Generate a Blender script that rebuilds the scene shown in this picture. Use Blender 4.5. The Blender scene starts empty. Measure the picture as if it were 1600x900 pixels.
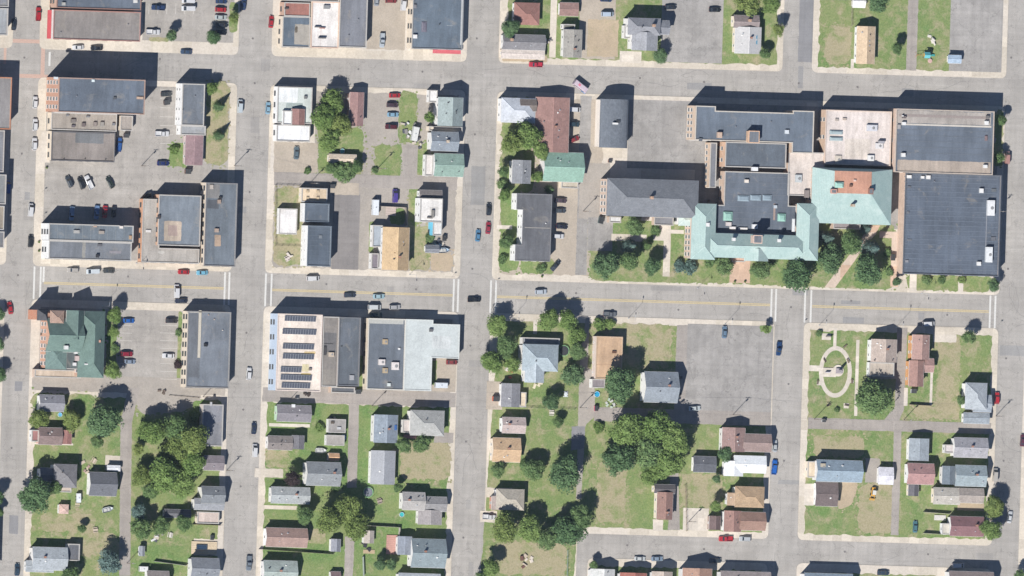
import bpy, math, random
from mathutils import Vector, Matrix
random.seed(7)
S = bpy.context.scene
COL = S.collection
# ------------------------------------------------------------------ camera, sky, sun, exposure
TH = math.radians(19.8)      # off-nadir view: west walls are seen
RO = math.radians(1.74)      # the street grid is turned a little against the picture
M = 0.25                     # metres per photograph pixel across the view
ct, st = math.cos(TH), math.sin(TH)
r0, u0 = Vector((ct, 0, st)), Vector((0, 1, 0))
fw = Vector((st, 0, -ct))
ri = r0*math.cos(RO) + u0*math.sin(RO)
up = u0*math.cos(RO) - r0*math.sin(RO)
cam = bpy.data.cameras.new('camera')
cam.type = 'ORTHO'; cam.ortho_scale = 1600*M; cam.clip_start = 1; cam.clip_end = 3000
camo = bpy.data.objects.new('camera', cam); COL.objects.link(camo)
loc = -fw*600
camo.matrix_world = Matrix(((ri.x, up.x, -fw.x, loc.x), (ri.y, up.y, -fw.y, loc.y), (ri.z, up.z, -fw.z, loc.z), (0, 0, 0, 1)))
S.camera = camo
SUN_EL = math.radians(44); SUN_AZ = math.radians(222.5)     # clockwise from north
to_sun = Vector((math.sin(SUN_AZ)*math.cos(SUN_EL), math.cos(SUN_AZ)*math.cos(SUN_EL), math.sin(SUN_EL)))
w = bpy.data.worlds.new('World'); S.world = w; w.use_nodes = True
nt = w.node_tree; nt.nodes.clear()
sky = nt.nodes.new('ShaderNodeTexSky'); sky.sky_type = 'NISHITA'; sky.sun_disc = False
sky.sun_elevation = SUN_EL; sky.sun_rotation = SUN_AZ; sky.air_density = 0.6; sky.dust_density = 0.1; sky.ozone_density = 4.0
bg = nt.nodes.new('ShaderNodeBackground'); bg.inputs[1].default_value = 0.072
ow = nt.nodes.new('ShaderNodeOutputWorld')
nt.links.new(sky.outputs[0], bg.inputs[0]); nt.links.new(bg.outputs[0], ow.inputs[0])
sl = bpy.data.lights.new('sun', 'SUN'); sl.energy = 4.8; sl.angle = math.radians(0.5); sl.color = (1.0, 0.97, 0.93)
so = bpy.data.objects.new('sun', sl); COL.objects.link(so)
so.rotation_euler = (-to_sun).to_track_quat('-Z', 'Y').to_euler(); so.location = (0, 0, 200)
S.cycles.max_bounces = 4; S.cycles.diffuse_bounces = 2; S.cycles.glossy_bounces = 2; S.cycles.volume_bounces = 0
S.view_settings.view_transform = 'Standard'; S.view_settings.look = 'None'
S.view_settings.exposure = 0.96; S.view_settings.gamma = 1; S.view_settings.use_curve_mapping = False

# ------------------------------------------------------------------ helpers
def P(px, py, z=0.0):
    """ground-plan position of a point seen at photograph pixel (px,py) whose height is z"""
    sx, sy = (px-800)*M, (450-py)*M
    a = sx*math.cos(RO) - sy*math.sin(RO); b = sx*math.sin(RO) + sy*math.cos(RO)
    return Vector(((a - z*st)/ct, b, z))
KX = M/ct; KY = M
def G(u, v):                      # street-grid coordinates: u along y=450, v along x=800
    return P(u, 450).x, P(800, v).y
def lin(c):
    c = c/255
    return c/12.92 if c <= .04045 else ((c+.055)/1.055)**2.4
def C(rgb, k=1.0, gain=1.85):
    return tuple(min(.82, lin(c)*k/gain) for c in rgb)
def tag(o, label=None, cat=None, group=None, kind=None):
    if label: o['label'] = label
    if cat: o['category'] = cat
    if group: o['group'] = group
    if kind: o['kind'] = kind
    return o
def empty(name, loc, rz=0):
    o = bpy.data.objects.new(name, None); COL.objects.link(o); o.location = loc; o.rotation_euler = (0, 0, rz)
    o.empty_display_size = .2
    return o
class MB:
    def __init__(s): s.v = []; s.f = []; s.m = []
    def face(s, pts, mi=0):
        n = len(s.v); s.v += [tuple(p) for p in pts]; s.f.append(tuple(range(n, n+len(pts)))); s.m.append(mi)
    def add(s, v, f, mi=0):
        n = len(s.v); s.v += [tuple(p) for p in v]; s.f += [tuple(i+n for i in q) for q in f]; s.m += [mi]*len(f)
    def box(s, x0, x1, y0, y1, z0, z1, mi=0, tp=0, rz=0, c=None):
        v = [(x0, y0, z0), (x1, y0, z0), (x1, y1, z0), (x0, y1, z0), (x0+tp, y0+tp, z1), (x1-tp, y0+tp, z1), (x1-tp, y1-tp, z1), (x0+tp, y1-tp, z1)]
        if rz:
            cx, cy = c or ((x0+x1)/2, (y0+y1)/2); q, r = math.cos(rz), math.sin(rz)
            v = [(cx+(x-cx)*q-(y-cy)*r, cy+(x-cx)*r+(y-cy)*q, z) for x, y, z in v]
        s.add(v, [(3, 2, 1, 0), (4, 5, 6, 7), (0, 1, 5, 4), (1, 2, 6, 5), (2, 3, 7, 6), (3, 0, 4, 7)], mi)
        return s
    def prism(s, poly, z0, z1, mi=0, bottom=True):
        n = len(poly)
        v = [(x, y, z0) for x, y in poly] + [(x, y, z1) for x, y in poly]
        f = [tuple(range(n, 2*n))] + [(i, (i+1) % n, n+(i+1) % n, n+i) for i in range(n)]
        if bottom: f.append(tuple(reversed(range(n))))
        s.add(v, f, mi); return s
    def extr(s, prof, a0, a1, axis, mi=0):
        """profile (t,z) extruded along axis x or y"""
        n = len(prof)
        mk = (lambda a, t, z: (a, t, z)) if axis == 'x' else (lambda a, t, z: (t, a, z))
        v = [mk(a0, t, z) for t, z in prof] + [mk(a1, t, z) for t, z in prof]
        f = [(i, (i+1) % n, n+(i+1) % n, n+i) for i in range(n)] + [tuple(reversed(range(n))), tuple(range(n, 2*n))]
        s.add(v, f, mi); return s
    def cyl(s, x, y, z0, z1, ra, rb=None, n=10, mi=0):
        rb = ra if rb is None else rb
        v = [(x+ra*math.cos(6.2832*i/n), y+ra*math.sin(6.2832*i/n), z0) for i in range(n)] + [(x+rb*math.cos(6.2832*i/n), y+rb*math.sin(6.2832*i/n), z1) for i in range(n)]
        s.add(v, [(i, (i+1) % n, n+(i+1) % n, n+i) for i in range(n)] + [tuple(reversed(range(n))), tuple(range(n, 2*n))], mi); return s
    def tube(s, a, b, ra, rb=None, n=6, mi=0):
        rb = ra if rb is None else rb
        a, b = Vector(a), Vector(b); d = (b-a).normalized(); q = d.orthogonal().normalized(); e = d.cross(q)
        v = [a+(q*math.cos(6.2832*i/n)+e*math.sin(6.2832*i/n))*ra for i in range(n)] + [b+(q*math.cos(6.2832*i/n)+e*math.sin(6.2832*i/n))*rb for i in range(n)]
        s.add(v, [(i, (i+1) % n, n+(i+1) % n, n+i) for i in range(n)] + [tuple(reversed(range(n))), tuple(range(n, 2*n))], mi); return s
    def mesh(s, name, mats, fix=True):
        me = bpy.data.meshes.new(name); me.from_pydata(s.v, [], s.f)
        for m in (mats if isinstance(mats, (list, tuple)) else [mats]): me.materials.append(m)
        if any(s.m): me.polygons.foreach_set('material_index', s.m)
        if fix:
            import bmesh
            bm = bmesh.new(); bm.from_mesh(me); bmesh.ops.recalc_face_normals(bm, faces=bm.faces); bm.to_mesh(me); bm.free()
        me.update(); return me
    def build(s, name, mats, parent=None, fix=True):
        o = bpy.data.objects.new(name, s.mesh(name, mats, fix)); COL.objects.link(o)
        if parent: o.parent = parent
        return o
def inst(name, me, parent, loc=(0, 0, 0), rz=0, sc=(1, 1, 1)):
    o = bpy.data.objects.new(name, me); COL.objects.link(o); o.parent = parent
    o.location = loc; o.rotation_euler = (0, 0, rz); o.scale = sc
    return o
def copy_tree(o, parent=None):
    c = o.copy(); COL.objects.link(c); c.parent = parent
    for ch in o.children: copy_tree(ch, c)
    return c

# ------------------------------------------------------------------ materials
_mats = {}
def nodes(name):
    m = bpy.data.materials.new(name); m.use_nodes = True; t = m.node_tree; t.nodes.clear()
    o = t.nodes.new('ShaderNodeOutputMaterial'); b = t.nodes.new('ShaderNodeBsdfPrincipled'); t.links.new(b.outputs[0], o.inputs[0])
    return m, t, b
def N(t, typ, **kw):
    n = t.nodes.new(typ)
    for k, v in kw.items():
        if k.startswith('i_'):
            k = k[2:]; n.inputs[int(k) if k.isdigit() else k.replace('_', ' ')].default_value = v
        else: setattr(n, k, v)
    return n
def noise(t, pos, scale, detail=3, rough=.6, dist=0):
    n = N(t, 'ShaderNodeTexNoise', i_Scale=scale, i_Detail=detail, i_Roughness=rough, i_Distortion=dist); t.links.new(pos, n.inputs['Vector']); return n.outputs['Fac']
def ramp(t, fac, stops):
    r = N(t, 'ShaderNodeValToRGB'); e = r.color_ramp.elements
    while len(e) < len(stops): e.new(.5)
    for el, (p, c) in zip(e, stops): el.position = p; el.color = (*c, 1) if len(c) == 3 else c
    t.links.new(fac, r.inputs[0]); return r.outputs[0]
def mix(t, fac, a, b, mode='MIX'):
    n = N(t, 'ShaderNodeMix', data_type='RGBA', blend_type=mode)
    for s_, i in ((fac, 0), (a, 6), (b, 7)):
        if hasattr(s_, 'links'): t.links.new(s_, n.inputs[i])
        else: n.inputs[i].default_value = s_ if i == 0 else (*s_, 1)
    return n.outputs[2]
def mapv(t, pos, sc):
    n = N(t, 'ShaderNodeMapping'); n.inputs['Scale'].default_value = sc; t.links.new(pos, n.inputs[0]); return n.outputs[0]
def gr(a): return (a, a, a)
def surf(kind, rgb, k=1.0):
    """a weathered surface whose sunlit look is about rgb; position-based grain, blotches and streaks"""
    key = (kind, rgb, k)
    if key in _mats: return _mats[key]
    m, t, b = nodes('%s_%02x%02x%02x' % ((kind,)+tuple(rgb)))
    pos = N(t, 'ShaderNodeNewGeometry').outputs['Position']
    col = C(rgb, k)
    b.inputs['Roughness'].default_value = .85; b.inputs['Specular IOR Level'].default_value = .25
    big = noise(t, pos, .09, 4, .6); fine = noise(t, pos, 1.7, 3, .7)
    c = mix(t, 1, col, ramp(t, fine, [(.3, gr(.86)), (.7, gr(1.12))]), 'MULTIPLY')
    if kind == 'membrane':
        v = mapv(t, pos, (.55, .08, .3)); sv = noise(t, v, 1.0, 4, .65, .4)
        c = mix(t, 1, c, ramp(t, sv, [(.3, gr(.83)), (.7, gr(1.13))]), 'MULTIPLY')
        c = mix(t, 1, c, ramp(t, big, [(.32, gr(.8)), (.68, gr(1.15))]), 'MULTIPLY')
        p = ramp(t, noise(t, pos, .16, 5, .7, .8), [(.58, gr(0)), (.72, gr(.4))])
        c = mix(t, p, c, C((176, 166, 150), k))
    elif kind == 'shingle':
        v = mapv(t, pos, (.9, .9, 6.0)); sv = noise(t, v, 1.2, 3, .6)
        c = mix(t, 1, c, ramp(t, sv, [(.3, gr(.84)), (.7, gr(1.14))]), 'MULTIPLY')
        c = mix(t, 1, c, ramp(t, noise(t, pos, .35, 4, .7), [(.3, gr(.85)), (.7, gr(1.12))]), 'MULTIPLY')
    elif kind == 'copper':
        c = mix(t, ramp(t, noise(t, pos, .3, 5, .7), [(.35, gr(0)), (.7, gr(.65))]), c, C((158, 184, 180), k))
        c = mix(t, ramp(t, noise(t, mapv(t, pos, (1.6, .25, 1)), .9, 5, .7), [(.55, gr(0)), (.75, gr(.5))]), c, C((128, 152, 146), k))
        c = mix(t, ramp(t, noise(t, pos, .12, 4, .7), [(.55, gr(0)), (.72, gr(.45))]), c, C((206, 220, 214), k))
        wv = N(t, 'ShaderNodeTexWave', i_Scale=.55, i_Distortion=.0); t.links.new(pos, wv.inputs[0])
        c = mix(t, 1, c, ramp(t, wv.outputs['Fac'], [(.0, gr(.82)), (.12, gr(1.02))]), 'MULTIPLY')
        b.inputs['Roughness'].default_value = .6
    elif kind == 'metal':
        wv = N(t, 'ShaderNodeTexWave', i_Scale=.8); t.links.new(pos, wv.inputs[0])
        c = mix(t, 1, c, ramp(t, wv.outputs['Fac'], [(.0, gr(.8)), (.15, gr(1.03))]), 'MULTIPLY')
        c = mix(t, 1, c, ramp(t, big, [(.3, gr(.9)), (.7, gr(1.06))]), 'MULTIPLY')
        b.inputs['Roughness'].default_value = .5
    elif kind == 'brick':
        br = N(t, 'ShaderNodeTexBrick', i_Scale=3.2); br.inputs['Color1'].default_value = (*C(rgb, k*1.06), 1); br.inputs['Color2'].default_value = (*C(rgb, k*.82), 1)
        br.inputs['Mortar'].default_value = (*C((205, 190, 170), k), 1); br.inputs['Mortar Size'].default_value = .012
        sw = N(t, 'ShaderNodeSeparateXYZ'); t.links.new(pos, sw.inputs[0]); ad = N(t, 'ShaderNodeMath', operation='ADD'); t.links.new(sw.outputs[0], ad.inputs[0]); t.links.new(sw.outputs[1], ad.inputs[1])
        cb = N(t, 'ShaderNodeCombineXYZ'); t.links.new(ad.outputs[0], cb.inputs[0]); t.links.new(sw.outputs[2], cb.inputs[1]); t.links.new(cb.outputs[0], br.inputs[0])
        c = mix(t, 1, br.outputs[0], ramp(t, noise(t, pos, .5, 4, .7), [(.3, gr(.84)), (.7, gr(1.12))]), 'MULTIPLY')
    elif kind == 'siding':
        v = mapv(t, pos, (.3, .3, 1.2)); c = mix(t, 1, c, ramp(t, noise(t, v, .8, 3), [(.3, gr(.9)), (.7, gr(1.06))]), 'MULTIPLY')
    elif kind == 'paint':
        b.inputs['Roughness'].default_value = .5
    t.links.new(c, b.inputs['Base Color'])
    _mats[key] = m; return m
def carpaint(rgb):
    key = ('car', rgb)
    if key in _mats: return _mats[key]
    m, t, b = nodes('car_paint_%02x%02x%02x' % rgb)
    b.inputs['Base Color'].default_value = (*C(rgb, .9), 1); b.inputs['Metallic'].default_value = .15; b.inputs['Roughness'].default_value = .32
    b.inputs['Coat Weight'].default_value = .4; b.inputs['Coat Roughness'].default_value = .12
    _mats[key] = m; return m
def plain(name, col, rough=.6, metal=0, **kw):
    if name in _mats: return _mats[name]
    m, t, b = nodes(name); b.inputs['Base Color'].default_value = (*col, 1); b.inputs['Roughness'].default_value = rough; b.inputs['Metallic'].default_value = metal
    _mats[name] = m; return m
GLASS = plain('dark_glass', (.02, .025, .03), .12); WGLASS = plain('window_glass', (.035, .045, .055), .15)
RUBBER = plain('rubber', (.02, .02, .02), .9); STEEL = plain('galvanised_steel', (.4, .41, .42), .45, .6)
FRAMEW = plain('window_frame_white', (.5, .49, .47), .6); WOODP = plain('pole_wood', (.12, .09, .065), .9); DARKM = plain('dark_metal', (.05, .05, .055), .5, .3)
TRUNK = plain('bark', (.09, .065, .045), .95); LENS = plain('lamp_lens', (.55, .55, .5), .3); REDL = plain('tail_lamp_red', (.3, .01, .01), .3)

def asphalt(name, rgb, crack=.5, mott=.5):
    if name in _mats: return _mats[name]
    m, t, b = nodes(name); pos = N(t, 'ShaderNodeNewGeometry').outputs['Position']
    col = C(rgb); b.inputs['Roughness'].default_value = .9; b.inputs['Specular IOR Level'].default_value = .2
    c = mix(t, 1, col, ramp(t, noise(t, pos, 2.2, 4, .75), [(.3, gr(.88)), (.7, gr(1.1))]), 'MULTIPLY')
    c = mix(t, 1, c, ramp(t, noise(t, pos, .05, 5, .65), [(.3, gr(.86)), (.7, gr(1.1))]), 'MULTIPLY')
    c = mix(t, 1, c, ramp(t, noise(t, pos, .17, 6, .72, .5), [(.3, gr(1-.11*mott)), (.5, gr(1)), (.72, gr(1+.1*mott))]), 'MULTIPLY')
    for sc in ((.02, .5, 1), (.5, .02, 1)):
        c = mix(t, 1, c, ramp(t, noise(t, mapv(t, pos, sc), 1.2, 5, .65), [(.28, gr(.9)), (.72, gr(1.07))]), 'MULTIPLY')
    vo = N(t, 'ShaderNodeTexVoronoi', feature='DISTANCE_TO_EDGE', i_Scale=.11); 
    ds = N(t, 'ShaderNodeMix', data_type='VECTOR'); ds.inputs[0].default_value = .22
    nn = N(t, 'ShaderNodeTexNoise', i_Scale=.25, i_Detail=4); t.links.new(pos, nn.inputs['Vector'])
    sc2 = N(t, 'ShaderNodeVectorMath', operation='SCALE'); sc2.inputs['Scale'].default_value = 9; t.links.new(nn.outputs['Color'], sc2.inputs[0])
    av = N(t, 'ShaderNodeVectorMath', operation='ADD'); t.links.new(pos, av.inputs[0]); t.links.new(sc2.outputs[0], av.inputs[1]); t.links.new(av.outputs[0], vo.inputs['Vector'])
    line = ramp(t, vo.outputs['Distance'], [(.0, gr(1-.3*crack)), (.016, gr(1))])
    c = mix(t, 1, c, line, 'MULTIPLY')
    vc = N(t, 'ShaderNodeTexVoronoi', i_Scale=.16); t.links.new(av.outputs[0], vc.inputs['Vector']); c = mix(t, 1, c, ramp(t, vc.outputs['Color'], [(0, gr(1-.06*mott)), (1, gr(1+.05*mott))]), 'MULTIPLY')
    st_ = ramp(t, noise(t, pos, .35, 5, .75), [(.6, gr(1)), (.76, gr(.82))])
    c = mix(t, 1, c, st_, 'MULTIPLY')
    t.links.new(c, b.inputs['Base Color']); _mats[name] = m; return m
def concrete(name, rgb, cell=4.0):
    if name in _mats: return _mats[name]
    m, t, b = nodes(name); pos = N(t, 'ShaderNodeNewGeometry').outputs['Position']
    b.inputs['Roughness'].default_value = .9; b.inputs['Specular IOR Level'].default_value = .2
    sn = N(t, 'ShaderNodeVectorMath', operation='SNAP'); sn.inputs[1].default_value = (cell, cell, 50); t.links.new(pos, sn.inputs[0])
    wn = N(t, 'ShaderNodeTexWhiteNoise', noise_dimensions='3D'); t.links.new(sn.outputs[0], wn.inputs[0])
    c = mix(t, 1, C(rgb), ramp(t, wn.outputs[0], [(0, gr(.9)), (.7, gr(1.0)), (1, gr(1.14))]), 'MULTIPLY')
    sn2 = N(t, 'ShaderNodeVectorMath', operation='SNAP'); sn2.inputs[1].default_value = (17, 13, 50); t.links.new(pos, sn2.inputs[0])
    wn2 = N(t, 'ShaderNodeTexWhiteNoise', noise_dimensions='3D'); t.links.new(sn2.outputs[0], wn2.inputs[0])
    c = mix(t, ramp(t, wn2.outputs[0], [(.6, gr(0)), (.62, gr(.45))]), c, C((226, 216, 204)))
    c = mix(t, 1, c, ramp(t, noise(t, pos, 1.1, 4, .7), [(.3, gr(.87)), (.7, gr(1.1))]), 'MULTIPLY')
    c = mix(t, ramp(t, noise(t, pos, .22, 5, .7), [(.55, gr(0)), (.75, gr(.45))]), c, C((186, 172, 156)))
    t.links.new(c, b.inputs['Base Color']); _mats[name] = m; return m
def lawn(name, dry):
    if name in _mats: return _mats[name]
    m, t, b = nodes(name); pos = N(t, 'ShaderNodeNewGeometry').outputs['Position']
    b.inputs['Roughness'].default_value = 1; b.inputs['Specular IOR Level'].default_value = .1
    f = noise(t, pos, 1.6, 5, .75)
    g = ramp(t, f, [(.25, C((82, 112, 62))), (.5, C((114, 144, 84))), (.75, C((142, 166, 108)))])
    d = ramp(t, f, [(.25, C((154, 148, 114))), (.5, C((180, 168, 138))), (.8, C((198, 184, 158)))])
    yel = ramp(t, f, [(.25, C((118, 134, 82))), (.5, C((143, 154, 102))), (.8, C((166, 170, 122)))])
    n1 = noise(t, pos, .07, 5, .7, .6); n2 = noise(t, pos, .19, 5, .72, .3)
    c = mix(t, ramp(t, n1, [(.36-dry*.2, gr(0)), (.62-dry*.22, gr(.9))]), g, yel)
    c = mix(t, ramp(t, n2, [(.55-dry*.26, gr(0)), (.74-dry*.28, gr(.9))]), c, d)
    dk = ramp(t, noise(t, pos, .3, 4, .7), [(.6, gr(1)), (.75, gr(.74))])
    c = mix(t, 1, c, dk, 'MULTIPLY')
    bp = N(t, 'ShaderNodeBump', i_Strength=.5, i_Distance=.25); t.links.new(f, bp.inputs['Height']); t.links.new(bp.outputs[0], b.inputs['Normal'])
    t.links.new(c, b.inputs['Base Color']); _mats[name] = m; return m
def dirt(name, rgb, green=.3):
    if name in _mats: return _mats[name]
    m, t, b = nodes(name); pos = N(t, 'ShaderNodeNewGeometry').outputs['Position']; b.inputs['Roughness'].default_value = 1; b.inputs['Specular IOR Level'].default_value = .1
    c = mix(t, 1, C(rgb), ramp(t, noise(t, pos, 1.5, 5, .75), [(.28, gr(.84)), (.72, gr(1.13))]), 'MULTIPLY')
    c = mix(t, 1, c, ramp(t, noise(t, pos, .12, 5, .7), [(.3, gr(.87)), (.7, gr(1.1))]), 'MULTIPLY')
    c = mix(t, ramp(t, noise(t, pos, .2, 5, .75, .4), [(.66-green*.3, gr(0)), (.8-green*.2, gr(green))]), c, C((134, 148, 92)))
    t.links.new(c, b.inputs['Base Color']); _mats[name] = m; return m
ROAD = asphalt('road_asphalt', (182, 177, 170), .9, .6)
LOT = asphalt('lot_asphalt', (182, 176, 168), .8, .9); DARKLOT = asphalt('dark_lot_asphalt', (150, 145, 142), .4); GREYLOT = asphalt('worn_lot_asphalt', (172, 168, 163), 1.0, 1.4)
PATCH = asphalt('patch_asphalt', (163, 161, 158), .2); PATCHD = asphalt('dark_patch_asphalt', (152, 151, 152), .3)
ALLEY = asphalt('alley_asphalt', (176, 168, 160), .6)
WALK = concrete('pavement_concrete', (219, 208, 191)); PALE = concrete('pale_concrete', (222, 212, 198), 2.5); PINKC = concrete('pink_paving', (216, 186, 162), 2.0)
LAWN = lawn('lawn_mid', .25); LAWNG = lawn('lawn_green', 0.0); LAWND = lawn('lawn_dry', .75); LAWNX = lawn('lawn_very_dry', .95)
GRAVEL = dirt('gravel', (192, 180, 164), .15); DIRT = dirt('bare_earth', (196, 178, 152), .4); GREYG = dirt('grey_gravel', (180, 172, 162), .12)
MARKW = surf('paint', (226, 224, 218)); MARKY = surf('paint', (212, 194, 152)); MARKR = surf('paint', (206, 176, 160))

# ------------------------------------------------------------------ ground, road, blocks
def struct(o): o['kind'] = 'structure'; return o
mb = MB(); mb.face([(-640, -640, -.3), (640, -640, -.3), (640, 640, -.3), (-640, 640, -.3)]); struct(mb.build('ground', LAWN))
mb = MB(); x0, y1 = G(-300, -300); x1, y0 = G(1900, 1200); mb.box(x0, x1, y0, y1, -.25, 0); struct(mb.build('road', ROAD))
SHEETS = []
def inside(p, poly):
    c = False; n = len(poly)
    for i in range(n):
        (x1, y1), (x2, y2) = poly[i], poly[(i+1) % n]
        if (y1 > p[1]) != (y2 > p[1]) and p[0] < (x2-x1)*(p[1]-y1)/(y2-y1)+x1: c = not c
    return c
def gz(X, Y):
    z = 0
    for poly, zz in SHEETS:
        if zz > z and inside((X, Y), poly): z = zz
    return z
def round_poly(poly, r, n=5):
    out = []
    for i, p in enumerate(poly):
        a = Vector(poly[i-1])-Vector(p); b = Vector(poly[(i+1) % len(poly)])-Vector(p); rr = min(r, a.length*.45, b.length*.45)
        a = Vector(p)+a.normalized()*rr; b = Vector(p)+b.normalized()*rr; p_ = Vector(p)
        for k in range(n+1):
            t = k/n; q = a*(1-t)**2+p_*2*t*(1-t)+b*t*t; out.append((q.x, q.y))
    return out
KERB = .13
def slab(u0, u1, v0, v1, poly=None):
    pts = [G(u, v) for u, v in (poly or [(u0, v1), (u1, v1), (u1, v0), (u0, v0)])]
    pts = round_poly(pts, 2.6)
    SHEETS.append((pts, KERB)); m = MB(); m.prism(pts, -.2, KERB); struct(m.build('pavement', WALK))
for a in [(-90, 8, -90, 99), (50, 361, -90, 99), (413, 718, -90, 99), (768, 1212, -90, 99), (1258, 1562, -90, 99), (1604, 1690, -90, 99),
          (-90, 8, 143, 438), (50, 361, 143, 438), (413, 718, 143, 438), (768, 1562, 143, 438), (1604, 1690, 143, 438),
          (-90, 8, 490, 980), (50, 361, 490, 980), (413, 718, 490, 980), (1258, 1562, 490, 830), (1604, 1690, 490, 980), (931, 1212, 868, 980), (1258, 1562, 866, 980)]: slab(*a)
slab(0, 0, 0, 0, [(768, 980), (912, 980), (914, 830), (1212, 830), (1212, 490), (768, 490)])
def wrect(x0, y0, x1, y1, z=0):
    c = P((x0+x1)/2, (y0+y1)/2, z); a, b = (x1-x0)*KX/2, (y1-y0)*KY/2
    return c.x-a, c.x+a, c.y-b, c.y+b
def wobble(poly, amp):
    pts = ragged(poly, 0.12, 1.1); ph = random.uniform(0, 9); out = []; n = len(pts); cx = sum(p[0] for p in pts)/n; cy = sum(p[1] for p in pts)/n
    for x, y in pts:
        s = math.sin(x*.9+ph)+math.sin(y*1.1+ph*2)+.7*math.sin((x-y)*2.1+ph)+.6*math.sin((x+y)*3.7-ph); k = -abs(amp)*.45*(s*.35+.55) if amp > .5 else amp*s*.4
        dx, dy = x-cx, y-cy; l = math.hypot(dx, dy) or 1; out.append((x+dx/l*k, y+dy/l*k))
    return out
def ragged(poly, amp, step=1.6):
    out = []
    for i, p in enumerate(poly):
        q = poly[(i+1) % len(poly)]; d = math.hypot(q[0]-p[0], q[1]-p[1]); n = max(1, int(d/step))
        for k in range(n):
            t = k/n; out.append((p[0]+(q[0]-p[0])*t+random.uniform(-amp, amp), p[1]+(q[1]-p[1])*t+random.uniform(-amp, amp)))
    return out
_sn = [0]
def lz(layer):
    _sn[0] += 1; return KERB + .022*layer + (_sn[0] % 20)*.001
def sheet(name, mat, r, layer=1, amp=None):
    """a ground sheet; r is a picture-plan rectangle (x0,y0,x1,y1) or a list of points"""
    z = lz(layer)
    if isinstance(r, tuple):
        a, b, c, d = wrect(*r); pts = [(a, c), (b, c), (b, d), (a, d)]
    else: pts = [tuple(P(x, y).xy) for x, y in r]
    if amp is None: amp = .3 if name in ('lawn', 'gravel_lot', 'bare_ground') else (.1 if name in ('driveway', 'alley') else 0)
    SHEETS.append((pts, z))
    soft = layer > 1 and (mat.name.startswith('lawn') or name == 'bare_ground')
    base = pts; m = MB()
    if soft:
        area = abs(sum(base[i-1][0]*base[i][1]-base[i][0]*base[i-1][1] for i in range(len(base))))/2
        pts = wobble(round_poly(base, min(4.0, .25*math.sqrt(area)), 4), 2.2 if area > 80 else .9)
        if area > 60:
            for k in range(len(base)):                  # loose tufts that break up the edge
                p, q = base[k], base[(k+1) % len(base)]; l = math.hypot(q[0]-p[0], q[1]-p[1])
                for j in range(int(l/.9)):
                    t = random.random(); s = random.gauss(0, .8); x, y = p[0]+(q[0]-p[0])*t-(q[1]-p[1])/l*s, p[1]+(q[1]-p[1])*t+(q[0]-p[0])/l*s; r = random.uniform(.15, .65); n_ = random.randint(5, 8); f = random.uniform(.4, 1)
                    if gz(x, y) < KERB+.02: continue
                    m.prism([(x+r*random.uniform(.7, 1.2)*math.cos(6.2832*i/n_), y+f*r*random.uniform(.7, 1.2)*math.sin(6.2832*i/n_)) for i in range(n_)], KERB-.02, z-.0005-random.uniform(0, .0004), bottom=False)
    elif amp: pts = wobble(pts, amp)
    m.prism(pts, KERB-.05, z, bottom=False)
    return struct(m.build(name, mat))
def gsheet(name, mat, u0, u1, v0, v1, layer=1, amp=None):
    pts = [G(u, v) for u, v in [(u0, v1), (u1, v1), (u1, v0), (u0, v0)]]; z = lz(layer); SHEETS.append((pts, z))
    if amp is None: amp = .45 if name in ('lawn', 'gravel_lot') else 0
    if amp: pts = ragged(pts, amp)
    m = MB(); m.prism(pts, KERB-.05, z, bottom=False); return struct(m.build(name, mat))
L, PK, AL, DR, PA, GV, BG = 'lawn', 'parking_lot', 'alley', 'driveway', 'path', 'gravel_lot', 'bare_ground'
# top row
sheet(PK, LOT, (224, -60, 366, 65)); sheet(L, LAWND, (232, 58, 264, 65), 2); sheet(L, LAWN, (358, 2, 372, 52), 2)
sheet(GV, GRAVEL, (575, -60, 642, 77)); sheet(PA, PALE, (634, -60, 643, 79), 2)
gsheet(L, LAWN, 781, 1202, -90, 89)
sheet(GV, GRAVEL, (905, -50, 962, 92), 2); sheet(GV, DIRT, (918, 30, 966, 88), 3); sheet(PK, GREYLOT, (1034, -60, 1130, 98), 2)
sheet(PA, PALE, (968, 80, 1002, 98), 2); sheet(BG, DIRT, (784, 86, 856, 97), 2); sheet(PA, WALK, (860, -60, 870, 90), 2)
gsheet(L, LAWN, 1268, 1477, -90, 90); sheet(AL, ALLEY, (1418, -60, 1434, 110), 2); gsheet(PK, GREYLOT, 1472, 1554, -90, 90, 2)
sheet(L, LAWND, (1286, 40, 1330, 102), 2); sheet(PA, PALE, (1329, 92, 1334, 108), 3)
# block with the brick corner building
gsheet(PK, LOT, 64, 350, 152, 425); sheet(L, LAWND, (321, 124, 359, 260), 2); sheet(L, LAWNG, (264, 222, 292, 262), 2)
sheet(PA, PALE, (64, 205, 78, 254), 2)
# block with the orange house
gsheet(GV, GREYG, 424, 708, 152, 428)
sheet(L, LAWN, (494, 196, 570, 277), 2); sheet(L, LAWN, (622, 142, 652, 226), 2); sheet(L, LAWN, (582, 224, 628, 278), 2); sheet(L, LAWN, (646, 222, 669, 278), 2)
sheet(PK, ALLEY, (629, 226, 652, 282), 3); sheet(AL, ALLEY, (428, 273, 714, 293), 4); sheet(L, LAWND, (427, 289, 474, 418), 2)
sheet(PK, DARKLOT, (519, 304, 561, 421), 3); sheet(L, LAWN, (576, 345, 584, 396), 2); sheet(L, LAWN, (638, 292, 652, 360), 2); sheet(L, LAWNG, (608, 325, 634, 352), 2)
sheet(L, LAWND, (637, 352, 674, 424), 2); sheet(BG, DIRT, (672, 394, 708, 424), 3); sheet(DR, GRAVEL, (487, 285, 560, 304), 5)
sheet(DR, PALE, (424, 140, 492, 268), 2, 0) ; sheet(GV, GRAVEL, (428, 222, 496, 270), 3)
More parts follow.
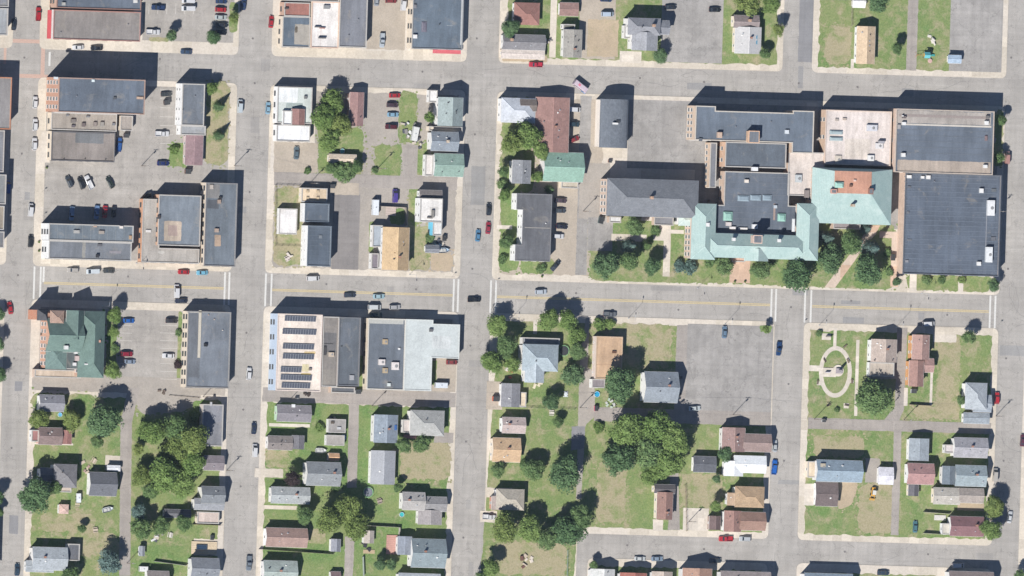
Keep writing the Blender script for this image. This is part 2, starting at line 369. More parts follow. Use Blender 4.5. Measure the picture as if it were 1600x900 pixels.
# block with the school
gsheet(GV, GRAVEL, 778, 935, 152, 428); sheet(L, LAWN, (781, 150, 838, 300), 2); sheet(L, LAWNG, (780, 288, 812, 426), 2); sheet(L, LAWN, (812, 405, 866, 428), 2)
sheet(PA, PALE, (776, 352, 800, 358), 3); sheet(DR, GREYLOT, (903, 150, 920, 430), 2); sheet(PK, GREYLOT, (981, 157, 1088, 264), 2)
sheet(DR, GREYG, (905, 255, 952, 342), 3)
gsheet(PK, GREYLOT, 1080, 1552, 152, 340, 1); sheet(L, LAWN, (920, 342, 1400, 446), 2); sheet(L, LAWN, (1415, 428, 1550, 455), 2); sheet(PK, GREYLOT, (918, 340, 957, 392), 3)
sheet(PA, WALK, (955, 366, 1010, 377), 3); sheet(PA, WALK, (1021, 342, 1048, 376), 3); sheet(PA, WALK, (1036, 370, 1047, 432), 4); sheet(PA, PALE, (1040, 359, 1068, 365), 5); sheet(PA, PINKC, (1140, 398, 1172, 442), 3)
sheet(PA, PINKC, [(1357, 352), (1375, 352), (1368, 366), (1348, 388), (1335, 408), (1304, 450), (1288, 449), (1316, 412), (1342, 380)], 3)
sheet(PA, PINKC, (1374, 362, 1412, 372), 4); sheet(PA, PINKC, (1392, 366, 1404, 448), 5); sheet(PA, PALE, (1421, 424, 1432, 456), 3); sheet(PA, PALE, (1497, 426, 1505, 458), 3); sheet(PA, PINKC, (1160, 374, 1172, 400), 4)
sheet(L, LAWN, (1553, 170, 1568, 262), 2); sheet(PA, PALE, (1002, 338, 1020, 345), 6)
# block with the church
gsheet(PK, LOT, 64, 350, 502, 612); sheet(L, LAWNG, (166, 480, 183, 592), 2); sheet(L, LAWN, (277, 487, 283, 606), 2); sheet(AL, GREYG, (50, 588, 352, 614), 2)
gsheet(L, LAWN, 60, 352, 640, 980); sheet(L, LAWN, (48, 614, 150, 640), 2); sheet(AL, ALLEY, [(200, 606), (218, 606), (206, 660), (203, 900), (186, 900), (188, 660)], 3)
sheet(BG, GREYG, [(212, 606), (316, 612), (314, 632), (290, 645), (212, 648)], 2); sheet(L, LAWNG, (300, 626, 316, 660), 3); sheet(L, LAWND, (62, 800, 150, 832), 2); sheet(L, LAWND, (100, 830, 186, 870), 3)
sheet(DR, WALK, (302, 842, 344, 868), 2); sheet(DR, PALE, (340, 820, 348, 868), 3); sheet(DR, WALK, (164, 712, 190, 735), 2)
sheet(PA, PALE, (50, 692, 114, 695), 4); sheet(L, LAWNG, (205, 850, 300, 896), 2)
# block with the solar roof
gsheet(PK, GREYG, 424, 708, 502, 622); sheet(AL, ALLEY, (410, 610, 712, 632), 2); gsheet(L, LAWNG, 423, 708, 640, 980, 1)
sheet(AL, ALLEY, [(545, 626), (561, 626), (557, 762), (542, 762)], 3); sheet(AL, ALLEY, [(539, 838), (554, 838), (550, 915), (537, 915)], 3); sheet(L, LAWNX, (622, 690, 706, 752), 2)
sheet(DR, WALK, (398, 732, 442, 746), 3); sheet(L, LAWNG, (558, 555, 567, 614), 2); sheet(DR, WALK, (686, 866, 704, 888), 3); sheet(DR, ALLEY, (678, 676, 708, 692), 4); sheet(PK, GRAVEL, (676, 558, 712, 612), 2); sheet(L, LAWNG, (674, 562, 682, 602), 3)
sheet(L, LAWND, (412, 700, 452, 732), 2); sheet(PA, PALE, (420, 662, 484, 667), 2); sheet(PA, WALK, (408, 790, 470, 796), 2); sheet(L, LAWND, (480, 826, 510, 850), 2); sheet(L, LAWN, (608, 700, 624, 762), 3)
# block with the wide parking lot
pts = [(781, 502), (1204, 502), (1202, 820), (915, 820), (905, 960), (762, 960)]
m_ = MB(); gp = [G(u, v) for u, v in pts]; SHEETS.append((gp, KERB+.02)); m_.prism(ragged(list(reversed(gp)), .25), KERB-.05, KERB+.02, bottom=False); struct(m_.build('lawn', LAWN))
sheet(AL, GREYG, [(915, 496), (921, 498), (918, 575), (928, 580), (930, 650), (916, 662), (914, 668), (908, 780), (900, 780), (905, 575)], 3); sheet(DR, ALLEY, (1055, 508, 1074, 655), 2); sheet(PK, GREYLOT, (1072, 508, 1206, 656), 3)
sheet(AL, ALLEY, (928, 640, 1204, 662), 4); sheet(DR, ALLEY, [(1046, 735), (1060, 735), (1060, 760), (1062, 828), (1043, 828), (1046, 800)], 2); sheet(PK, PALE, (1067, 794, 1107, 829), 3); sheet(L, LAWNG, (984, 770, 1028, 826), 2); sheet(L, LAWND, (1062, 740, 1130, 795), 2)
sheet(L, LAWND, (930, 720, 980, 820), 2); sheet(L, LAWNX, (770, 845, 888, 900), 2); sheet(PK, GRAVEL, (760, 596, 785, 640), 2); sheet(DR, WALK, (750, 798, 776, 816), 2); sheet(PA, PALE, (833, 500, 839, 522), 2); sheet(L, LAWND, (920, 505, 1050, 575), 2)
sheet(DR, PALE, (1020, 812, 1036, 830), 3); sheet(L, LAWNG, (1186, 508, 1206, 520), 4)
sheet(DR, PATCHD, [(893, 666), (914, 666), (912, 700), (892, 704)], 4); sheet(DR, WALK, (760, 762, 800, 778), 2)
# block with the memorial oval
gsheet(L, LAWN, 1268, 1552, 502, 820); sheet(DR, ALLEY, [(1402, 512), (1418, 512), (1412, 640), (1404, 658), (1380, 658), (1398, 635)], 2); sheet(PA, PALE, (1336, 531, 1341, 650), 3); sheet(PA, PALE, (1453, 565, 1457, 633), 3); sheet(PA, PALE, (1412, 606, 1418, 634), 3)
sheet(L, LAWND, (1462, 525, 1500, 655), 2); sheet(DR, WALK, (1458, 512, 1494, 535), 3); sheet(AL, ALLEY, (1262, 657, 1548, 674), 4); sheet(AL, ALLEY, (1394, 674, 1406, 836), 5)
sheet(L, LAWNX, (1268, 680, 1352, 716), 2); sheet(BG, DIRT, [(1308, 752), (1342, 752), (1336, 775), (1330, 790), (1312, 797), (1308, 790)], 3); sheet(L, LAWNX, (1340, 752, 1396, 834), 2); sheet(DR, GREYG, (1352, 716, 1374, 754), 3); sheet(DR, PALE, (1256, 756, 1272, 790), 3)
sheet(DR, GREYG, (1356, 562, 1400, 592), 4); sheet(L, LAWNX, (1425, 632, 1500, 656), 3); sheet(L, LAWN, (1412, 800, 1470, 834), 3); sheet(DR, DIRT, (1496, 786, 1538, 798), 3)
# bottom edge strip
gsheet(L, LAWN, 942, 1202, 880, 980); gsheet(L, LAWN, 1268, 1552, 880, 980); gsheet(L, LAWNG, -90, -2, 502, 980); gsheet(L, LAWN, 1614, 1690, 502, 980); gsheet(L, LAWN, 1614, 1690, 152, 428)
# oval path of the memorial garden
oc = P(1305, 581); mo = MB(); n = 56; rx, ry, pw = 22.5*KX, 37*KY, 1.7
for i in range(n):
    a, b = 6.28318*i/n, 6.28318*(i+1)/n
    mo.face([(oc.x+(rx-pw/2)*math.cos(a), oc.y+(ry-pw/2)*math.sin(a), KERB+.07), (oc.x+(rx+pw/2)*math.cos(a), oc.y+(ry+pw/2)*math.sin(a), KERB+.07), (oc.x+(rx+pw/2)*math.cos(b), oc.y+(ry+pw/2)*math.sin(b), KERB+.07), (oc.x+(rx-pw/2)*math.cos(b), oc.y+(ry-pw/2)*math.sin(b), KERB+.07)])
struct(mo.build('oval_path', PALE))
for r in [(1302, 512, 1307, 543), (1264, 571, 1283, 580), (1323, 594, 1334, 598), (1276, 596, 1284, 602), (1318, 630, 1326, 638), (1284, 521, 1298, 531), (1286, 575, 1306, 589)]: sheet(PA, PALE, r, 2 if r[0] != 1286 else 4)
# road patches and painted markings
def rsheet(name, mat, r, z=.02, amp=0):
    if isinstance(r, tuple): a, b, c, d = wrect(*r); pts = [(a, c), (b, c), (b, d), (a, d)]
    else: pts = [tuple(P(x, y).xy) for x, y in r]
    if amp: pts = ragged(pts, amp)
    m = MB(); m.prism(pts, -.05, z, bottom=False); return struct(m.build(name, mat))
for r, mt in [((1249, -60, 1271, 97), PATCHD), ((736, 260, 758, 320), PATCH), ((14, 805, 28, 834), PATCHD), ((23, 596, 35, 611), PATCHD), ((1216, 750, 1250, 757), PATCH), ((1562, 540, 1600, 556), PATCH), ((430, 92, 560, 108), ROAD)]:
    rsheet('road_patch', mt, r, .02 if mt != ROAD else .012, .15)
def gmark(name, mat, u0, u1, v0, v1, z=.03):
    a, d = G(u0, v0); b, c = G(u1, v1); m = MB(); m.prism([(a, c), (b, c), (b, d), (a, d)], .0, z, bottom=False); return struct(m.build(name, mat))
for u in (53, 63, 351, 358, 415, 424, 709, 716, 767, 775, 1206, 1213, 1258.5, 1268, 1548, 1556):
    gmark('crossing_line', MARKW, u-1.35, u+1.35, 439, 490)
gmark('stop_line', MARKW, 66, 69, 439, 463); gmark('stop_line', MARKW, 1266.5, 1269, 464, 490, .034)
for a, b in ((68, 350), (425, 708), (777, 1204), (1270, 1546)):
    for v in (463.2, 465.4): gmark('centre_line', MARKY, a, b, v-.7, v+.7)
for r in [(0, 61, 66, 67), (64, 62, 70, 122), (6, 64, 10, 100), (30, 116, 75, 122)]: rsheet('brick_crossing', MARKR, r, .025+.004*r[0]/66)
gmark('stop_line', MARKW, 65, 68, 103, 125, .045)
def stall(x0, y0, x1, y1, lay=.1):
    a, b, c, d = wrect(x0, y0, x1, y1); m = MB(); z = gz((a+b)/2, (c+d)/2); m.prism([(a, c), (b, c), (b, d), (a, d)], z-.03, z+.012, bottom=False); struct(m.build('stall_line', surf('paint', (205, 200, 192))))
for i in range(8): stall(250, 508+i*12, 276, 508.8+i*12)
for i in range(6): stall(186, 508+i*12, 206, 508.8+i*12)
for i in range(7): stall(250, 140+i*14, 270, 140.8+i*14)
for i in range(6): stall(232+i*14, 5, 232.8+i*14, 22)
# ------------------------------------------------------------------ buildings
def win_meshes(w_, h_, nm, fm=None, mull=1):
    m = MB(); a, t = w_/2, .09
    m.box(-a, a, -.06, .02, 0, t); m.box(-a, a, -.06, .02, h_-t, h_); m.box(-a, -a+t, -.06, .02, t, h_-t); m.box(a-t, a, -.06, .02, t, h_-t)
    if mull: m.box(-a+t, a-t, -.05, .02, h_/2-.03, h_/2+.03)
    m.box(-a-.08, a+.08, -.14, .02, -.09, -.003)
    p = MB(); p.box(-a+.05, a-.05, -.03, -.012, .05, h_-.05)
    return m.mesh(nm, fm or FRAMEW), p.mesh('pane', WGLASS), w_, h_
WIN = {'house': win_meshes(1.0, 1.35, 'window'), 'shop': win_meshes(2.0, 1.5, 'window', DARKM, 0), 'school': win_meshes(1.5, 2.1, 'window'), 'small': win_meshes(.8, .8, 'window')}
def door_mesh():
    m = MB(); m.box(-.5, .5, -.07, .02, 0, 2.1); m.box(-.42, .42, -.09, -.07, .1, 2.0)
    k = MB(); k.cyl(.34, -.13, 1.0, 1.08, .04, n=6); return m.mesh('door', surf('paint', (120, 100, 88))), k.mesh('handle', STEEL)
DOORM, KNOB = door_mesh()
RZ = {'s': 0, 'w': -math.pi/2, 'e': math.pi/2, 'n': math.pi}
class Blk: pass
def bp(pts, h, roof, wall, **o):
    xs = [p[0] for p in pts]; ys = [p[1] for p in pts]; return bk('poly', min(xs), min(ys), max(xs), max(ys), h, roof, wall, pts=pts, **o)
def bk(kind, x0, y0, x1, y1, h, roof, wall, **o):
    b = Blk(); b.k = kind; b.r = (x0, y0, x1, y1); b.h = h; b.rc = roof; b.wc = wall; b.o = o; return b
BZ = .1
_pn = [0]
def put_windows(root, X0, X1, Y0, Y1, h, style, sides, spacing, z0=0, base=1.0, storey=None):
    fr, pn, ww, wh = WIN[style]
    st_h = storey or (3.0 if style != 'school' else 3.4)
    ns = max(1, int((h-z0+.3)/st_h))
    for s_ in sides:
        ln = (X1-X0) if s_ in 'ns' else (Y1-Y0)
        n = max(1, int((ln-1.0)/spacing)); 
        if ln < ww+.6: continue
        for k in range(ns):
            z = z0+base+k*st_h
            if z+wh > h-.1: continue
            for i in range(n):
                t = (i+.5)/n*(ln-.8)+.4
                if s_ == 's': p = (X0+t, Y0, z)
                elif s_ == 'n': p = (X0+t, Y1, z)
                elif s_ == 'w': p = (X0, Y0+t, z)
                else: p = (X1, Y0+t, z)
                o = inst('window', fr, root, p, RZ[s_]); inst('pane', pn, o)
def building(name, label, cat, blocks, units=(), group=None, win='house', sides='wsen', spacing=3.4, door='s', chim=()):
    b0 = blocks[0]; c = P((b0.r[0]+b0.r[2])/2, (b0.r[1]+b0.r[3])/2, b0.h)
    root = empty(name, (c.x, c.y, BZ)); tag(root, label, cat, group)
    roofs = []
    for bi, b in enumerate(blocks):
        X0, X1, Y0, Y1 = wrect(*b.r, b.h); X0 -= c.x; X1 -= c.x; Y0 -= c.y; Y1 -= c.y
        h = b.h-BZ; o = b.o; z0 = o.get('z0', -.3)
        wk = o.get('wk', 'brick' if cat in ('building', 'school', 'church') else 'siding')
        wm = surf(wk, b.wc, 1.3); rk = o.get('rk', 'membrane' if b.k in ('flat', 'poly') else 'shingle'); rm = surf(rk, b.rc)
        if b.k == 'poly':
            p = o.get('par', .25); t = .3; bc = P((b.r[0]+b.r[2])/2, (b.r[1]+b.r[3])/2, b.h)
            po = [(bc.x-c.x+(x-(b.r[0]+b.r[2])/2)*KX, bc.y-c.y-(y-(b.r[1]+b.r[3])/2)*KY) for x, y in o['pts']]
            if sum(po[i-1][0]*po[i][1]-po[i][0]*po[i-1][1] for i in range(len(po))) < 0: po.reverse()
            def inset(dd):
                out = []
                for i in range(len(po)):
                    A, B_, C_ = Vector(po[i-1]), Vector(po[i]), Vector(po[(i+1) % len(po)]); d1 = (B_-A).normalized(); d2 = (C_-B_).normalized(); n1 = Vector((-d1.y, d1.x)); n2 = Vector((-d2.y, d2.x))
                    q = B_+(n1+n2)*dd if abs(d1.dot(d2)) < .5 else B_+n1*dd
                    out.append((q.x, q.y))
                return out
            def ring(m, a_, b_, z0_, z1_):
                n_ = len(a_); v = [(x, y, z) for pl, z in ((a_, z0_), (a_, z1_), (b_, z1_), (b_, z0_)) for x, y in pl]
                m.add(v, [(k*n_+i, k*n_+(i+1) % n_, ((k+1) % 4)*n_+(i+1) % n_, ((k+1) % 4)*n_+i) for k in range(4) for i in range(n_)])
            m = MB(); ring(m, po, inset(t), z0, h+p); m.build('wall', wm, root)
            m = MB(); m.prism(inset(t-.02), h-.2, h); rf = m.build('roof', rm, root)
            m = MB(); ring(m, inset(-.06), inset(t+.06), h+p, h+p+.07); m.build('coping', surf('paint', o.get('cop', (190, 186, 180))), rf)
            W = None; ztop = h
            if o.get('win', True):
                for i in range(len(po)):
                    A, B_ = po[i], po[(i+1) % len(po)]; dx, dy = B_[0]-A[0], B_[1]-A[1]; sd = ('s' if dx > 0 else 'n') if abs(dx) > abs(dy) else ('e' if dy > 0 else 'w')
                    if sd in o.get('sides', sides): put_windows(root, min(A[0], B_[0]), max(A[0], B_[0]), min(A[1], B_[1]), max(A[1], B_[1]), h, o.get('ws', win), sd, o.get('sp', spacing)) if sd in 'ns' else put_windows(root, A[0], A[0], min(A[1], B_[1]), max(A[1], B_[1]), h, o.get('ws', win), sd, o.get('sp', spacing))
        elif b.k == 'flat':
            p = o.get('par', .28); t = .3
            m = MB(); m.box(X0, X1, Y0, Y0+t, z0, h+p); m.box(X0, X1, Y1-t, Y1, z0, h+p); m.box(X0, X0+t, Y0+t, Y1-t, z0, h+p); m.box(X1-t, X1, Y0+t, Y1-t, z0, h+p)
            m.build('wall', wm, root)
            m = MB(); m.box(X0+t-.02, X1-t+.02, Y0+t-.02, Y1-t+.02, h-.2, h); rf = m.build('roof', rm, root)
            cm = surf('paint', o.get('cop', (190, 186, 180))); m = MB(); q = .06; T = t+.06
            m.box(X0-q, X1+q, Y0-q, Y0+T, h+p, h+p+.07); m.box(X0-q, X1+q, Y1-T, Y1+q, h+p, h+p+.07); m.box(X0-q, X0+T, Y0+T, Y1-T, h+p, h+p+.07); m.box(X1-T, X1+q, Y0+T, Y1-T, h+p, h+p+.07)
            m.build('coping', cm, rf)
            W = (X0, X1, Y0, Y1); ztop = h
        else:
            ov = o.get('ov', .45); wx0, wx1, wy0, wy1 = X0+ov, X1-ov, Y0+ov, Y1-ov; W = (wx0, wx1, wy0, wy1)
            ax = o.get('ax', 'x' if (X1-X0) > (Y1-Y0) else 'y'); pt = o.get('pitch', .45)
            if b.k == 'gable':
                t0, t1 = (Y0, Y1) if ax == 'x' else (X0, X1); a0, a1 = (X0, X1) if ax == 'x' else (Y0, Y1); md = (t0+t1)/2; rise = (t1-t0)/2*pt; th = .16
                m = MB(); m.extr([(t0, h), (md, h+rise), (t1, h), (t1, h+th), (md, h+rise+th), (t0, h+th)], a0, a1, ax); rf = m.build('roof', rm, root)
                m = MB(); g = ov*pt
                m.extr([(t0+ov, z0), (t1-ov, z0), (t1-ov, h+g-.01), (md, h+rise-.01), (t0+ov, h+g-.01)], a0+ov, a1-ov, ax); m.build('wall', wm, root)
                cpm = MB(); cpm.extr([(md-.22, h+rise+th-.1), (md+.22, h+rise+th-.1), (md+.1, h+rise+th+.06), (md-.1, h+rise+th+.06)], a0+.02, a1-.02, ax); cpm.build('ridge_cap', surf('shingle', tuple(min(255, int(v*1.07)) for v in b.rc)), rf)
                for tt in (t0, t1): gm = MB(); gm.extr([(tt-.07, h+.0), (tt+.07, h+.0), (tt+.07, h+.11), (tt-.07, h+.11)], a0, a1, ax); gm.build('gutter', FRAMEW, rf)
                ztop = h+rise
            elif b.k in ('hip', 'deck'):
                z = h+.15
                if b.k == 'hip':
                    s_ = min(X1-X0, Y1-Y0)/2; rise = s_*pt
                    if ax == 'x': ra, rb = ((X0+s_, (Y0+Y1)/2), (X1-s_, (Y0+Y1)/2))
                    else: ra, rb = (((X0+X1)/2, Y0+s_), ((X0+X1)/2, Y1-s_))
                    if (ra[0]-rb[0])**2+(ra[1]-rb[1])**2 < .04: rb = (ra[0]+.2*(ax == 'x'), ra[1]+.2*(ax != 'x'))
                    v = [(X0, Y0, z), (X1, Y0, z), (X1, Y1, z), (X0, Y1, z), (*ra, z+rise), (*rb, z+rise)]
                    f = [(0, 1, 5, 4), (1, 2, 5), (2, 3, 4, 5), (3, 0, 4)] if ax == 'x' else [(0, 1, 4), (1, 2, 5, 4), (2, 3, 5), (3, 0, 4, 5)]
                    ztop = z+rise
                else:
                    dx0, dx1, dy0, dy1 = wrect(*o['deck'], b.h+o['rise']); z1 = z+o['rise']; v = [(X0, Y0, z), (X1, Y0, z), (X1, Y1, z), (X0, Y1, z)]+[(x-c.x, y-c.y, z1) for x, y in ((dx0, dy0), (dx1, dy0), (dx1, dy1), (dx0, dy1))]
                    f = [(0, 1, 5, 4), (1, 2, 6, 5), (2, 3, 7, 6), (3, 0, 4, 7), (4, 5, 6, 7)]; ztop = z1
                    d = MB(); d.box(dx0-c.x-.1, dx1-c.x+.1, dy0-c.y-.1, dy1-c.y+.1, z1-.05, z1+.12); d.build('roof_deck', surf('membrane', o['deckc']), root)
                n0 = len(v); v += [(x, y, h) for x, y, _ in v[:4]]; f += [(0, 1, n0+1, n0), (1, 2, n0+2, n0+1), (2, 3, n0+3, n0+2), (3, 0, n0, n0+3), (n0+3, n0+2, n0+1, n0)]
                m = MB(); m.add(v, f); rf = m.build('roof', rm, root)
                m = MB(); m.box(wx0, wx1, wy0, wy1, z0, h-.005); m.build('wall', wm, root)
                if b.k == 'hip':
                    hm = MB(); q = [Vector(v[i]) for i in range(6)]
                    for i in range(4):
                        e = 4 if (i in (0, 3) if ax == 'x' else i in (0, 1)) else 5
                        hm.tube(q[i], q[e], .12, n=4)
                    hm.tube(q[4], q[5], .12, n=4); hm.build('ridge_cap', surf('shingle', tuple(min(255, int(v_*1.1)) for v_ in b.rc)), rf)
            elif b.k == 'barrel':
                t0, t1 = (Y0, Y1) if ax == 'x' else (X0, X1); a0, a1 = (X0, X1) if ax == 'x' else (Y0, Y1); md = (t0+t1)/2; rise = o.get('rise', 2.2); hw = (t1-t0)/2
                pr = [(md+hw*math.cos(math.pi*(1-i/10)), h+rise*math.sin(math.pi*i/10)) for i in range(11)]; inn = [(md+(tt-md)*.98, zz-.15) for tt, zz in reversed(pr)]
                m = MB(); m.extr(pr+inn, a0, a1, ax); rf = m.build('roof', rm, root)
                m = MB(); m.extr([(t0+.3, z0), (t1-.3, z0)]+[(md+(tt-md)*.96, zz-.2) for tt, zz in reversed(pr)], a0+.3, a1-.3, ax); m.build('wall', wm, root); ztop = h+rise
        roofs.append((rf, ztop))
        if W and o.get('win', True): put_windows(root, *W, h, o.get('ws', win), o.get('sides', sides), o.get('sp', spacing), base=o.get('base', 1.0), storey=o.get('storey'))
    if b0.k == 'gable' and cat in ('house', 'shed') and b0.h > 3:
        X0, X1, Y0, Y1 = wrect(*b0.r, b0.h); ax = b0.o.get('ax', 'x' if (X1-X0) > (Y1-Y0) else 'y'); pt_ = b0.o.get('pitch', .45); hx, hy = (X1-X0)/2, (Y1-Y0)/2
        for k in range(3 if cat == 'house' else 1):
            al, ac = random.uniform(-.75, .75), random.choice((-1, 1))*random.uniform(.2, .6); sp = hy if ax == 'x' else hx
            x, y = (al*hx, ac*hy) if ax == 'x' else (ac*hx, al*hy); z = b0.h-BZ+.16+(1-abs(ac))*sp*pt_; m = MB(); rr = random.uniform(.1, .2); m.cyl(x, y, z-.3, z+random.uniform(.3, .7), rr, n=8); m.cyl(x, y, z-.1, z+.06, rr*2.2, rr*1.6, n=8); m.build('vent_pipe', random.choice((DARKM, STEEL, FRAMEW)), roofs[0][0])
        if cat == 'house' and random.random() < .45:
            al = random.uniform(-.6, .6); x, y = (al*hx, .12*hy) if ax == 'x' else (.12*hx, al*hy); z = roofs[0][1]; m = MB(); m.box(x-.35, x+.35, y-.3, y+.3, z-1.2, z+.9); m.box(x-.42, x+.42, y-.37, y+.37, z+.9, z+1.02); m.build('chimney', surf('brick', (176, 130, 112)), roofs[0][0])
    X0, X1, Y0, Y1 = wrect(*b0.r, b0.h); ov = 0 if b0.k in ('flat', 'poly') else b0.o.get('ov', .45)
    dp = {'s': ((X0+X1)/2+.9, Y0+ov), 'n': ((X0+X1)/2+.9, Y1-ov), 'w': (X0+ov, (Y0+Y1)/2+.3), 'e': (X1-ov, (Y0+Y1)/2+.3)}[door]
    if b0.h > 2.9:
        d = inst('door', DOORM, root, (dp[0]-c.x, dp[1]-c.y, .05), RZ[door]); inst('handle', KNOB, d)
    for u in units:
        kd, px, py, wx, wy, hz, col = u[:7]; bi = u[7] if len(u) > 7 else 0; b = blocks[bi]; zt = b.h-BZ if b.k in ('flat', 'poly') else None
        if zt is None: zt = b.h+(u[8] if len(u) > 8 else .8)
        p = P(px, py, zt+BZ+(hz if kd != 'patch' else 0)); x, y = p.x-c.x, p.y-c.y; a, d = wx*KX/2, wy*KY/2; m = MB(); mt = surf('paint', col)
        if kd == 'unit':
            m.box(x-a, x+a, y-d, y+d, zt, zt+hz); m.box(x-a*.86, x+a*.86, y-d*.86, y+d*.86, zt+hz, zt+hz+.06)
            if wx >= 8 and wy >= 7: m.cyl(x+a*.25, y, zt+hz+.06, zt+hz+.16, min(a, d)*.45, n=12, mi=1)
            m.build('rooftop_unit', [mt, surf('paint', (150, 150, 150))], root)
        elif kd == 'sky':
            m.box(x-a, x+a, y-d, y+d, zt, zt+hz*.6); m.box(x-a*.9, x+a*.9, y-d*.9, y+d*.9, zt+hz*.6, zt+hz, tp=min(a, d)*.35); m.build('skylight', surf('metal', col), root)
        elif kd == 'patch':
            rp = round_poly(ragged([(x-a, y-d), (x+a, y-d), (x+a, y+d), (x-a, y+d)], .12, 1.2), .4, 2); _pn[0] += 1; m.prism(rp, zt-.02, zt+.012+(_pn[0] % 12)*.003); m.build('roof_patch', surf('membrane', col), root)
        elif kd == 'pipe':
            m.cyl(x, y, zt-.8, zt+hz, .16, n=8); m.cyl(x, y, zt+hz, zt+hz+.12, .26, .1, n=8); m.build('vent_pipe', mt, root)
        elif kd == 'strip':
            m.box(x-a, x+a, y-d, y+d, zt-.02, zt+hz); m.build('roof_strip', mt, root)
        elif kd == 'penthouse':
            m.box(x-a, x+a, y-d, y+d, zt, zt+hz); m.box(x-a-.15, x+a+.15, y-d-.15, y+d+.15, zt+hz, zt+hz+.15); m.box(x-a+.2, x+a-.2, y-d+.2, y+d-.2, zt+hz+.15, zt+hz+.2, mi=1); m.build('penthouse', [surf('brick', col, 1.2), surf('membrane', (120, 124, 130))], root)
    for px, py, hh, bi in chim:
        rf, zt = roofs[bi]; p = P(px, py, zt+hh); x, y = p.x-c.x, p.y-c.y; m = MB()
        m.box(x-.45, x+.45, y-.45, y+.45, zt-2.2, zt+hh); m.box(x-.55, x+.55, y-.55, y+.55, zt+hh, zt+hh+.15); m.box(x-.25, x+.25, y-.25, y+.25, zt+hh+.15, zt+hh+.3); m.build('chimney', surf('brick', (200, 165, 140)), rf)
    return root
slate = (108, 117, 129); dslate = (86, 94, 106); gray = (132, 133, 137); lgray = (165, 168, 170); tan = (166, 156, 146); white = (236, 235, 232); cream = (232, 218, 198)
brown = (148, 114, 106); copper = (178, 199, 193); brickc = (198, 162, 142); brickl = (212, 188, 170); wwall = (226, 224, 220); pinkc = (190, 160, 152); peach = (206, 172, 136); mint = (206, 214, 212)
BD, HS, SH = 'building', 'house', 'shed'
bu = building
# --- left edge
bu('shop_building', 'grey flat roof at the left edge above the brick crossing', BD, [bk('flat', -60, 12, 12, 54, 8, lgray, brickc)], win='shop')
bu('shop_building', 'dark flat roof cut off by the top left corner of the picture', BD, [bk('flat', -60, -50, 14, 9.5, 8, gray, brickc)], win='shop')
bu('shop_building', 'flat roof with orange east coping at the left edge below the brick crossing', BD, [bk('flat', -60, 120, 17, 201, 8.5, (150, 146, 144), brickc, cop=(196, 140, 110))], win='shop')
bu('shop_building', 'narrow slice of grey roof at the left edge beside the parking court', BD, [bk('flat', -60, 203, 6, 268, 7, gray, brickc)], win='shop')
bu('shop_building', 'grey roof slice at the left edge across from the angled parked cars', BD, [bk('flat', -60, 272, 9, 318, 8, (140, 142, 142), brickc)], win='shop')
bu('shop_building', 'tan edged roof slice at the left edge opposite the long slate building', BD, [bk('flat', -60, 321, 6, 358, 8, (160, 150, 136), cream)], win='shop')
bu('shop_building', 'lowest grey roof slice at the left edge north of the main street', BD, [bk('flat', -60, 361, 6, 386, 8, gray, brickc)], win='shop')
bu('long_house', 'house off the left edge that throws a dark shadow beside the lower lawn', HS, [bk('gable', -70, 792, -3, 890, 5, gray, wwall, ax='y', pitch=.4)])
# --- top left block
bu('shop_building', 'slate flat roofed brick building at the top edge above the red canopy', BD, [bk('flat', 89, -60, 221, 14, 8, slate, brickc, cop=(150, 120, 110))], [('unit', 100, 6, 5, 5, .9, (180, 178, 172)), ('unit', 212, 2, 6, 5, .7, (220, 218, 212))], win='shop', spacing=4)
o = bu('shop_building', 'low grey brown roof with red coping and a red street canopy at top left', BD, [bk('flat', 83, 17, 219, 63, 5, (150, 144, 140), wwall, cop=(172, 134, 126))], [('pipe', 200, 38, 2, 2, .4, gray), ('pipe', 95, 50, 2, 2, .4, gray)], win='shop', spacing=5)
m = MB(); q = P(76.5, 38, 3); p0 = o.location; m.box(q.x-p0.x-.7, q.x-p0.x+.9, q.y-p0.y-5.6, q.y-p0.y+5.6, 2.8, 3.05); m.build('canopy', surf('paint', (206, 92, 96)), o)
# --- top second block
bu('shop_building', 'corner building with blue slate roof, tan stain and rust red rear roof', BD, [bk('flat', 441, 26, 484, 74, 5, (104, 116, 128), cream), bk('flat', 444, 4, 484, 25.5, 5.2, (176, 124, 112), brickc)], [('patch', 472, 54, 24, 32, 0, (168, 162, 152)), ('patch', 463, 46, 4, 10, 0, (100, 92, 80)), ('unit', 448, 13, 6, 3, .6, (90, 86, 84), 1)], win='shop')
bu('shop_building', 'white flat roofed shop building between two grey roofs at the top', BD, [bk('flat', 486, 3, 529, 75, 5.5, (240, 234, 228), cream, cop=(226, 196, 176))], [('unit', 511, 11, 9, 6, .8, (150, 150, 150)), ('unit', 497, 42, 9, 2, .8, (110, 110, 112)), ('unit', 504, 44, 8, 2, .8, (190, 150, 140)), ('unit', 504, 59, 11, 2.5, .9, (100, 100, 104)), ('strip', 501, 57, 1, 32, .08, (225, 215, 210))], win='shop')
bu('shop_building', 'grey flat roof beside the white one next to the gravel yard', BD, [bk('flat', 531, -60, 574, 74, 6, (134, 136, 142), cream)], [('pipe', 560, 30, 2, 2, .5, gray), ('pipe', 545, 55, 2, 2, .5, gray)], win='shop')
bu('shop_building', 'shop building shown only by its grey roof edge behind the white roof', BD, [bk('flat', 448, -60, 530, 2, 6, (160, 156, 150), cream)], [], win='shop')
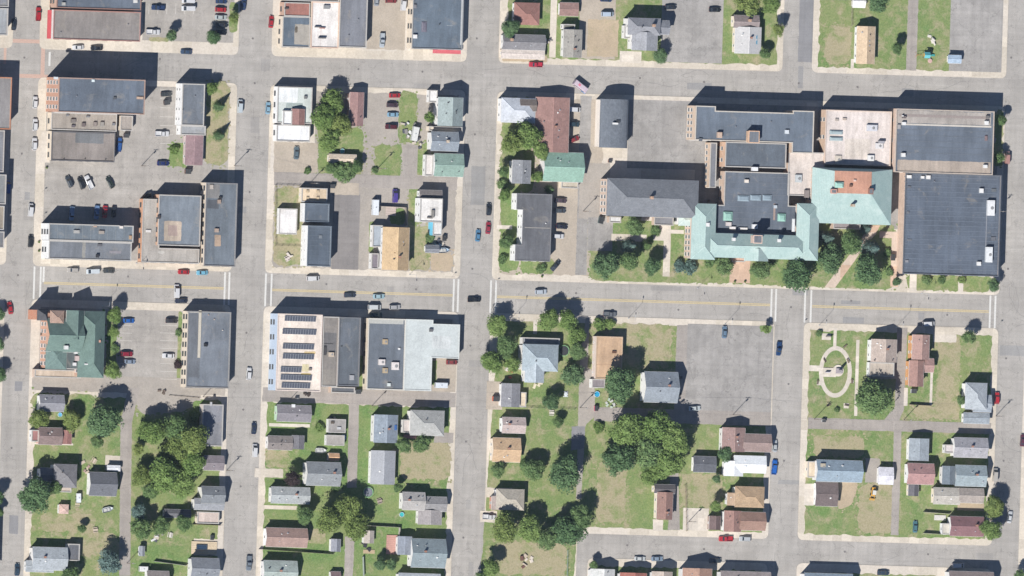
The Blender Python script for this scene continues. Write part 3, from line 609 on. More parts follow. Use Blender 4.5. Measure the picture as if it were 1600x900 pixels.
o = bu('shop_building', 'wide blue slate roof with a red awning at the top centre corner', BD, [bk('flat', 645, -60, 724, 77, 6, (108, 120, 132), cream, cop=(150, 152, 154))], [('sky', 663, 42, 8, 16, .4, (120, 116, 128)), ('unit', 649, 57, 6, 6, 1, white), ('pipe', 687, 38, 3, 3, .7, DK if False else (80, 80, 84)), ('unit', 649, 10, 4, 6, .6, gray), ('strip', 722, 20, 3, 100, .12, (190, 192, 192)), ('strip', 703, 40, 10, 1, .06, (150, 158, 164))], win='shop', spacing=5)
m = MB(); q = P(698, 81.5, 3); p0 = o.location; m.box(q.x-p0.x-5.8, q.x-p0.x+5.8, q.y-p0.y-.6, q.y-p0.y+.9, 2.8, 3.0); m.build('awning', surf('paint', (214, 110, 118)), o)
# --- top third block
bu('bungalow', 'rust brown hip roofed bungalow at the top beside a round green tree', HS, [bk('hip', 803, 4, 843, 39, 3.6, (164, 122, 112), wwall, pitch=.35)], [('pipe', 827, 22, 2, 2, .4, (70, 66, 66))])
bu('garage', 'small pinkish brown flat garage at the top between bungalow and gravel drive', SH, [bk('gable', 874, 4, 904, 25, 2.9, (160, 130, 122), wwall, pitch=.15)], win='small')
bu('bungalow', 'low grey roofed house with a wide cream front against the upper street', HS, [bk('gable', 785, 54, 852, 78, 3.4, (140, 138, 140), wwall, pitch=.35), bk('gable', 783, 77, 851, 92, 2.8, (222, 210, 200), cream, pitch=.12)], chim=[(800, 62, .9, 0)])
bu('cottage', 'narrow beige roof with white west wall facing the upper street', HS, [bk('gable', 880, 46, 909, 90, 4.2, (166, 162, 154), wwall, pitch=.25), bk('flat', 880, 38, 898, 46, 3.4, (120, 120, 112), wwall, wk='siding')], [('pipe', 899, 57, 2, 2, .5, (90, 90, 92))])
bu('large_house', 'big grey cross gabled house on the lawn at the top centre', HS, [bk('hip', 981, 28, 1032, 55, 6.8, (150, 151, 156), wwall, pitch=.5), bk('gable', 987, 50, 1027, 79, 6.2, (166, 167, 171), wwall, ax='y', pitch=.4), bk('gable', 1020, 32, 1046, 54, 5.2, (140, 142, 148), wwall, ax='x', pitch=.4), bk('flat', 975, 40, 985, 60, 3, white, wwall, wk='siding')], [('pipe', 1004, 42, 2, 2, 1.6, (60, 60, 62))], chim=[(1022, 40, 1.0, 0)])
bu('cottage', 'white metal roofed house with two blue skylights near the upper right street', HS, [bk('gable', 1148, 42, 1189, 84, 4.2, (208, 206, 204), cream, ax='y', pitch=.3, rk='metal'), bk('gable', 1146, 24, 1186, 44, 4.4, (150, 138, 136), cream, ax='x', pitch=.4)], [('sky', 1180, 58, 7, 7, .25, (90, 160, 190), 0, .5), ('sky', 1180, 66, 7, 7, .25, (90, 160, 190), 0, .5)], chim=[(1172, 32, 1.2, 1)])
# --- top right block
bu('mobile_home', 'long narrow house with white west slope and tan east slope', HS, [bk('gable', 1338, 41, 1367, 100, 3.8, (214, 190, 160), white, ax='y', pitch=.4)], [('pipe', 1360, 54, 2, 2, .5, (70, 60, 56)), ('pipe', 1359, 80, 2, 2, .5, (120, 90, 70))])
bu('garden_shed', 'small white shed on the grass at the top edge right of the patched street', SH, [bk('gable', 1332, -8, 1352, 12, 2.6, white, wwall)], win='small')
bu('utility_shed', 'small pale blue shed on the paved lot at top right', SH, [bk('gable', 1481, 86, 1502, 99, 2.6, (176, 194, 212), wwall, pitch=.2)], win='small')
# --- block with the brick corner building
bu('corner_block', 'three storey orange brick corner building with slate roof and long black shadow', BD, [bk('flat', 91, 123, 226, 177, 14, slate, (202, 152, 128), cop=(176, 150, 136), ws='school', sp=2.6)], [('unit', 146, 126, 4, 4, .7, (225, 235, 236)), ('unit', 180, 153, 4, 4, .5, (90, 92, 96)), ('unit', 219, 153, 10, 4, .5, (196, 170, 150)), ('unit', 88, 122, 6, 4, 1, (220, 224, 226)), ('pipe', 120, 150, 2, 2, .5, gray)], win='school')
bu('shop_building', 'low tan roof with six small vents beside the brick corner building', BD, [bk('flat', 80, 177, 182, 204, 4.6, (168, 160, 150), cream)], [('unit', 115, 189, 7, 6, .8, (130, 124, 120)), ('unit', 131, 195, 5, 6, .8, (120, 110, 108)), ('unit', 149, 194, 5, 7, .7, (150, 140, 134)), ('unit', 160, 194, 5, 7, .8, (160, 156, 150)), ('unit', 138, 182, 5, 3, .7, gray), ('unit', 106, 180, 4, 3, .7, gray), ('unit', 115, 197, 5, 4, .7, (110, 104, 108)), ('unit', 178, 194, 4, 4, .6, gray)], win='shop')
bu('shop_building', 'brown grey flat roof with dark parapet above the open parking court', BD, [bk('flat', 80, 206, 179, 252, 4.6, (150, 142, 136), cream, cop=(112, 110, 112))], [('patch', 140, 216, 44, 16, 0, (122, 124, 126)), ('strip', 128, 207, 88, 1.5, .1, (90, 92, 96)), ('pipe', 100, 248, 2, 2, .4, DK if False else (70, 66, 64)), ('pipe', 133, 248, 2, 2, .4, (70, 66, 64)), ('pipe', 165, 249, 2, 2, .4, (70, 66, 64))], win='shop')
bu('rear_annex', 'small square tan annex behind the low vented roof', BD, [bk('flat', 188, 181, 207, 204, 3.6, (172, 164, 156), cream)], win='small')
bu('town_house', 'white walled building with slate roof beside the narrow dry lawn', BD, [bk('flat', 284, 131, 319, 196, 7.5, (120, 126, 134), white, wk='siding', sides='wse'), bk('flat', 282, 196.5, 321, 211, 5, (172, 174, 176), white, wk='siding'), bk('gable', 289, 211, 317, 258, 3.6, (158, 132, 134), (200, 180, 176), ax='y', pitch=.15, wk='siding')], [('pipe', 286, 171, 2, 2, .5, (80, 80, 84)), ('pipe', 305, 150, 2, 2, .5, gray)])
bu('long_commercial_building', 'long two toned slate roof with white west front above the main street', BD, [bk('flat', 76, 351, 208, 377, 9, (120, 129, 137), white, wk='siding'), bk('flat', 76, 377.5, 205, 406, 8.4, (128, 132, 138), white, wk='siding', sides='wse')], [('unit', 120, 362, 9, 5, .7, (176, 174, 170)), ('unit', 159, 363, 8, 5, .7, (170, 160, 150)), ('unit', 190, 355, 5, 4, .9, (235, 225, 215)), ('unit', 149, 354, 5, 2, .5, (200, 170, 150)), ('patch', 131, 390, 5, 26, 0, (160, 158, 152), 1), ('unit', 156, 383, 6, 4, .6, (110, 110, 114), 1), ('unit', 153, 400, 4, 5, 1, (60, 60, 64), 1), ('strip', 180, 394, 18, 4, .08, (150, 146, 150), 1), ('unit', 204, 371, 4, 6, .5, (190, 160, 130))]+[('strip', 90+i*13, 364, .8, 24, .06, (134, 140, 144)) for i in range(9)], win='shop')
bu('workshop_building', 'slate roof raised over a wide tan roof with orange west wall on main street', BD, [bk('flat', 247, 305, 313, 384, 6.2, (128, 136, 144), (214, 170, 140)), bp([(222, 312), (249, 312), (249, 388), (312, 388), (312, 411), (222, 411)], 4.2, (180, 174, 166), (214, 160, 126))], [('patch', 270, 361, 27, 31, 0, (192, 176, 158)), ('patch', 270, 360, 14, 17, 0, (176, 156, 146)), ('unit', 249, 339, 4, 6, .8, (80, 76, 76)), ('unit', 232, 361, 8, 4, .5, (225, 220, 215), 1), ('patch', 252, 394, 10, 4, 0, (200, 196, 188), 1)], win='shop')
bu('tall_narrow_building', 'narrow slate roofed building with cream west wall at the main street corner', BD, [bk('flat', 320, 286, 369, 416, 6.6, (118, 126, 134), cream, cop=(140, 138, 138))], [('patch', 333, 299, 20, 22, 0, (140, 138, 136)), ('unit', 331, 292, 5, 7, .7, (190, 180, 170)), ('patch', 333, 319, 18, 14, 0, (96, 100, 106)), ('unit', 343, 315, 5, 6, .8, (170, 150, 136)), ('unit', 339, 360, 6, 6, .9, (180, 160, 146)), ('patch', 340, 376, 10, 18, 0, (190, 166, 144)), ('unit', 345, 309, 4, 4, .8, (60, 60, 62))], win='shop')
# --- block with the orange house
bu('shop_building', 'white flat roofed building with a brown gabled dormer at the street corner', BD, [bk('flat', 433, 136, 487, 193, 4.6, (206, 212, 206), white, wk='siding'), bk('gable', 455, 170, 476, 195, 5.6, (156, 120, 114), white, ax='y', pitch=.35, wk='siding', win=False), bk('flat', 442, 173, 456, 195, 5.6, (238, 238, 236), white, wk='siding', win=False), bk('flat', 432, 195.5, 484, 221, 4.2, (240, 240, 240), white, wk='siding')], [('patch', 450, 148, 30, 24, 0, (230, 232, 230)), ('patch', 460, 165, 26, 9, 0, (160, 170, 166)), ('unit', 478, 152, 4, 5, .7, (120, 120, 120))], win='shop')
bu('long_shed', 'narrow mauve roofed outbuilding beside the big leafy trees', SH, [bk('gable', 546, 144, 568, 197, 4.4, (162, 130, 126), (190, 160, 150), ax='y', pitch=.3)], win='small')
bu('town_house', 'grey green roofed house with a pointed shadow on the third street', HS, [bk('gable', 684, 152, 723, 197, 6.5, (160, 172, 170), wwall, ax='y', pitch=.5), bk('flat', 670, 198, 722, 205, 3, cream, cream, wk='siding', win=False), bk('flat', 670, 141, 683, 160, 2.8, (236, 234, 230), wwall, wk='siding')], [('pipe', 713, 177, 2, 2, 1, (90, 90, 92))])
bu('town_house', 'grey roofed house joined to the green roofed one by a dark gap', HS, [bk('gable', 673, 206, 716, 236, 5.6, (142, 150, 158), wwall, ax='x', pitch=.4)], chim=[(700, 221, .8, 0)])
bu('town_house', 'sage green roofed house with white west porch beside the narrow alley', HS, [bk('gable', 678, 240, 724, 276, 5.2, (146, 170, 158), wwall, ax='x', pitch=.3), bk('flat', 664, 242, 676, 275, 3, (235, 228, 222), wwall, wk='siding')], [('pipe', 681, 252, 2, 2, .6, (80, 90, 86))])
bu('office_trailer', 'plain white box trailer standing inside the fenced lawn', SH, [bk('flat', 436, 326, 464, 366, 3, (244, 240, 236), white, wk='siding', par=.1)], win='small')
bu('workshop_building', 'dark slate stepped roofs with white west wall beside the black asphalt lot', BD, [bk('flat', 480, 353, 517, 416, 7.6, (94, 104, 116), white, wk='siding', cop=(112, 122, 132)), bk('flat', 476, 318, 514, 347, 5.6, (100, 110, 122), white, wk='siding', cop=(112, 122, 132)), bk('flat', 471, 294, 511, 316, 3.4, (226, 204, 174), cream, wk='siding', par=.2)], [('unit', 501, 370, 5, 5, .3, (130, 136, 142)), ('unit', 481, 299, 4, 4, .4, (200, 180, 150), 2), ('unit', 497, 299, 4, 4, .4, (200, 180, 150), 2), ('unit', 481, 309, 4, 4, .4, (200, 180, 150), 2), ('unit', 497, 309, 4, 4, .4, (200, 180, 150), 2)]+[('strip', 498.5, 360+i*8, 34, .7, .05, (106, 116, 126)) for i in range(7)], win='small')
bu('gabled_house', 'large house with an orange tan gabled roof facing the main street', HS, [bk('gable', 597, 355, 639, 422, 6.4, (206, 178, 140), wwall, ax='y', pitch=.5), bk('flat', 582, 352, 597, 386, 3.2, (176, 184, 192), wwall, wk='siding'), bk('flat', 580, 396, 591, 420, 3, (140, 132, 138), wwall, wk='siding')], [('pipe', 617, 395, 3, 2, 1.6, (110, 80, 50))])
bu('white_house', 'white roofed L shaped house with a long rear wing and grey north porch', HS, [bk('flat', 656, 310, 691, 347, 6, (240, 236, 230), white, wk='siding'), bk('flat', 676, 347.5, 690, 368, 5.2, (238, 234, 230), (110, 190, 220), wk='siding', win=False), bk('gable', 655, 297, 691, 311, 4.2, (126, 120, 118), white, ax='x', pitch=.2)], [('unit', 677, 334, 4, 12, .8, (140, 136, 130)), ('unit', 672, 340, 8, 3, .6, (120, 116, 112)), ('patch', 678, 330, 14, 14, 0, (216, 212, 206))])
bu('garden_shed', 'small grey gabled shed in the yard south of the white L shaped house', SH, [bk('gable', 664, 383, 686, 395, 2.6, (132, 134, 140), wwall)], win='small')
bu('pavilion', 'cream roofed pavilion on the grass just above the alley hedge', SH, [bk('gable', 513, 241, 557, 255, 2.8, (216, 200, 180), cream, ax='x', pitch=.25)], win='small')
# --- west part of the school block
bu('town_house', 'white and grey hip roofed house at the school block corner', HS, [bk('hip', 783, 153, 836, 192, 5.4, (206, 210, 216), white, pitch=.4), bk('gable', 812, 155, 838, 174, 5.8, (124, 114, 108), white, ax='x', pitch=.35, win=False)])
bu('long_apartment_building', 'long red brown roof running back from the upper street beside trees', HS, [bk('gable', 836, 152, 889, 238, 5.2, (162, 128, 120), (190, 168, 156), ax='y', pitch=.18)], [('pipe', 850, 190, 2, 2, .5, gray), ('pipe', 872, 215, 2, 2, .5, gray)])
bu('barrel_roofed_building', 'slate round topped building with white west wall by the school car park', BD, [bk('barrel', 937, 155, 981, 231, 6.2, (116, 122, 130), (236, 226, 214), ax='y', rise=2.0, wk='siding')], [('unit', 962, 193, 8, 3, 1, white, 0, 2.0), ('unit', 966, 190, 6, 4, .8, (80, 82, 86), 0, 1.6)], win='shop', door='w')
bu('cottage', 'small grey roofed house between the big tree and the green roofed one', HS, [bk('gable', 800, 250, 829, 287, 4.6, (146, 148, 152), wwall, ax='y', pitch=.3)], [('pipe', 821, 267, 3, 3, .8, white)])
bu('gabled_house', 'green roofed house with dark north slope and pale south slope', HS, [bk('gable', 848, 238, 911, 284, 5, (146, 178, 162), wwall, ax='x', pitch=.42), bk('flat', 877, 284, 903, 294, 2.8, (206, 196, 178), cream, wk='siding', win=False)])
bu('apartment_building', 'large charcoal roofed building with stepped white west wall by gravel parking', HS, [bp([(806, 303), (861, 303), (861, 408), (806, 408), (806, 383), (816, 383), (816, 328), (806, 328)], 6.2, (108, 109, 113), white, wk='siding', par=.1, cop=(130, 130, 132))], [('pipe', 853, 349, 2, 2, .5, white), ('strip', 840, 356, 40, 1.4, .1, (160, 156, 150))])
# --- school
SC = 'school'
bu('school_annex', 'brick school annex with grey hip roof and a single white chimney', SC, [bk('hip', 948, 280, 1091, 339, 9, (130, 133, 138), brickl, pitch=.42, sp=2.4), bk('flat', 1022, 339, 1052, 352, 3.2, (140, 140, 144), brickl), bk('flat', 952, 338.5, 970, 348, 3.0, white, brickl, win=False)], win='school', chim=[(1019, 309, 1.6, 0)])
bu('school_north_wing', 'long slate roofed brick wing of the school along the upper street', SC, [bp([(1086, 168), (1117, 168), (1117, 175), (1238, 175), (1238, 171), (1271, 171), (1271, 237), (1238, 237), (1238, 221.5), (1086, 221.5)], 10, (114, 124, 136), (212, 188, 166), cop=(206, 198, 186), sp=2.2), bk('flat', 1109, 223, 1119, 293, 6, (136, 138, 144), (212, 188, 166), sp=2.2, par=.2), bk('flat', 1133, 223, 1228, 262, 9.2, (104, 112, 121), (216, 180, 152), par=.3, sides='we')], [('penthouse', 1178, 214, 16, 18, 3, (214, 176, 146)), ('unit', 1125, 211, 7, 9, 1.4, (205, 180, 160)), ('unit', 1180, 264, 9, 6, 1.6, (240, 240, 240), 2), ('unit', 1230, 206, 6, 6, .8, (220, 226, 230)), ('unit', 1095, 218, 5, 5, .5, (100, 104, 110)), ('pipe', 1150, 198, 2, 2, .5, gray), ('pipe', 1205, 190, 2, 2, .5, gray)], win='school')
bu('school_centre_block', 'low slate roof with skylights enclosed by the green copper U of the school', SC, [bp([(1131, 269), (1232, 269), (1232, 320), (1248, 320), (1248, 366), (1114, 366), (1114, 322), (1131, 322)], 6.4, (106, 114, 125), brickl, par=.2, sides='w')], [('sky', 1162, 310, 18, 9, .6, (150, 166, 176)), ('sky', 1181, 309, 17, 9, .6, (150, 166, 176)), ('sky', 1199, 309, 14, 9, .6, (150, 166, 176)), ('sky', 1138, 338, 14, 14, 1, (160, 200, 186)), ('sky', 1222, 340, 12, 12, 1, (160, 204, 190)), ('unit', 1167, 283, 6, 5, .9, (236, 226, 214)), ('unit', 1106+74, 354, 8, 7, 1.2, (240, 240, 240)), ('unit', 1145, 356, 9, 4, .8, (235, 230, 226)), ('unit', 1161, 357, 14, 3, .6, (236, 232, 226)), ('unit', 1127+12, 350, 8, 6, 1, (220, 210, 206)), ('unit', 1106+106, 323, 5, 5, .7, (196, 204, 210)), ('strip', 1210, 331, 3, 26, .1, (170, 150, 140))]+[('strip', 1181, 276+i*9.5, 96, .7, .05, (118, 124, 132)) for i in range(9)], win='school', door='w')
bu('school_copper_wing', 'U shaped school front with green copper roofs and brick west wall', SC, [bk('hip', 1100, 366, 1262, 404, 9, copper, brickl, rk='copper', ax='x', pitch=.5, sp=2.2), bk('hip', 1080, 318, 1118, 405.5, 9.02, copper, (214, 186, 168), rk='copper', ax='y', pitch=.45, sp=2.1), bk('hip', 1244, 318, 1279, 407, 9.03, copper, brickl, rk='copper', ax='y', pitch=.45, sp=2.2), bk('hip', 1060, 334, 1090, 353, 6, (214, 226, 218), white, rk='copper', pitch=.25, wk='siding'), bk('gable', 1163, 388, 1200, 408, 9.1, copper, brickl, rk='copper', ax='y', pitch=.5, win=False), bk('flat', 1143, 400, 1164, 409, 4, (226, 190, 170), brickl, win=False)], [('penthouse', 1184, 374, 13, 12, 3.4, (216, 188, 172), 0, 2.6), ('unit', 1147, 374, 5, 5, 1, white, 0, 2.2), ('unit', 1218, 376, 5, 5, 1, white, 0, 2.2), ('unit', 1106, 351, 6, 6, .8, white, 1, 1.5), ('unit', 1240, 352, 4, 20, .6, (235, 235, 232), 2, .6)], win='school')
bu('school_hall', 'school hall with green copper hip roof round a terracotta flat deck', SC, [bk('deck', 1268, 263, 1393, 350, 8.6, copper, brickl, rk='copper', deck=(1304, 268, 1361, 302), rise=4.4, deckc=(204, 154, 130), sp=2.3), bk('flat', 1302, 345, 1344, 358, 4, (170, 160, 160), brickl, win=False)], [('sky', 1312, 289, 13, 9, 1.2, (170, 210, 196), 0, 4.5), ('unit', 1336, 282, 4, 3, .6, (230, 200, 186), 0, 4.5), ('unit', 1330, 283+7, 4, 4, .8, (120, 90, 76), 0, 4.5), ('penthouse', 1303, 299, 8, 6, 1.4, (200, 150, 136), 0, 4.0), ('penthouse', 1361, 299, 6, 8, 1.8, (140, 96, 84), 0, 4.0)], win='school', chim=[(1334, 321, 1.0, 0)])
bu('school_link_building', 'sandy pink flat roof with skylights between slate wing and gymnasium', SC, [bk('flat', 1289, 173, 1392, 258, 7.2, (230, 218, 210), (214, 184, 160), cop=(226, 206, 190)), bk('flat', 1231, 238, 1288, 306, 6.2, (230, 218, 208), brickl, par=.2, win=False)], [('sky', 1307, 207, 20, 6, .8, (176, 192, 194)), ('sky', 1307, 217, 20, 6, .8, (176, 192, 194)), ('unit', 1363, 200, 16, 10, 1, (214, 214, 218)), ('unit', 1378, 222, 9, 4, 1.4, (170, 168, 172)), ('unit', 1308, 187, 5, 4, .4, (180, 170, 160)), ('unit', 1320, 186, 6, 4, .4, (190, 176, 164)), ('unit', 1361, 247, 10, 9, .9, white), ('unit', 1248, 279, 10, 12, .8, (200, 204, 204), 1), ('unit', 1310, 250, 10, 14, .5, (214, 204, 190)), ('unit', 1374, 228, 12, 9, .6, (226, 222, 220)), ('patch', 1340, 232, 40, 30, 0, (228, 216, 204)), ('unit', 1261, 303, 7, 12, 1, (150, 140, 136), 1)], win='school', spacing=6)
bu('gymnasium_north_hall', 'slate roof with two tan bands north of the big gymnasium', SC, [bk('flat', 1399, 172, 1552, 271, 9.4, (110, 119, 131), (214, 188, 170), cop=(196, 182, 168))], [('patch', 1475, 184, 146, 20, 0, (178, 170, 162)), ('patch', 1475, 260, 146, 17, 0, (182, 168, 154)), ('strip', 1475, 196, 148, 2.5, .1, (214, 206, 194)), ('strip', 1475, 182, 140, 4, .05, (160, 148, 142)), ('unit', 1413, 193, 6, 5, 1, white), ('unit', 1413, 183, 6, 4, .8, (120, 110, 108)), ('unit', 1405, 198, 5, 7, .7, (170, 166, 164)), ('unit', 1542, 192, 6, 6, 1, white), ('unit', 1544, 183, 5, 5, .9, (120, 116, 114)), ('unit', 1412, 242, 6, 6, 1.1, white), ('unit', 1540, 260, 6, 5, 1, white), ('unit', 1541, 216, 4, 8, .4, (140, 120, 120)), ('unit', 1411, 181, 2, 2, 1, white)]+[('strip', 1475, 204+i*9, 148, .7, .05, (114, 121, 129)) for i in range(5)], win='school', spacing=7)
bu('gymnasium', 'huge square dark slate gymnasium roof with long white vents at right', SC, [bk('flat', 1412, 272, 1562, 430, 7, (100, 109, 122), (216, 190, 172), cop=(110, 114, 120), par=.35)], [('unit', 1549, 325, 11, 24, 1.5, (236, 236, 236)), ('unit', 1546, 398, 10, 24, 1.5, (232, 234, 234)), ('unit', 1534, 298, 6, 7, 1, white), ('unit', 1530, 412, 6, 6, 1, white), ('unit', 1442, 277, 5, 4, .7, white), ('unit', 1451, 277, 6, 6, .9, white), ('unit', 1421, 276, 7, 5, .8, white), ('pipe', 1460, 283, 3, 3, .4, gray), ('unit', 1421, 292, 5, 3, .3, (110, 112, 118)), ('unit', 1552, 373, 7, 6, .3, (112, 114, 120)), ('unit', 1553, 297, 7, 5, .3, (112, 116, 120)), ('strip', 1541, 362, 1.2, 52, .12, (150, 152, 158)), ('strip', 1483, 350, .8, 150, .05, (104, 112, 122)), ('unit', 1419, 332, 4, 4, .3, (120, 122, 128)), ('unit', 1417, 408, 5, 4, .3, (150, 150, 154)), ('unit', 1421, 375, 7, 3, .2, (120, 124, 130))]+[('strip', 1486, 278+i*7.5, 146, .9, .06, (116, 126, 139)) for i in range(20)], win='school', spacing=8, sides='sen')
# --- block with the church
g1, g2 = (112, 134, 126), (102, 122, 116)
ch = bu('church', 'brick church with steep cross gabled green roof and corner tower', 'church', [bk('gable', 72, 498, 128, 550, 8.0, g1, (206, 158, 134), ax='x', pitch=.62, ws='school', sp=2.6), bk('hip', 122, 486, 163, 590, 7.6, g1, brickc, ax='y', pitch=.7, ws='school'), bk('hip', 71, 538, 104, 577, 7.4, (120, 142, 136), (206, 158, 134), ax='y', pitch=.3, ws='school', sp=2.6), bk('gable', 103, 485, 131, 530, 8.8, g2, brickc, ax='y', pitch=.95, win=False), bk('hip', 78, 485, 100, 506, 9.0, (172, 146, 132), (206, 158, 134), pitch=.5, win=False), bk('flat', 103, 549, 124, 577, 7.2, (104, 112, 112), brickc, par=.1, win=False), bk('flat', 54, 578, 126, 590, 3.0, (208, 190, 170), brickl, par=.2)], [('unit', 104, 543, 6, 6, 1.2, (226, 226, 222), 0, 1.8), ('unit', 119, 551, 5, 4, 1, (226, 226, 222), 5), ('unit', 121, 560, 6, 8, 1.1, (210, 190, 184), 5), ('unit', 117, 569, 5, 5, .9, (230, 228, 226), 5), ('unit', 106, 515, 6, 2, .8, white, 0, 1.6), ('unit', 152, 533, 11, 4, 1.2, (206, 160, 140), 1, 1.0), ('unit', 147, 549, 2, 4, .6, white, 1, 1.4), ('unit', 135, 569, 5, 2, .5, white, 1, 2)], win='school', door='w')
m = MB(); q = P(66, 492, 11); p0 = ch.location; m.box(q.x-p0.x-1.9, q.x-p0.x+1.9, q.y-p0.y-1.9, q.y-p0.y+1.9, -.3, 11); m.build('tower', surf('brick', (200, 134, 106), 1.3), ch)
m = MB(); m.box(q.x-p0.x-2.2, q.x-p0.x+2.2, q.y-p0.y-2.2, q.y-p0.y+2.2, 11, 11.25); m.box(q.x-p0.x-2.1, q.x-p0.x+2.1, q.y-p0.y-2.1, q.y-p0.y+2.1, 11.25, 14.6, tp=1.95); m.build('spire', surf('shingle', (92, 92, 96)), ch)
bu('office_building', 'tall slate flat roof with cream west wall beside the church car park', BD, [bk('flat', 292, 487, 359, 606, 6.2, (128, 134, 142), cream, cop=(150, 148, 146))], [('strip', 312, 522, 4, 74, .35, (206, 198, 182)), ('strip', 303, 487.5, 22, 2, .2, (200, 194, 184)), ('unit', 322, 539, 5, 5, .8, (50, 50, 52)), ('pipe', 326, 492, 2, 2, .5, (190, 160, 140)), ('pipe', 335, 499, 2, 2, .5, (200, 180, 160)), ('pipe', 348, 516, 2, 2, .5, (210, 200, 190)), ('patch', 304, 540, 18, 100, 0, (116, 120, 126))], win='shop')
bu('cottage', 'small grey house beside the alley south of the church', HS, [bk('gable', 61, 617, 100, 643, 4, (146, 146, 152), wwall, ax='x', pitch=.4)], win='house')
bu('long_garage', 'long plain grey roof at the street edge beside the dense grove', SH, [bk('flat', 316, 632, 348, 697, 4, (142, 143, 148), (206, 196, 188), wk='siding', par=.15)], [('strip', 330, 631, 3, 6, .5, (190, 190, 190))], win='small')
bu('bungalow', 'red brown house with grey verandah roof on the first street', HS, [bk('gable', 60, 668, 97, 695, 4, (140, 122, 118), (200, 160, 150), ax='x', pitch=.35), bk('gable', 97, 672, 112, 694, 3.6, (158, 116, 110), wwall, ax='y', pitch=.2), bk('flat', 49, 672, 60, 690, 2.9, (176, 130, 126), wwall, wk='siding')])
bu('town_house', 'grey hip roofed house behind the round tree on the first street', HS, [bk('hip', 84, 725, 120, 762, 5.6, (136, 134, 136), wwall, pitch=.45), bk('gable', 62, 731, 90, 752, 4.6, (120, 120, 124), wwall, ax='x', pitch=.4), bk('flat', 85, 760, 111, 769, 2.9, (216, 200, 186), wwall, wk='siding', win=False)], [('pipe', 98, 738, 2, 2, 1.4, (70, 60, 56))])
bu('garage', 'dark charcoal gabled garage with white west end beside the lane', SH, [bk('gable', 139, 738, 182, 775, 3.9, (112, 114, 120), white, ax='x', pitch=.42, rk='shingle')], win='small')
bu('bungalow', 'pale grey house with a lower front wing at bottom left', HS, [bk('gable', 50, 855, 105, 891, 4.6, (172, 178, 182), wwall, ax='x', pitch=.3), bk('gable', 40, 876, 84, 894, 3.6, (170, 176, 180), wwall, ax='x', pitch=.15), bk('flat', 106, 850, 124, 876, 3.4, (110, 112, 118), wwall, wk='siding')])
bu('garden_shed', 'low dark roofed shed in the yard north of the white clutter', SH, [bk('gable', 256, 796, 298, 809, 2.8, (112, 112, 116), wwall)], win='small')
bu('town_house', 'grey house with white porch posts by the second street below the grove', HS, [bk('gable', 314, 760, 351, 787, 5.4, (132, 136, 140), wwall, ax='x', pitch=.45), bk('gable', 303, 779, 350, 797, 4.6, (156, 158, 162), wwall, ax='x', pitch=.3), bk('flat', 308, 800, 342, 818, 2.8, (206, 190, 180), cream, wk='siding', win=False)], [('pipe', 334, 775, 2, 2, 1, gray)])
bu('garage', 'brown grey shed roofed garage between the grove and the second street', SH, [bk('gable', 318, 712, 350, 735, 3.4, (140, 132, 136), wwall, pitch=.3)], win='small')
bu('town_house', 'grey house at the bottom below the deck with the dark tub', HS, [bk('gable', 298, 872, 342, 905, 5, (136, 140, 146), wwall, ax='x', pitch=.4)])
bu('cottage', 'brown grey roof cut by the bottom edge beside a white trailer', HS, [bk('gable', 229, 892, 264, 920, 3.8, (150, 142, 138), wwall, ax='x', pitch=.35)])
bu('garden_shed', 'narrow grey shed beside the lane near the bottom left', SH, [bk('gable', 217, 853, 226, 869, 2.4, (146, 150, 156), wwall)], win='small')
bu('garden_shed', 'small pink square shed on the open lawn at lower left', SH, [bk('hip', 92, 788, 107, 803, 2.4, (214, 184, 172), wwall, ov=.2, pitch=.2)], win='small')
bu('garden_shed', 'white flat shed roof beside the lane north of the charcoal garage', SH, [bk('gable', 167, 727, 188, 736, 2.6, (222, 224, 228), wwall, pitch=.15)], win='small')
# --- block with the solar roof
sol = bu('solar_building', 'cream flat roof with seven rows of solar panels and pale blue west wall', BD, [bk('flat', 432, 491, 502, 611, 8.6, (236, 222, 208), (190, 204, 220), wk='siding', cop=(230, 214, 202))], [('patch', 484, 551, 18, 4, 0, (214, 190, 140)), ('patch', 478, 585, 16, 4, 0, (200, 180, 130)), ('patch', 477, 575, 10, 12, 0, (222, 210, 170)), ('unit', 485, 577, 4, 4, .6, (140, 130, 120)), ('strip', 434.5, 551, 4, 112, .06, (238, 222, 210))], win='shop', spacing=5)
PANEL = MB(); PANEL.add([(-.52, -.8, 0), (.52, -.8, 0), (.52, .8, .35), (-.52, .8, .35), (-.52, -.8, .05), (.52, -.8, .05), (.52, .8, .4), (-.52, .8, .4)], [(3, 2, 1, 0), (4, 5, 6, 7), (0, 1, 5, 4), (1, 2, 6, 5), (2, 3, 7, 6), (3, 0, 4, 7)])
PANEL.add([(-.48, -.75, .067), (.48, -.75, .067), (.48, .75, .395), (-.48, .75, .395)], [(0, 1, 2, 3)], 1)
PANEL = PANEL.mesh('solar_panel', [STEEL, plain('solar_cell', (.045, .05, .065), .5)])
for i, (y, xa, xb) in enumerate([(498, 444, 494), (518.5, 441, 494), (541.5, 440, 492), (557, 441, 491), (577.5, 438, 471), (590, 438, 487), (602.5, 438, 486)]):
    q = P((xa+xb)/2, y, 8.8); nn = int((xb-xa)/4.05); r_ = empty('solar_row', (q.x, q.y, 8.62))
    nth = ['northernmost', 'second', 'third', 'fourth', 'short fifth', 'sixth', 'southernmost'][i]
    tag(r_, '%s row of dark solar panels on the cream flat roof' % nth, 'solar panels', 'rows of solar panels')
    for k in range(nn): inst('solar_panel', PANEL, r_, ((k-(nn-1)/2)*1.08, 0, .12), 0, (1, 1.3, 1))
    m = MB(); L_ = nn*.54; m.box(-L_, L_, -.7, -.64, 0, .12); m.box(-L_, L_, .62, .68, 0, .42); m.build('rail', STEEL, r_)
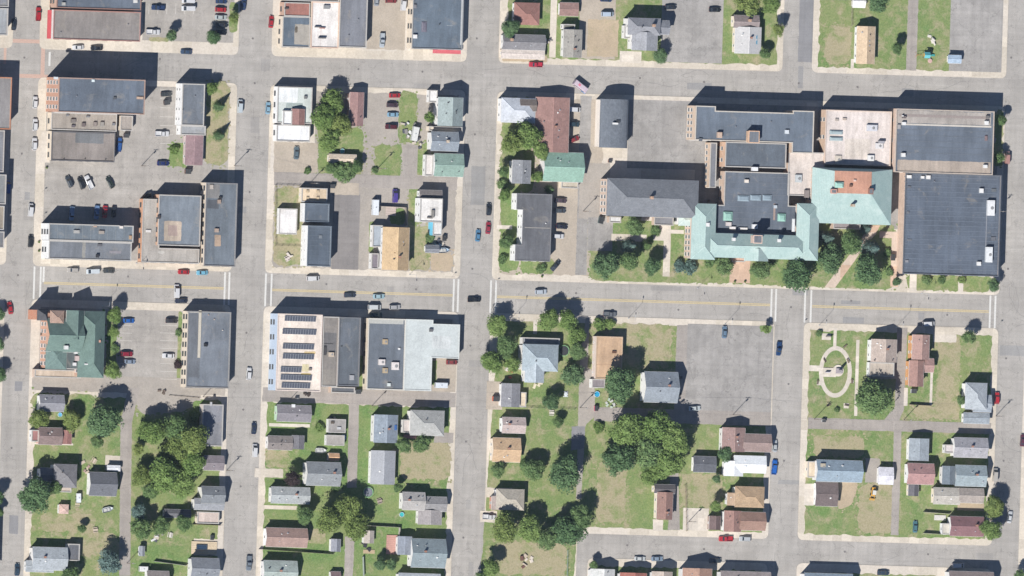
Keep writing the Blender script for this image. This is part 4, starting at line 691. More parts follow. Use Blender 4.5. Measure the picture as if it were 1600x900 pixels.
bu('warehouse_building', 'grey tan and slate roof next to the solar building', BD, [bk('flat', 503.5, 495, 528, 604, 8, (146, 140, 134), brickc), bk('flat', 528.5, 496, 562, 603, 8.3, (104, 110, 117), brickl, cop=(120, 122, 126)), bk('flat', 517, 605, 554, 614, 3, (110, 114, 120), brickl, win=False)], [('unit', 518, 554, 8, 7, .9, (206, 190, 170)), ('unit', 508, 548, 4, 14, .5, (80, 78, 78)), ('patch', 514, 590, 20, 26, 0, (150, 144, 136)), ('patch', 515, 535, 20, 30, 0, (120, 118, 118)), ('strip', 511, 537, 18, 1.2, .2, (90, 88, 88)), ('unit', 550, 590, 7, 8, .5, (170, 170, 172), 1), ('patch', 540, 522, 16, 36, 0, (112, 118, 126), 1), ('pipe', 534, 541, 2, 2, .4, (60, 60, 62), 1)], win='shop')
bu('store_building', 'slate flat roof with pale mint side roofs at the third street corner', BD, [bk('flat', 574, 498, 632, 609, 4.8, (114, 121, 130), cream, cop=(214, 210, 200)), bp([(632.5, 500), (675, 500), (675, 506), (717, 506), (717, 559), (675, 559), (675, 611), (632.5, 611)], 5.0, (206, 212, 210), cream, cop=(216, 220, 216), rk='siding', par=.15)], [('strip', 603, 502, 55, 8, .04, (190, 190, 184)), ('unit', 602, 534, 8, 8, .5, (190, 170, 140)), ('unit', 597, 566, 10, 9, 1, (226, 218, 214)), ('unit', 618, 572, 11, 12, 1, (230, 222, 218)), ('unit', 602, 579, 8, 8, .5, (186, 168, 140)), ('unit', 608, 601, 5, 5, .7, (216, 222, 218)), ('unit', 624, 545, 3, 3, .5, white), ('unit', 674, 516, 5, 5, .8, (110, 110, 112), 1), ('patch', 690, 535, 30, 20, 0, (226, 230, 228), 1)], win='shop', spacing=5)
bu('bungalow', 'grey mauve roofed house with green west wall south of the solar building', HS, [bk('gable', 432, 633, 486, 659, 3.8, (142, 138, 142), (190, 214, 190), ax='x', pitch=.3)], [('unit', 459, 634, 5, 5, .8, (230, 230, 230), 0, .4)])
bu('garden_shed', 'grey junk filled lean to beside the lane behind the mauve roof', SH, [bk('flat', 513, 655, 540, 676, 2.7, (166, 162, 158), wwall, wk='siding', par=.05), bk('flat', 510, 680, 538, 696, 2.6, (190, 184, 176), wwall, wk='siding', par=.05)], [('unit', 520, 660, 5, 4, .4, (100, 90, 80)), ('unit', 530, 669, 6, 4, .4, (200, 200, 200))], win='small')
bu('gabled_house', 'blue grey gabled house with ridge running to the alley', HS, [bk('gable', 584, 648, 621, 692, 5, (146, 156, 166), wwall, ax='y', pitch=.35)], [('unit', 618, 668, 4, 8, .4, (70, 110, 170), 0, .2)])
bu('town_house', 'pale grey hip roofed house near the third street below the alley', HS, [bk('hip', 641, 641, 694, 681, 5.4, (178, 178, 174), wwall, pitch=.4), bk('flat', 629, 656, 641, 676, 3, (214, 204, 198), wwall, wk='siding')], [('pipe', 667, 656, 3, 2, 1.5, (90, 90, 90))])
bu('bungalow', 'brown grey bungalow with white front step on the second street', HS, [bk('gable', 418, 681, 457, 703, 3.9, (142, 134, 130), wwall, ax='x', pitch=.3), bk('gable', 456, 680, 475, 702, 3.7, (122, 120, 124), wwall, ax='y', pitch=.3)], [('pipe', 440, 690, 2, 2, .6, (70, 66, 64))])
bu('gabled_house', 'broad grey gabled house with darker north slope and orange shed beside', HS, [bk('gable', 478, 722, 532, 759, 5.2, (146, 150, 152), wwall, ax='x', pitch=.42)])
bu('garden_shed', 'tiny orange tan shed touching the broad grey gabled house', SH, [bk('gable', 513, 708, 530, 720, 2.4, (214, 172, 134), cream, ov=.15)], win='small')
bu('bungalow', 'pale grey bungalow next to the purple tree on the second street', HS, [bk('gable', 423, 761, 484, 787, 3.9, (172, 176, 176), wwall, ax='x', pitch=.3)], [('pipe', 466, 778, 2, 2, .4, (90, 90, 90))])
bu('long_garage', 'long light grey gabled outbuilding beside the bare tan lot', SH, [bk('gable', 579, 704, 617, 757, 4, (172, 174, 178), white, ax='y', pitch=.3, rk='metal')], win='small')
bu('bungalow', 'rambling light grey house of three wings near the third street', HS, [bk('gable', 628, 769, 664, 797, 4.6, (176, 172, 168), wwall, ax='x', pitch=.35), bk('gable', 660, 776, 698, 799, 4.2, (150, 148, 148), wwall, ax='x', pitch=.35), bk('gable', 653, 797, 690, 820, 4, (166, 160, 158), wwall, ax='y', pitch=.25)], [('pipe', 670, 783, 3, 3, .7, (60, 60, 62))])
bu('town_house', 'blue grey house with a brick patio west of it near the bottom', HS, [bk('gable', 642, 842, 696, 887, 5.4, (140, 152, 156), wwall, ax='x', pitch=.42), bk('gable', 621, 838, 643, 867, 3.8, (148, 154, 164), wwall, ax='y', pitch=.2)], [('pipe', 666, 852, 2, 2, 1, gray)])
bu('bungalow', 'pinkish brown gabled house with white end on the second street', HS, [bk('gable', 415, 825, 480, 855, 4.2, (168, 142, 132), white, ax='x', pitch=.4)])
bu('bungalow', 'pale sage roof with a dark dormer shadow at the bottom of the second street', HS, [bk('gable', 411, 876, 464, 912, 4.6, (168, 178, 172), wwall, ax='x', pitch=.35)])
bu('garden_shed', 'small grey shed with white west wall beside the broken lane', SH, [bk('gable', 517, 842, 532, 862, 2.8, (150, 152, 160), white, ov=.2)], win='small')
bu('garden_shed', 'small tan shed inside the fence beside the lower lane', SH, [bk('gable', 568, 829, 584, 849, 2.6, (192, 182, 172), wwall, ov=.2)], win='small')
bu('bungalow', 'pale roof cut by the bottom edge left of the third street', HS, [bk('gable', 622, 896, 688, 925, 4.4, (186, 192, 196), wwall, ax='x', pitch=.3)])
bu('pump_house', 'tiny brown roofed hut cut by the bottom edge beside the lane', SH, [bk('gable', 516, 893, 532, 908, 2.4, (150, 126, 126), wwall, ov=.2)], win='small')
# --- block with the wide parking lot
bu('large_house', 'pale blue grey cross gabled house ringed by trees near the main street', HS, [bk('hip', 816, 538, 872, 580, 5.8, (172, 184, 190), wwall, pitch=.45), bk('gable', 820, 560, 850, 598, 5.6, (182, 192, 198), wwall, ax='y', pitch=.4), bk('flat', 816, 528, 874, 538, 3.2, (150, 154, 160), wwall, wk='siding', win=False)], [('pipe', 838, 564, 3, 2, 1.8, (80, 74, 72))])
bu('garage', 'grey garage with cream lean to beside the third street', SH, [bk('gable', 783, 599, 812, 636, 4, (146, 146, 150), white, ax='y', pitch=.3), bk('flat', 812.5, 613, 822, 636, 2.6, (226, 208, 180), cream, wk='siding', par=.05)], win='small')
bu('long_garage', 'long peach tan flat roof beside the grassy vacant lot', BD, [bk('flat', 931, 526, 972, 592, 4.4, (206, 174, 142), (226, 210, 200), wk='siding', par=.15, cop=(206, 180, 152)), bk('flat', 925, 592.5, 945, 606, 3.4, (146, 138, 140), white, wk='siding', par=.1)], [('unit', 960, 550, 6, 4, .5, (110, 80, 64)), ('strip', 951, 570, 38, .8, .04, (190, 158, 128))], win='small')
bu('gabled_house', 'blue grey gabled house with white west wall by the wide parking lot', HS, [bk('gable', 1006, 581, 1059, 629, 5.6, (146, 154, 162), white, ax='x', pitch=.45)])
bu('bungalow', 'peach roofed house among trees on the third street', HS, [bk('gable', 769, 684, 813, 722, 4.2, (206, 176, 142), cream, ax='x', pitch=.3)])
bu('bungalow', 'pinkish grey bungalow roof below the orange bin on the third street', HS, [bk('gable', 784, 652, 821, 677, 4.2, (192, 176, 170), white, ax='x', pitch=.35)])
bu('bungalow', 'beige grey hip roofed house above the white pickup on the third street', HS, [bk('hip', 775, 764, 819, 797, 4.4, (186, 178, 164), wwall, pitch=.4), bk('gable', 768, 775, 792, 797, 3.8, (170, 156, 148), (200, 150, 130), ax='y', pitch=.35)])
bu('gabled_house', 'narrow brown gabled house with cream west wall beside its drive', HS, [bk('gable', 1026, 769, 1051, 812, 4.6, (156, 124, 114), cream, ax='y', pitch=.4), bk('gable', 1022, 757, 1055, 771, 4.2, (100, 96, 98), cream, ax='x', pitch=.35)])
bu('garage', 'charcoal roofed garage beside the white L shaped house', SH, [bk('gable', 1083, 713, 1119, 738, 3.4, (104, 106, 112), white, ax='x', pitch=.2)], win='small')
bu('bungalow', 'bright white roofed house beside the charcoal garage', HS, [bk('gable', 1146, 712, 1197, 739, 3.8, (240, 244, 246), white, ax='x', pitch=.2, rk='metal'), bk('gable', 1131, 720, 1161, 744, 3.6, (240, 242, 244), white, ax='y', pitch=.2, rk='metal')])
bu('town_house', 'pinkish brown double roofed house below the parking lot alley', HS, [bk('gable', 1128, 668, 1164, 706, 4.8, (160, 134, 128), wwall, ax='y', pitch=.35), bk('gable', 1160, 678, 1205, 706, 4.6, (156, 136, 130), wwall, ax='x', pitch=.35)])
bu('town_house', 'tan brown hip roofed house second from the lower cross street', HS, [bk('gable', 1136, 770, 1158, 790, 4, (186, 160, 134), wwall, ax='y', pitch=.3), bk('hip', 1148, 760, 1194, 793, 4.8, (184, 158, 128), wwall, pitch=.3)])
bu('town_house', 'brown roofed house at the corner of the lower cross street', HS, [bk('gable', 1131, 798, 1158, 831, 4.6, (162, 128, 118), white, ax='y', pitch=.35), bk('gable', 1155, 800, 1196, 829, 4.6, (158, 128, 114), wwall, ax='x', pitch=.4)])
bu('garden_shed', 'dark purple grey shed between cream pad and corner house', SH, [bk('gable', 1108, 806, 1126, 828, 2.8, (120, 102, 100), (170, 150, 140), ov=.2)], win='small')
# --- block with the memorial oval
bu('town_house', 'beige house with white west wall east of the memorial oval', HS, [bk('gable', 1361, 530, 1401, 566, 5.8, (190, 174, 162), white, ax='y', pitch=.4), bk('flat', 1358, 566.5, 1397, 588, 3.2, (196, 184, 170), white, wk='siding', par=.05)], [('pipe', 1367, 563, 3, 2, .7, (90, 80, 74)), ('pipe', 1395, 563, 3, 2, .7, (90, 80, 74))])
bu('town_house', 'brown pink house of two gables with orange brown west porches', HS, [bk('gable', 1425, 523, 1452, 562, 6, (180, 148, 138), (214, 160, 110), ax='y', pitch=.45), bk('gable', 1420, 563, 1443, 604, 5.2, (166, 132, 122), (214, 160, 110), ax='y', pitch=.45), bk('gable', 1440, 560, 1459, 582, 4.2, (176, 144, 136), wwall, ax='x', pitch=.3)])
bu('town_house', 'pale grey hip roofed house at the right end of the memorial block', HS, [bk('hip', 1508, 598, 1542, 640, 5.6, (180, 186, 190), white, pitch=.45), bk('gable', 1520, 617, 1549, 644, 3.6, (160, 168, 176), wwall, ax='x', pitch=.35), bk('gable', 1505, 645, 1546, 662, 3.4, (158, 166, 172), white, ax='x', pitch=.2)])
bu('large_house', 'long blue grey gabled house with cream porch west of the dirt yard', HS, [bk('gable', 1275, 719, 1347, 753, 5.6, (150, 166, 178), wwall, ax='x', pitch=.45), bk('flat', 1262, 721, 1275, 746, 2.9, (224, 206, 180), cream, wk='siding', par=.05)], [('unit', 1286, 730, 8, 12, .1, (190, 180, 160), 0, 1.2)])
bu('garage', 'dark brown roofed garage below the long blue grey house', SH, [bk('gable', 1274, 753.5, 1309, 791, 3.4, (120, 108, 106), white, ax='x', pitch=.2)], win='small')
bu('garden_shed', 'square white roofed garage beside the right hand lane', SH, [bk('gable', 1372, 730, 1396, 757, 3, (226, 224, 230), white, ax='x', pitch=.2)], win='small')
bu('garage', 'grey flat gabled garage at the top of the right hand lane', SH, [bk('gable', 1420, 685, 1451, 720, 4.2, (162, 170, 176), white, ax='y', pitch=.2)], win='small')
bu('town_house', 'light grey house with ridge east west at the top of the last street', HS, [bk('gable', 1490, 684, 1543, 715, 5, (170, 168, 172), wwall, ax='x', pitch=.4), bk('flat', 1476, 695, 1492, 708, 3, (214, 206, 204), wwall, wk='siding')])
bu('gabled_house', 'rose pink gabled house beside the right hand lane', HS, [bk('gable', 1417, 724, 1459, 757, 4.4, (180, 142, 138), white, ax='x', pitch=.42)])
bu('town_house', 'blue grey two part house on the last street', HS, [bk('gable', 1492, 727, 1541, 760, 5, (156, 168, 172), wwall, ax='x', pitch=.38), bk('gable', 1472, 728, 1493, 757, 4.6, (120, 130, 138), wwall, ax='y', pitch=.3)], [('pipe', 1524, 741, 3, 3, 1.2, (60, 64, 68))])
bu('bungalow', 'beige rambling bungalow above the maroon roofed house', HS, [bk('gable', 1458, 762, 1500, 788, 3.8, (192, 186, 176), cream, ax='x', pitch=.3), bk('gable', 1498, 763, 1537, 786, 4, (170, 160, 152), cream, ax='x', pitch=.35)])
bu('gabled_house', 'maroon roofed house beside the street trees at lower right', HS, [bk('gable', 1484, 807, 1537, 838, 4.4, (140, 106, 108), wwall, ax='x', pitch=.4), bk('flat', 1472, 818, 1484, 835, 2.9, (220, 214, 200), white, wk='siding', par=.05)])
bu('garden_shed', 'charcoal shed below the rose pink house', SH, [bk('gable', 1419, 757.5, 1435, 775, 2.8, (110, 108, 112), cream, ov=.2)], win='small')
# --- bottom edge
for a in [('white roofed house leftmost of the row below the lower cross street', 922, 960, 889, (214, 214, 210), 4.4), ('rust red roofed house second in the row below the lower cross street', 968, 1010, 895, (170, 110, 98), 5.2), ('beige roofed house third in the row below the lower cross street', 1018, 1050, 893, (190, 176, 164), 5.2), ('brown roofed house fourth in the row below the lower cross street', 1066, 1112, 888, (176, 142, 124), 6), ('grey brown house last in the row below the lower cross street', 1125, 1204, 893, (168, 156, 152), 5.6), ('blue grey house at the left of the last block cut by the bottom edge', 1256, 1332, 896, (146, 160, 172), 6), ('brown grey house at the right of the last block cut by the bottom edge', 1482, 1552, 893, (150, 136, 132), 6)]:
    bu('town_house', a[0], HS, [bk('gable', a[1], a[3], a[2], a[3]+34, a[5], a[4], wwall, ax='y' if a[2]-a[1] < 50 else 'x', pitch=.4)])
# ------------------------------------------------------------------ trees
def leafmat(name, a, b_, c_):
    m, t, b = nodes(name); pos = N(t, 'ShaderNodeNewGeometry').outputs['Position']; oi = N(t, 'ShaderNodeObjectInfo')
    f = noise(t, pos, .55, 4, .7); c = ramp(t, f, [(.28, C(a)), (.5, C(b_)), (.74, C(c_))])
    wn = N(t, 'ShaderNodeTexWhiteNoise'); sn = N(t, 'ShaderNodeVectorMath', operation='SNAP'); sn.inputs[1].default_value = (.45, .45, .45); t.links.new(pos, sn.inputs[0]); t.links.new(sn.outputs[0], wn.inputs[0])
    c = mix(t, 1, c, ramp(t, wn.outputs[0], [(0, gr(.72)), (1, gr(1.25))]), 'MULTIPLY')
    c = mix(t, 1, c, ramp(t, oi.outputs['Random'], [(0, (.84, .88, .8)), (1, (1.16, 1.1, 1.1))]), 'MULTIPLY')
    b.inputs['Roughness'].default_value = .7; b.inputs['Specular IOR Level'].default_value = .2; t.links.new(c, b.inputs['Base Color'])
    tr = N(t, 'ShaderNodeBsdfTranslucent'); t.links.new(c, tr.inputs[0]); mx = N(t, 'ShaderNodeMixShader'); mx.inputs[0].default_value = .3
    out = [n for n in t.nodes if n.type == 'OUTPUT_MATERIAL'][0]; t.links.new(b.outputs[0], mx.inputs[1]); t.links.new(tr.outputs[0], mx.inputs[2]); t.links.new(mx.outputs[0], out.inputs[0])
    return m
TONE = {'bright': leafmat('leaves_bright', (98, 128, 68), (134, 162, 92), (164, 188, 116)), 'mid': leafmat('leaves_mid', (88, 118, 74), (120, 150, 96), (150, 174, 116)), 'dark': leafmat('leaves_dark', (80, 112, 76), (110, 142, 98), (136, 166, 118)),
        'olive': leafmat('leaves_olive', (98, 122, 66), (136, 156, 88), (166, 182, 110)), 'blue': leafmat('leaves_blue', (84, 110, 106), (118, 146, 140), (146, 170, 162)), 'purple': leafmat('leaves_purple', (52, 44, 48), (78, 64, 66), (100, 84, 84))}
rng = random.Random(21)
def rdir():
    z = rng.uniform(-1, 1); a = rng.uniform(0, 6.2832); r = math.sqrt(1-z*z); return Vector((r*math.cos(a), r*math.sin(a), z))
def quad(m, p, n_, s):
    q = n_.orthogonal().normalized(); a = rng.uniform(0, 6.28); e = n_.cross(q); x = q*math.cos(a)+e*math.sin(a); y = n_.cross(x)
    x *= s; y *= s*rng.uniform(.55, .9)
    m.face([p-x-y*.3, p-x*.2-y, p+x+y*.2, p+x*.1+y])
def broad_crown(seed, nl=34, per=130, ls=.062):
    rng.seed(seed); m = MB(); lobes = []; ph = [rng.uniform(0, 6.28) for _ in range(4)]
    def rim(a): return .86+.1*math.sin(2*a+ph[0])+.08*math.sin(3*a+ph[1])+.06*math.sin(5*a+ph[2])
    for i in range(nl):
        a = i*2.39996+rng.uniform(-.3, .3); q = math.sqrt((i+.5)/nl)*rng.uniform(.85, 1.05); q = min(q, .98); rr = q*rim(a)*.78
        z = .5*math.sqrt(max(0, 1-q*q))+rng.uniform(-.2, .14)-.05
        lobes.append((Vector((rr*math.cos(a), rr*math.sin(a), z)), rng.uniform(.15, .3)))
    for i in range(nl//3):          # lower skirt
        a = rng.uniform(0, 6.28); rr = rim(a)*rng.uniform(.4, .72); lobes.append((Vector((rr*math.cos(a), rr*math.sin(a), rng.uniform(-.45, -.15))), rng.uniform(.16, .28)))
    for c, r in lobes:
        for k in range(int(per*(.5+r*2.2))):
            d = rdir()
            if d.z < -.3 and rng.random() < .75: d.z = -d.z
            rad = r*(rng.uniform(.8, 1.2) if rng.random() < .7 else rng.uniform(.2, .8))
            n_ = (d+rdir()*.7+Vector((0, 0, .3))).normalized(); quad(m, c+Vector((d.x*1.1, d.y*1.1, d.z*.7))*rad, n_, ls*rng.uniform(.5, 1.25))
    for k in range(420):       # loose sprays at the outline and over the gaps
        a = rng.uniform(0, 6.28); q = math.sqrt(rng.uniform(.15, 1)); rr = rim(a)*q*1.02; z = .48*math.sqrt(max(0, 1-q*q))+rng.uniform(-.25, .15)
        quad(m, Vector((rr*math.cos(a), rr*math.sin(a), z)), (rdir()+Vector((0, 0, .5))).normalized(), ls*rng.uniform(.5, 1.1))
    return m.mesh('crown', TONE['mid'], False)
def cone_crown(seed):
    rng.seed(seed); m = MB()
    for i in range(26):
        z = -1+2.1*i/25; r = (1.1-z)/2.1*1.0*rng.uniform(.85, 1.1)+.04
        for k in range(int(30+120*r)):
            a = rng.uniform(0, 6.28); rr = r*rng.uniform(.45, 1.05)*(1+.18*math.sin(a*7+i)); d = Vector((math.cos(a), math.sin(a), .6)).normalized()
            quad(m, Vector((rr*math.cos(a), rr*math.sin(a), z-rr*.15+rng.uniform(-.05, .05))), (d+rdir()*.5).normalized(), .075*rng.uniform(.6, 1.3))
    return m.mesh('crown', TONE['mid'], False)
CROWNS = [broad_crown(s, nl_) for s, nl_ in ((3, 34), (11, 26), (17, 40), (29, 30), (41, 22), (53, 36), (67, 28), (79, 44), (97, 32), (103, 24))]; CONES = [cone_crown(5), cone_crown(8)]; SHRUBS = [broad_crown(71, 12, 90, .1), broad_crown(83, 14, 90, .1), broad_crown(89, 10, 100, .11)]
tm = MB(); tm.cyl(0, 0, -.05, .55, .055, .035, 8)
for i in range(6):
    a = i*1.05+.3; tm.tube((0, 0, .38+.03*i), (.3*math.cos(a), .3*math.sin(a), .68+.03*i), .024, .008, 5)
TRUNKM = tm.mesh('trunk', TRUNK)
tc = [0]
def tree(px, py, r, tone, label, kind='broad', hf=None, group=None, sy=1.0):
    tc[0] += 1; R = r*M*(1.17 if kind == 'broad' else 1.3); i = tc[0]
    if kind == 'broad': H = hf or (R*1.4+2.8)*(.85+.35*((i*0.618) % 1)); zc = H-R*.72; me = CROWNS[i % len(CROWNS)]; sc = (R, R*sy, R*.95)
    elif kind == 'cone': H = hf or R*3.0; zc = H*.55; me = CONES[i % 2]; sc = (R, R, H*.47)
    else: H = hf or R*1.0; zc = R*.45; me = SHRUBS[i % 3]; sc = (R, R*sy, R*.75)
    p = P(px, py, zc+.2*R); g = .12
    nm = {'broad': 'tree', 'cone': 'conifer', 'shrub': 'shrub'}[kind]
    root = empty(nm, (p.x, p.y, g), 0); tag(root, label, 'shrub' if kind == 'shrub' else 'tree', group)
    cr = inst('crown', me, root, (0, 0, zc-g), (i*1.7) % 6.28 if sy == 1 else (0 if i % 2 else math.pi), sc); cr.material_slots[0].link = 'OBJECT'; cr.material_slots[0].material = TONE[tone]
    inst('trunk', TRUNKM, root, (0, 0, 0), i, (max(.6, H*.5)*1.3, max(.6, H*.5)*1.3, H*.95) if kind != 'shrub' else (R*.6, R*.6, R*.8))
    return root
T = [  # px, py, radius, tone, label
 (269, 55, 9, 'dark', 'small dark tree at the front edge of the top left car park'), (334, 58, 11, 'dark', 'dark tree at the corner of the top left car park beside parked cars'), (366, 28, 9, 'olive', 'yellow green tree beside the parked cars along the second street'),
 (331, 138, 10, 'bright', 'bright green tree at the north end of the narrow dry lawn'),
 (519, 160, 21, 'bright', 'northernmost crown of the leafy clump beside the mauve outbuilding'), (507, 183, 20, 'bright', 'western crown of the leafy clump beside the mauve outbuilding'), (530, 194, 20, 'olive', 'eastern crown of the leafy clump beside the mauve outbuilding'), (516, 218, 18, 'bright', 'southernmost crown of the leafy clump beside the mauve outbuilding'),
 (518, 262, 9, 'mid', 'round green tree at the left end of the hedge by the alley'), (558, 261, 10, 'mid', 'round green tree at the right end of the hedge by the alley'), (672, 183, 9, 'bright', 'small tree between the white shed and the grey green roof'),
 (798, 44, 14, 'dark', 'round dark green tree below the rust brown bungalow'), (1032, 87, 12, 'dark', 'round dark tree at the pavement below the big grey house'), (1217, 46, 10, 'olive', 'small olive tree at the street corner in the top lawn'), (1196, 84, 9, 'mid', 'small tree east of the white metal roofed house'),
 (1170, 4, 20, 'olive', 'wide yellow green tree at the top edge above the white metal roof'), (1206, 6, 15, 'bright', 'bright tree at the top edge beside the patched street'), (1372, 2, 17, 'dark', 'tall dark tree at the top edge right of the white shed'), (1402, 76, 9, 'mid', 'small tree on the lawn beside the top right lane'),
 (826, 212, 22, 'bright', 'large bright tree west of the long red brown roof'), (803, 222, 17, 'olive', 'olive tree left of the large bright tree by the third street'), (846, 236, 13, 'bright', 'tree overhanging the south end of the red brown roof'), (841, 276, 9, 'bright', 'small bright tree between the small grey house and green roof'), (788, 268, 9, 'mid', 'tree at the pavement west of the small grey house'), (789, 305, 10, 'bright', 'tree at the pavement beside the charcoal roof, northern one'), (792, 378, 11, 'mid', 'tree at the pavement beside the charcoal roof, southern one'),
 (992, 354, 14, 'mid', 'tree close under the south wall of the school annex'), (948, 415, 20, 'dark', 'big round dark tree at the west corner of the school lawn'), (984, 408, 15, 'mid', 'middle tree of three on the school lawn beside the pavement'), (1020, 416, 14, 'dark', 'dark tree beside the straight path on the school lawn'),
 (1133, 415, 15, 'mid', 'tree west of the main school entrance path'), (1189, 421, 16, 'mid', 'tree east of the main school entrance path'), (1246, 430, 25, 'dark', 'big round dark tree below the east copper wing'), (1297, 406, 22, 'dark', 'dark tree at the corner of the east copper wing beside the diagonal path'), (1330, 380, 18, 'mid', 'tree below the school hall above the diagonal path'), (1357, 422, 23, 'dark', 'large tree on the lawn between diagonal path and gymnasium'),
 (1402, 440, 7, 'dark', 'small round tree at the gymnasium south west corner'), (1553, 445, 10, 'dark', 'small dark tree at the gymnasium south east corner'), (1472, 437, 7, 'mid', 'bushy small tree on the lawn south of the gymnasium'), (1566, 188, 8, 'mid', 'small tree east of the north gymnasium hall, upper one'), (1562, 246, 9, 'mid', 'small tree east of the north gymnasium hall, lower one'),
 (180, 493, 12, 'bright', 'bright tree at the church car park nearest the main street'), (178, 519, 9, 'bright', 'smaller bright tree in the strip along the church car park'), (176, 579, 14, 'bright', 'bright tree at the church south east corner'), (164, 657, 27, 'dark', 'big dark tree at the head of the residential lane'), (62, 655, 15, 'olive', 'olive tree at the first street pavement above the red brown house'), (113, 657, 16, 'olive', 'olive tree between the first street houses above the red brown roof'),
 (238, 674, 20, 'bright', 'north west tree of the dense grove beside the residential lane'), (277, 670, 22, 'mid', 'north tree of the dense grove beside the residential lane'), (303, 686, 24, 'olive', 'north east tree of the dense grove beside the long garage'), (217, 702, 9, 'olive', 'west tree of the dense grove, second row from the north'), (278, 706, 25, 'olive', 'central tree of the dense grove beside the lane'), (301, 724, 21, 'bright', 'east tree of the dense grove near the brown garage'), (222, 744, 16, 'olive', 'west tree of the dense grove, third row from the north'), (257, 743, 26, 'bright', 'south central tree of the dense grove'), (287, 755, 21, 'bright', 'south east tree of the dense grove'), (236, 767, 13, 'mid', 'southernmost tree of the dense grove beside the lane'),
 (57, 775, 26, 'dark', 'big round dark tree on the first street lawn'), (86, 762, 12, 'mid', 'small tree touching the hip roofed house on the first street'), (217, 800, 13, 'blue', 'grey green tree beside the lane below the grove'), (222, 826, 17, 'mid', 'tree beside the lane in the clutter yard, western one'), (252, 822, 14, 'mid', 'tree in the clutter yard, middle one'), (288, 818, 13, 'mid', 'tree in the clutter yard, eastern one'), (172, 880, 19, 'blue', 'grey green tree beside the lane at the bottom'), (128, 826, 7, 'mid', 'small bush like tree in the middle of the lower left lawn'), (152, 691, 10, 'mid', 'small tree on the grass west of the lane'), (110, 903, 16, 'mid', 'tree at the bottom edge behind the pale grey house'),
 (-2, 490, 10, 'dark', 'dark tree at the left edge near the red car'), (-4, 538, 12, 'dark', 'dark tree at the left edge below the main street'), (-1, 585, 12, 'dark', 'dark tree at the left edge opposite the church alley'), (-4, 778, 12, 'dark', 'dark tree at the left edge opposite the round lawn tree'), (-2, 800, 8, 'mid', 'small green tree at the left edge above the long shadow'),
 (542, 796, 24, 'olive', 'north tree of the clump at the end of the broken lane'), (515, 812, 22, 'olive', 'west tree of the clump at the end of the broken lane'), (558, 822, 21, 'olive', 'east tree of the clump at the end of the broken lane'), (478, 806, 13, 'mid', 'small tree in the yard behind the pinkish brown house'), (632, 696, 12, 'mid', 'left tree of the pair above the bare tan lot'), (660, 693, 14, 'mid', 'right tree of the pair above the bare tan lot'), (458, 748, 13, 'purple', 'dark purple tree in front of the broad grey gabled house'), (594, 882, 10, 'dark', 'dark bush like tree left of the lower patio'), (612, 882, 9, 'dark', 'dark bush like tree below the lower patio'), (622, 762, 7, 'mid', 'small tree at the south end of the light grey outbuilding'),
 (777, 508, 17, 'bright', 'bright tree at the main street corner west of the pale blue house'), (793, 540, 17, 'mid', 'tree on the lawn beside the pale blue house'), (770, 566, 18, 'bright', 'bright tree at the third street pavement'), (800, 568, 14, 'bright', 'tree between the pale blue house and the bright pavement tree'),
 (858, 500, 17, 'bright', 'bright tree north of the pale blue house on the main street'), (888, 500, 15, 'bright', 'tree beside the narrow drive at the main street'), (902, 526, 16, 'bright', 'tree east of the pale blue house, northern of two'), (903, 549, 14, 'mid', 'tree east of the pale blue house, southern of two'), (897, 586, 18, 'dark', 'dark tree at the drive south east of the pale blue house'), (970, 601, 26, 'dark', 'big round dark tree between the tan flat roof and the gabled house'), (862, 628, 13, 'dark', 'small dark tree in the back yard near the white table'), (873, 660, 9, 'mid', 'little tree on the green strip south of the yard'),
 (980, 672, 27, 'bright', 'north west tree of the big round grove below the lot'), (1022, 668, 28, 'bright', 'north tree of the big round grove below the lot'), (1055, 688, 24, 'bright', 'east tree of the big round grove below the lot'), (968, 718, 25, 'dark', 'dark west tree of the big round grove'), (1012, 706, 27, 'mid', 'central tree of the big round grove'), (1046, 724, 24, 'bright', 'south east tree of the big round grove'), (1016, 742, 16, 'bright', 'southernmost tree of the big round grove beside the narrow brown house'),
 (834, 733, 18, 'mid', 'west tree of the pair below the peach roofed house'), (884, 741, 27, 'dark', 'wide dark tree beside the narrow drive on the left'), (778, 735, 12, 'mid', 'small tree below the peach roof at the third street'), (788, 826, 22, 'olive', 'olive tree on the corner lawn above the bare ground'), (828, 826, 20, 'bright', 'bright tree in the middle of the lower tree row'), (888, 830, 26, 'dark', 'dark tree at the end of the lower cross street'), (908, 808, 18, 'mid', 'tree north east of the dark street end tree'), (856, 842, 18, 'mid', 'tree left of the dark street end tree'), (768, 888, 14, 'bright', 'tree at the bottom edge beside the third street'), (752, 905, 12, 'mid', 'second tree at the bottom edge beside the third street'),
 (1134, 709, 12, 'dark', 'round dark tree between the charcoal garage and white house'), (1118, 791, 9, 'bright', 'small bright tree above the dark purple shed'), (1120, 748, 7, 'dark', 'small dark tree below the white roofed house'), (1368, 622, 29, 'mid', 'large spreading tree south of the beige house'), (1515, 527, 11, 'mid', 'small tree on the open lawn near the last street'), (1554, 793, 17, 'olive', 'upper street tree beside the maroon roofed house'), (1550, 828, 16, 'bright', 'lower street tree beside the maroon roofed house'), (1197, 515, 6, 'bright', 'small tree in the corner of the wide parking lot'), (1502, 625, 8, 'mid', 'small tree west of the pale grey corner house'), (1594, 900, 10, 'mid', 'tree at the bottom right corner of the picture'), (928, 883, 7, 'mid', 'small tree at the corner above the leftmost bottom house')]
for a in T: tree(*a)
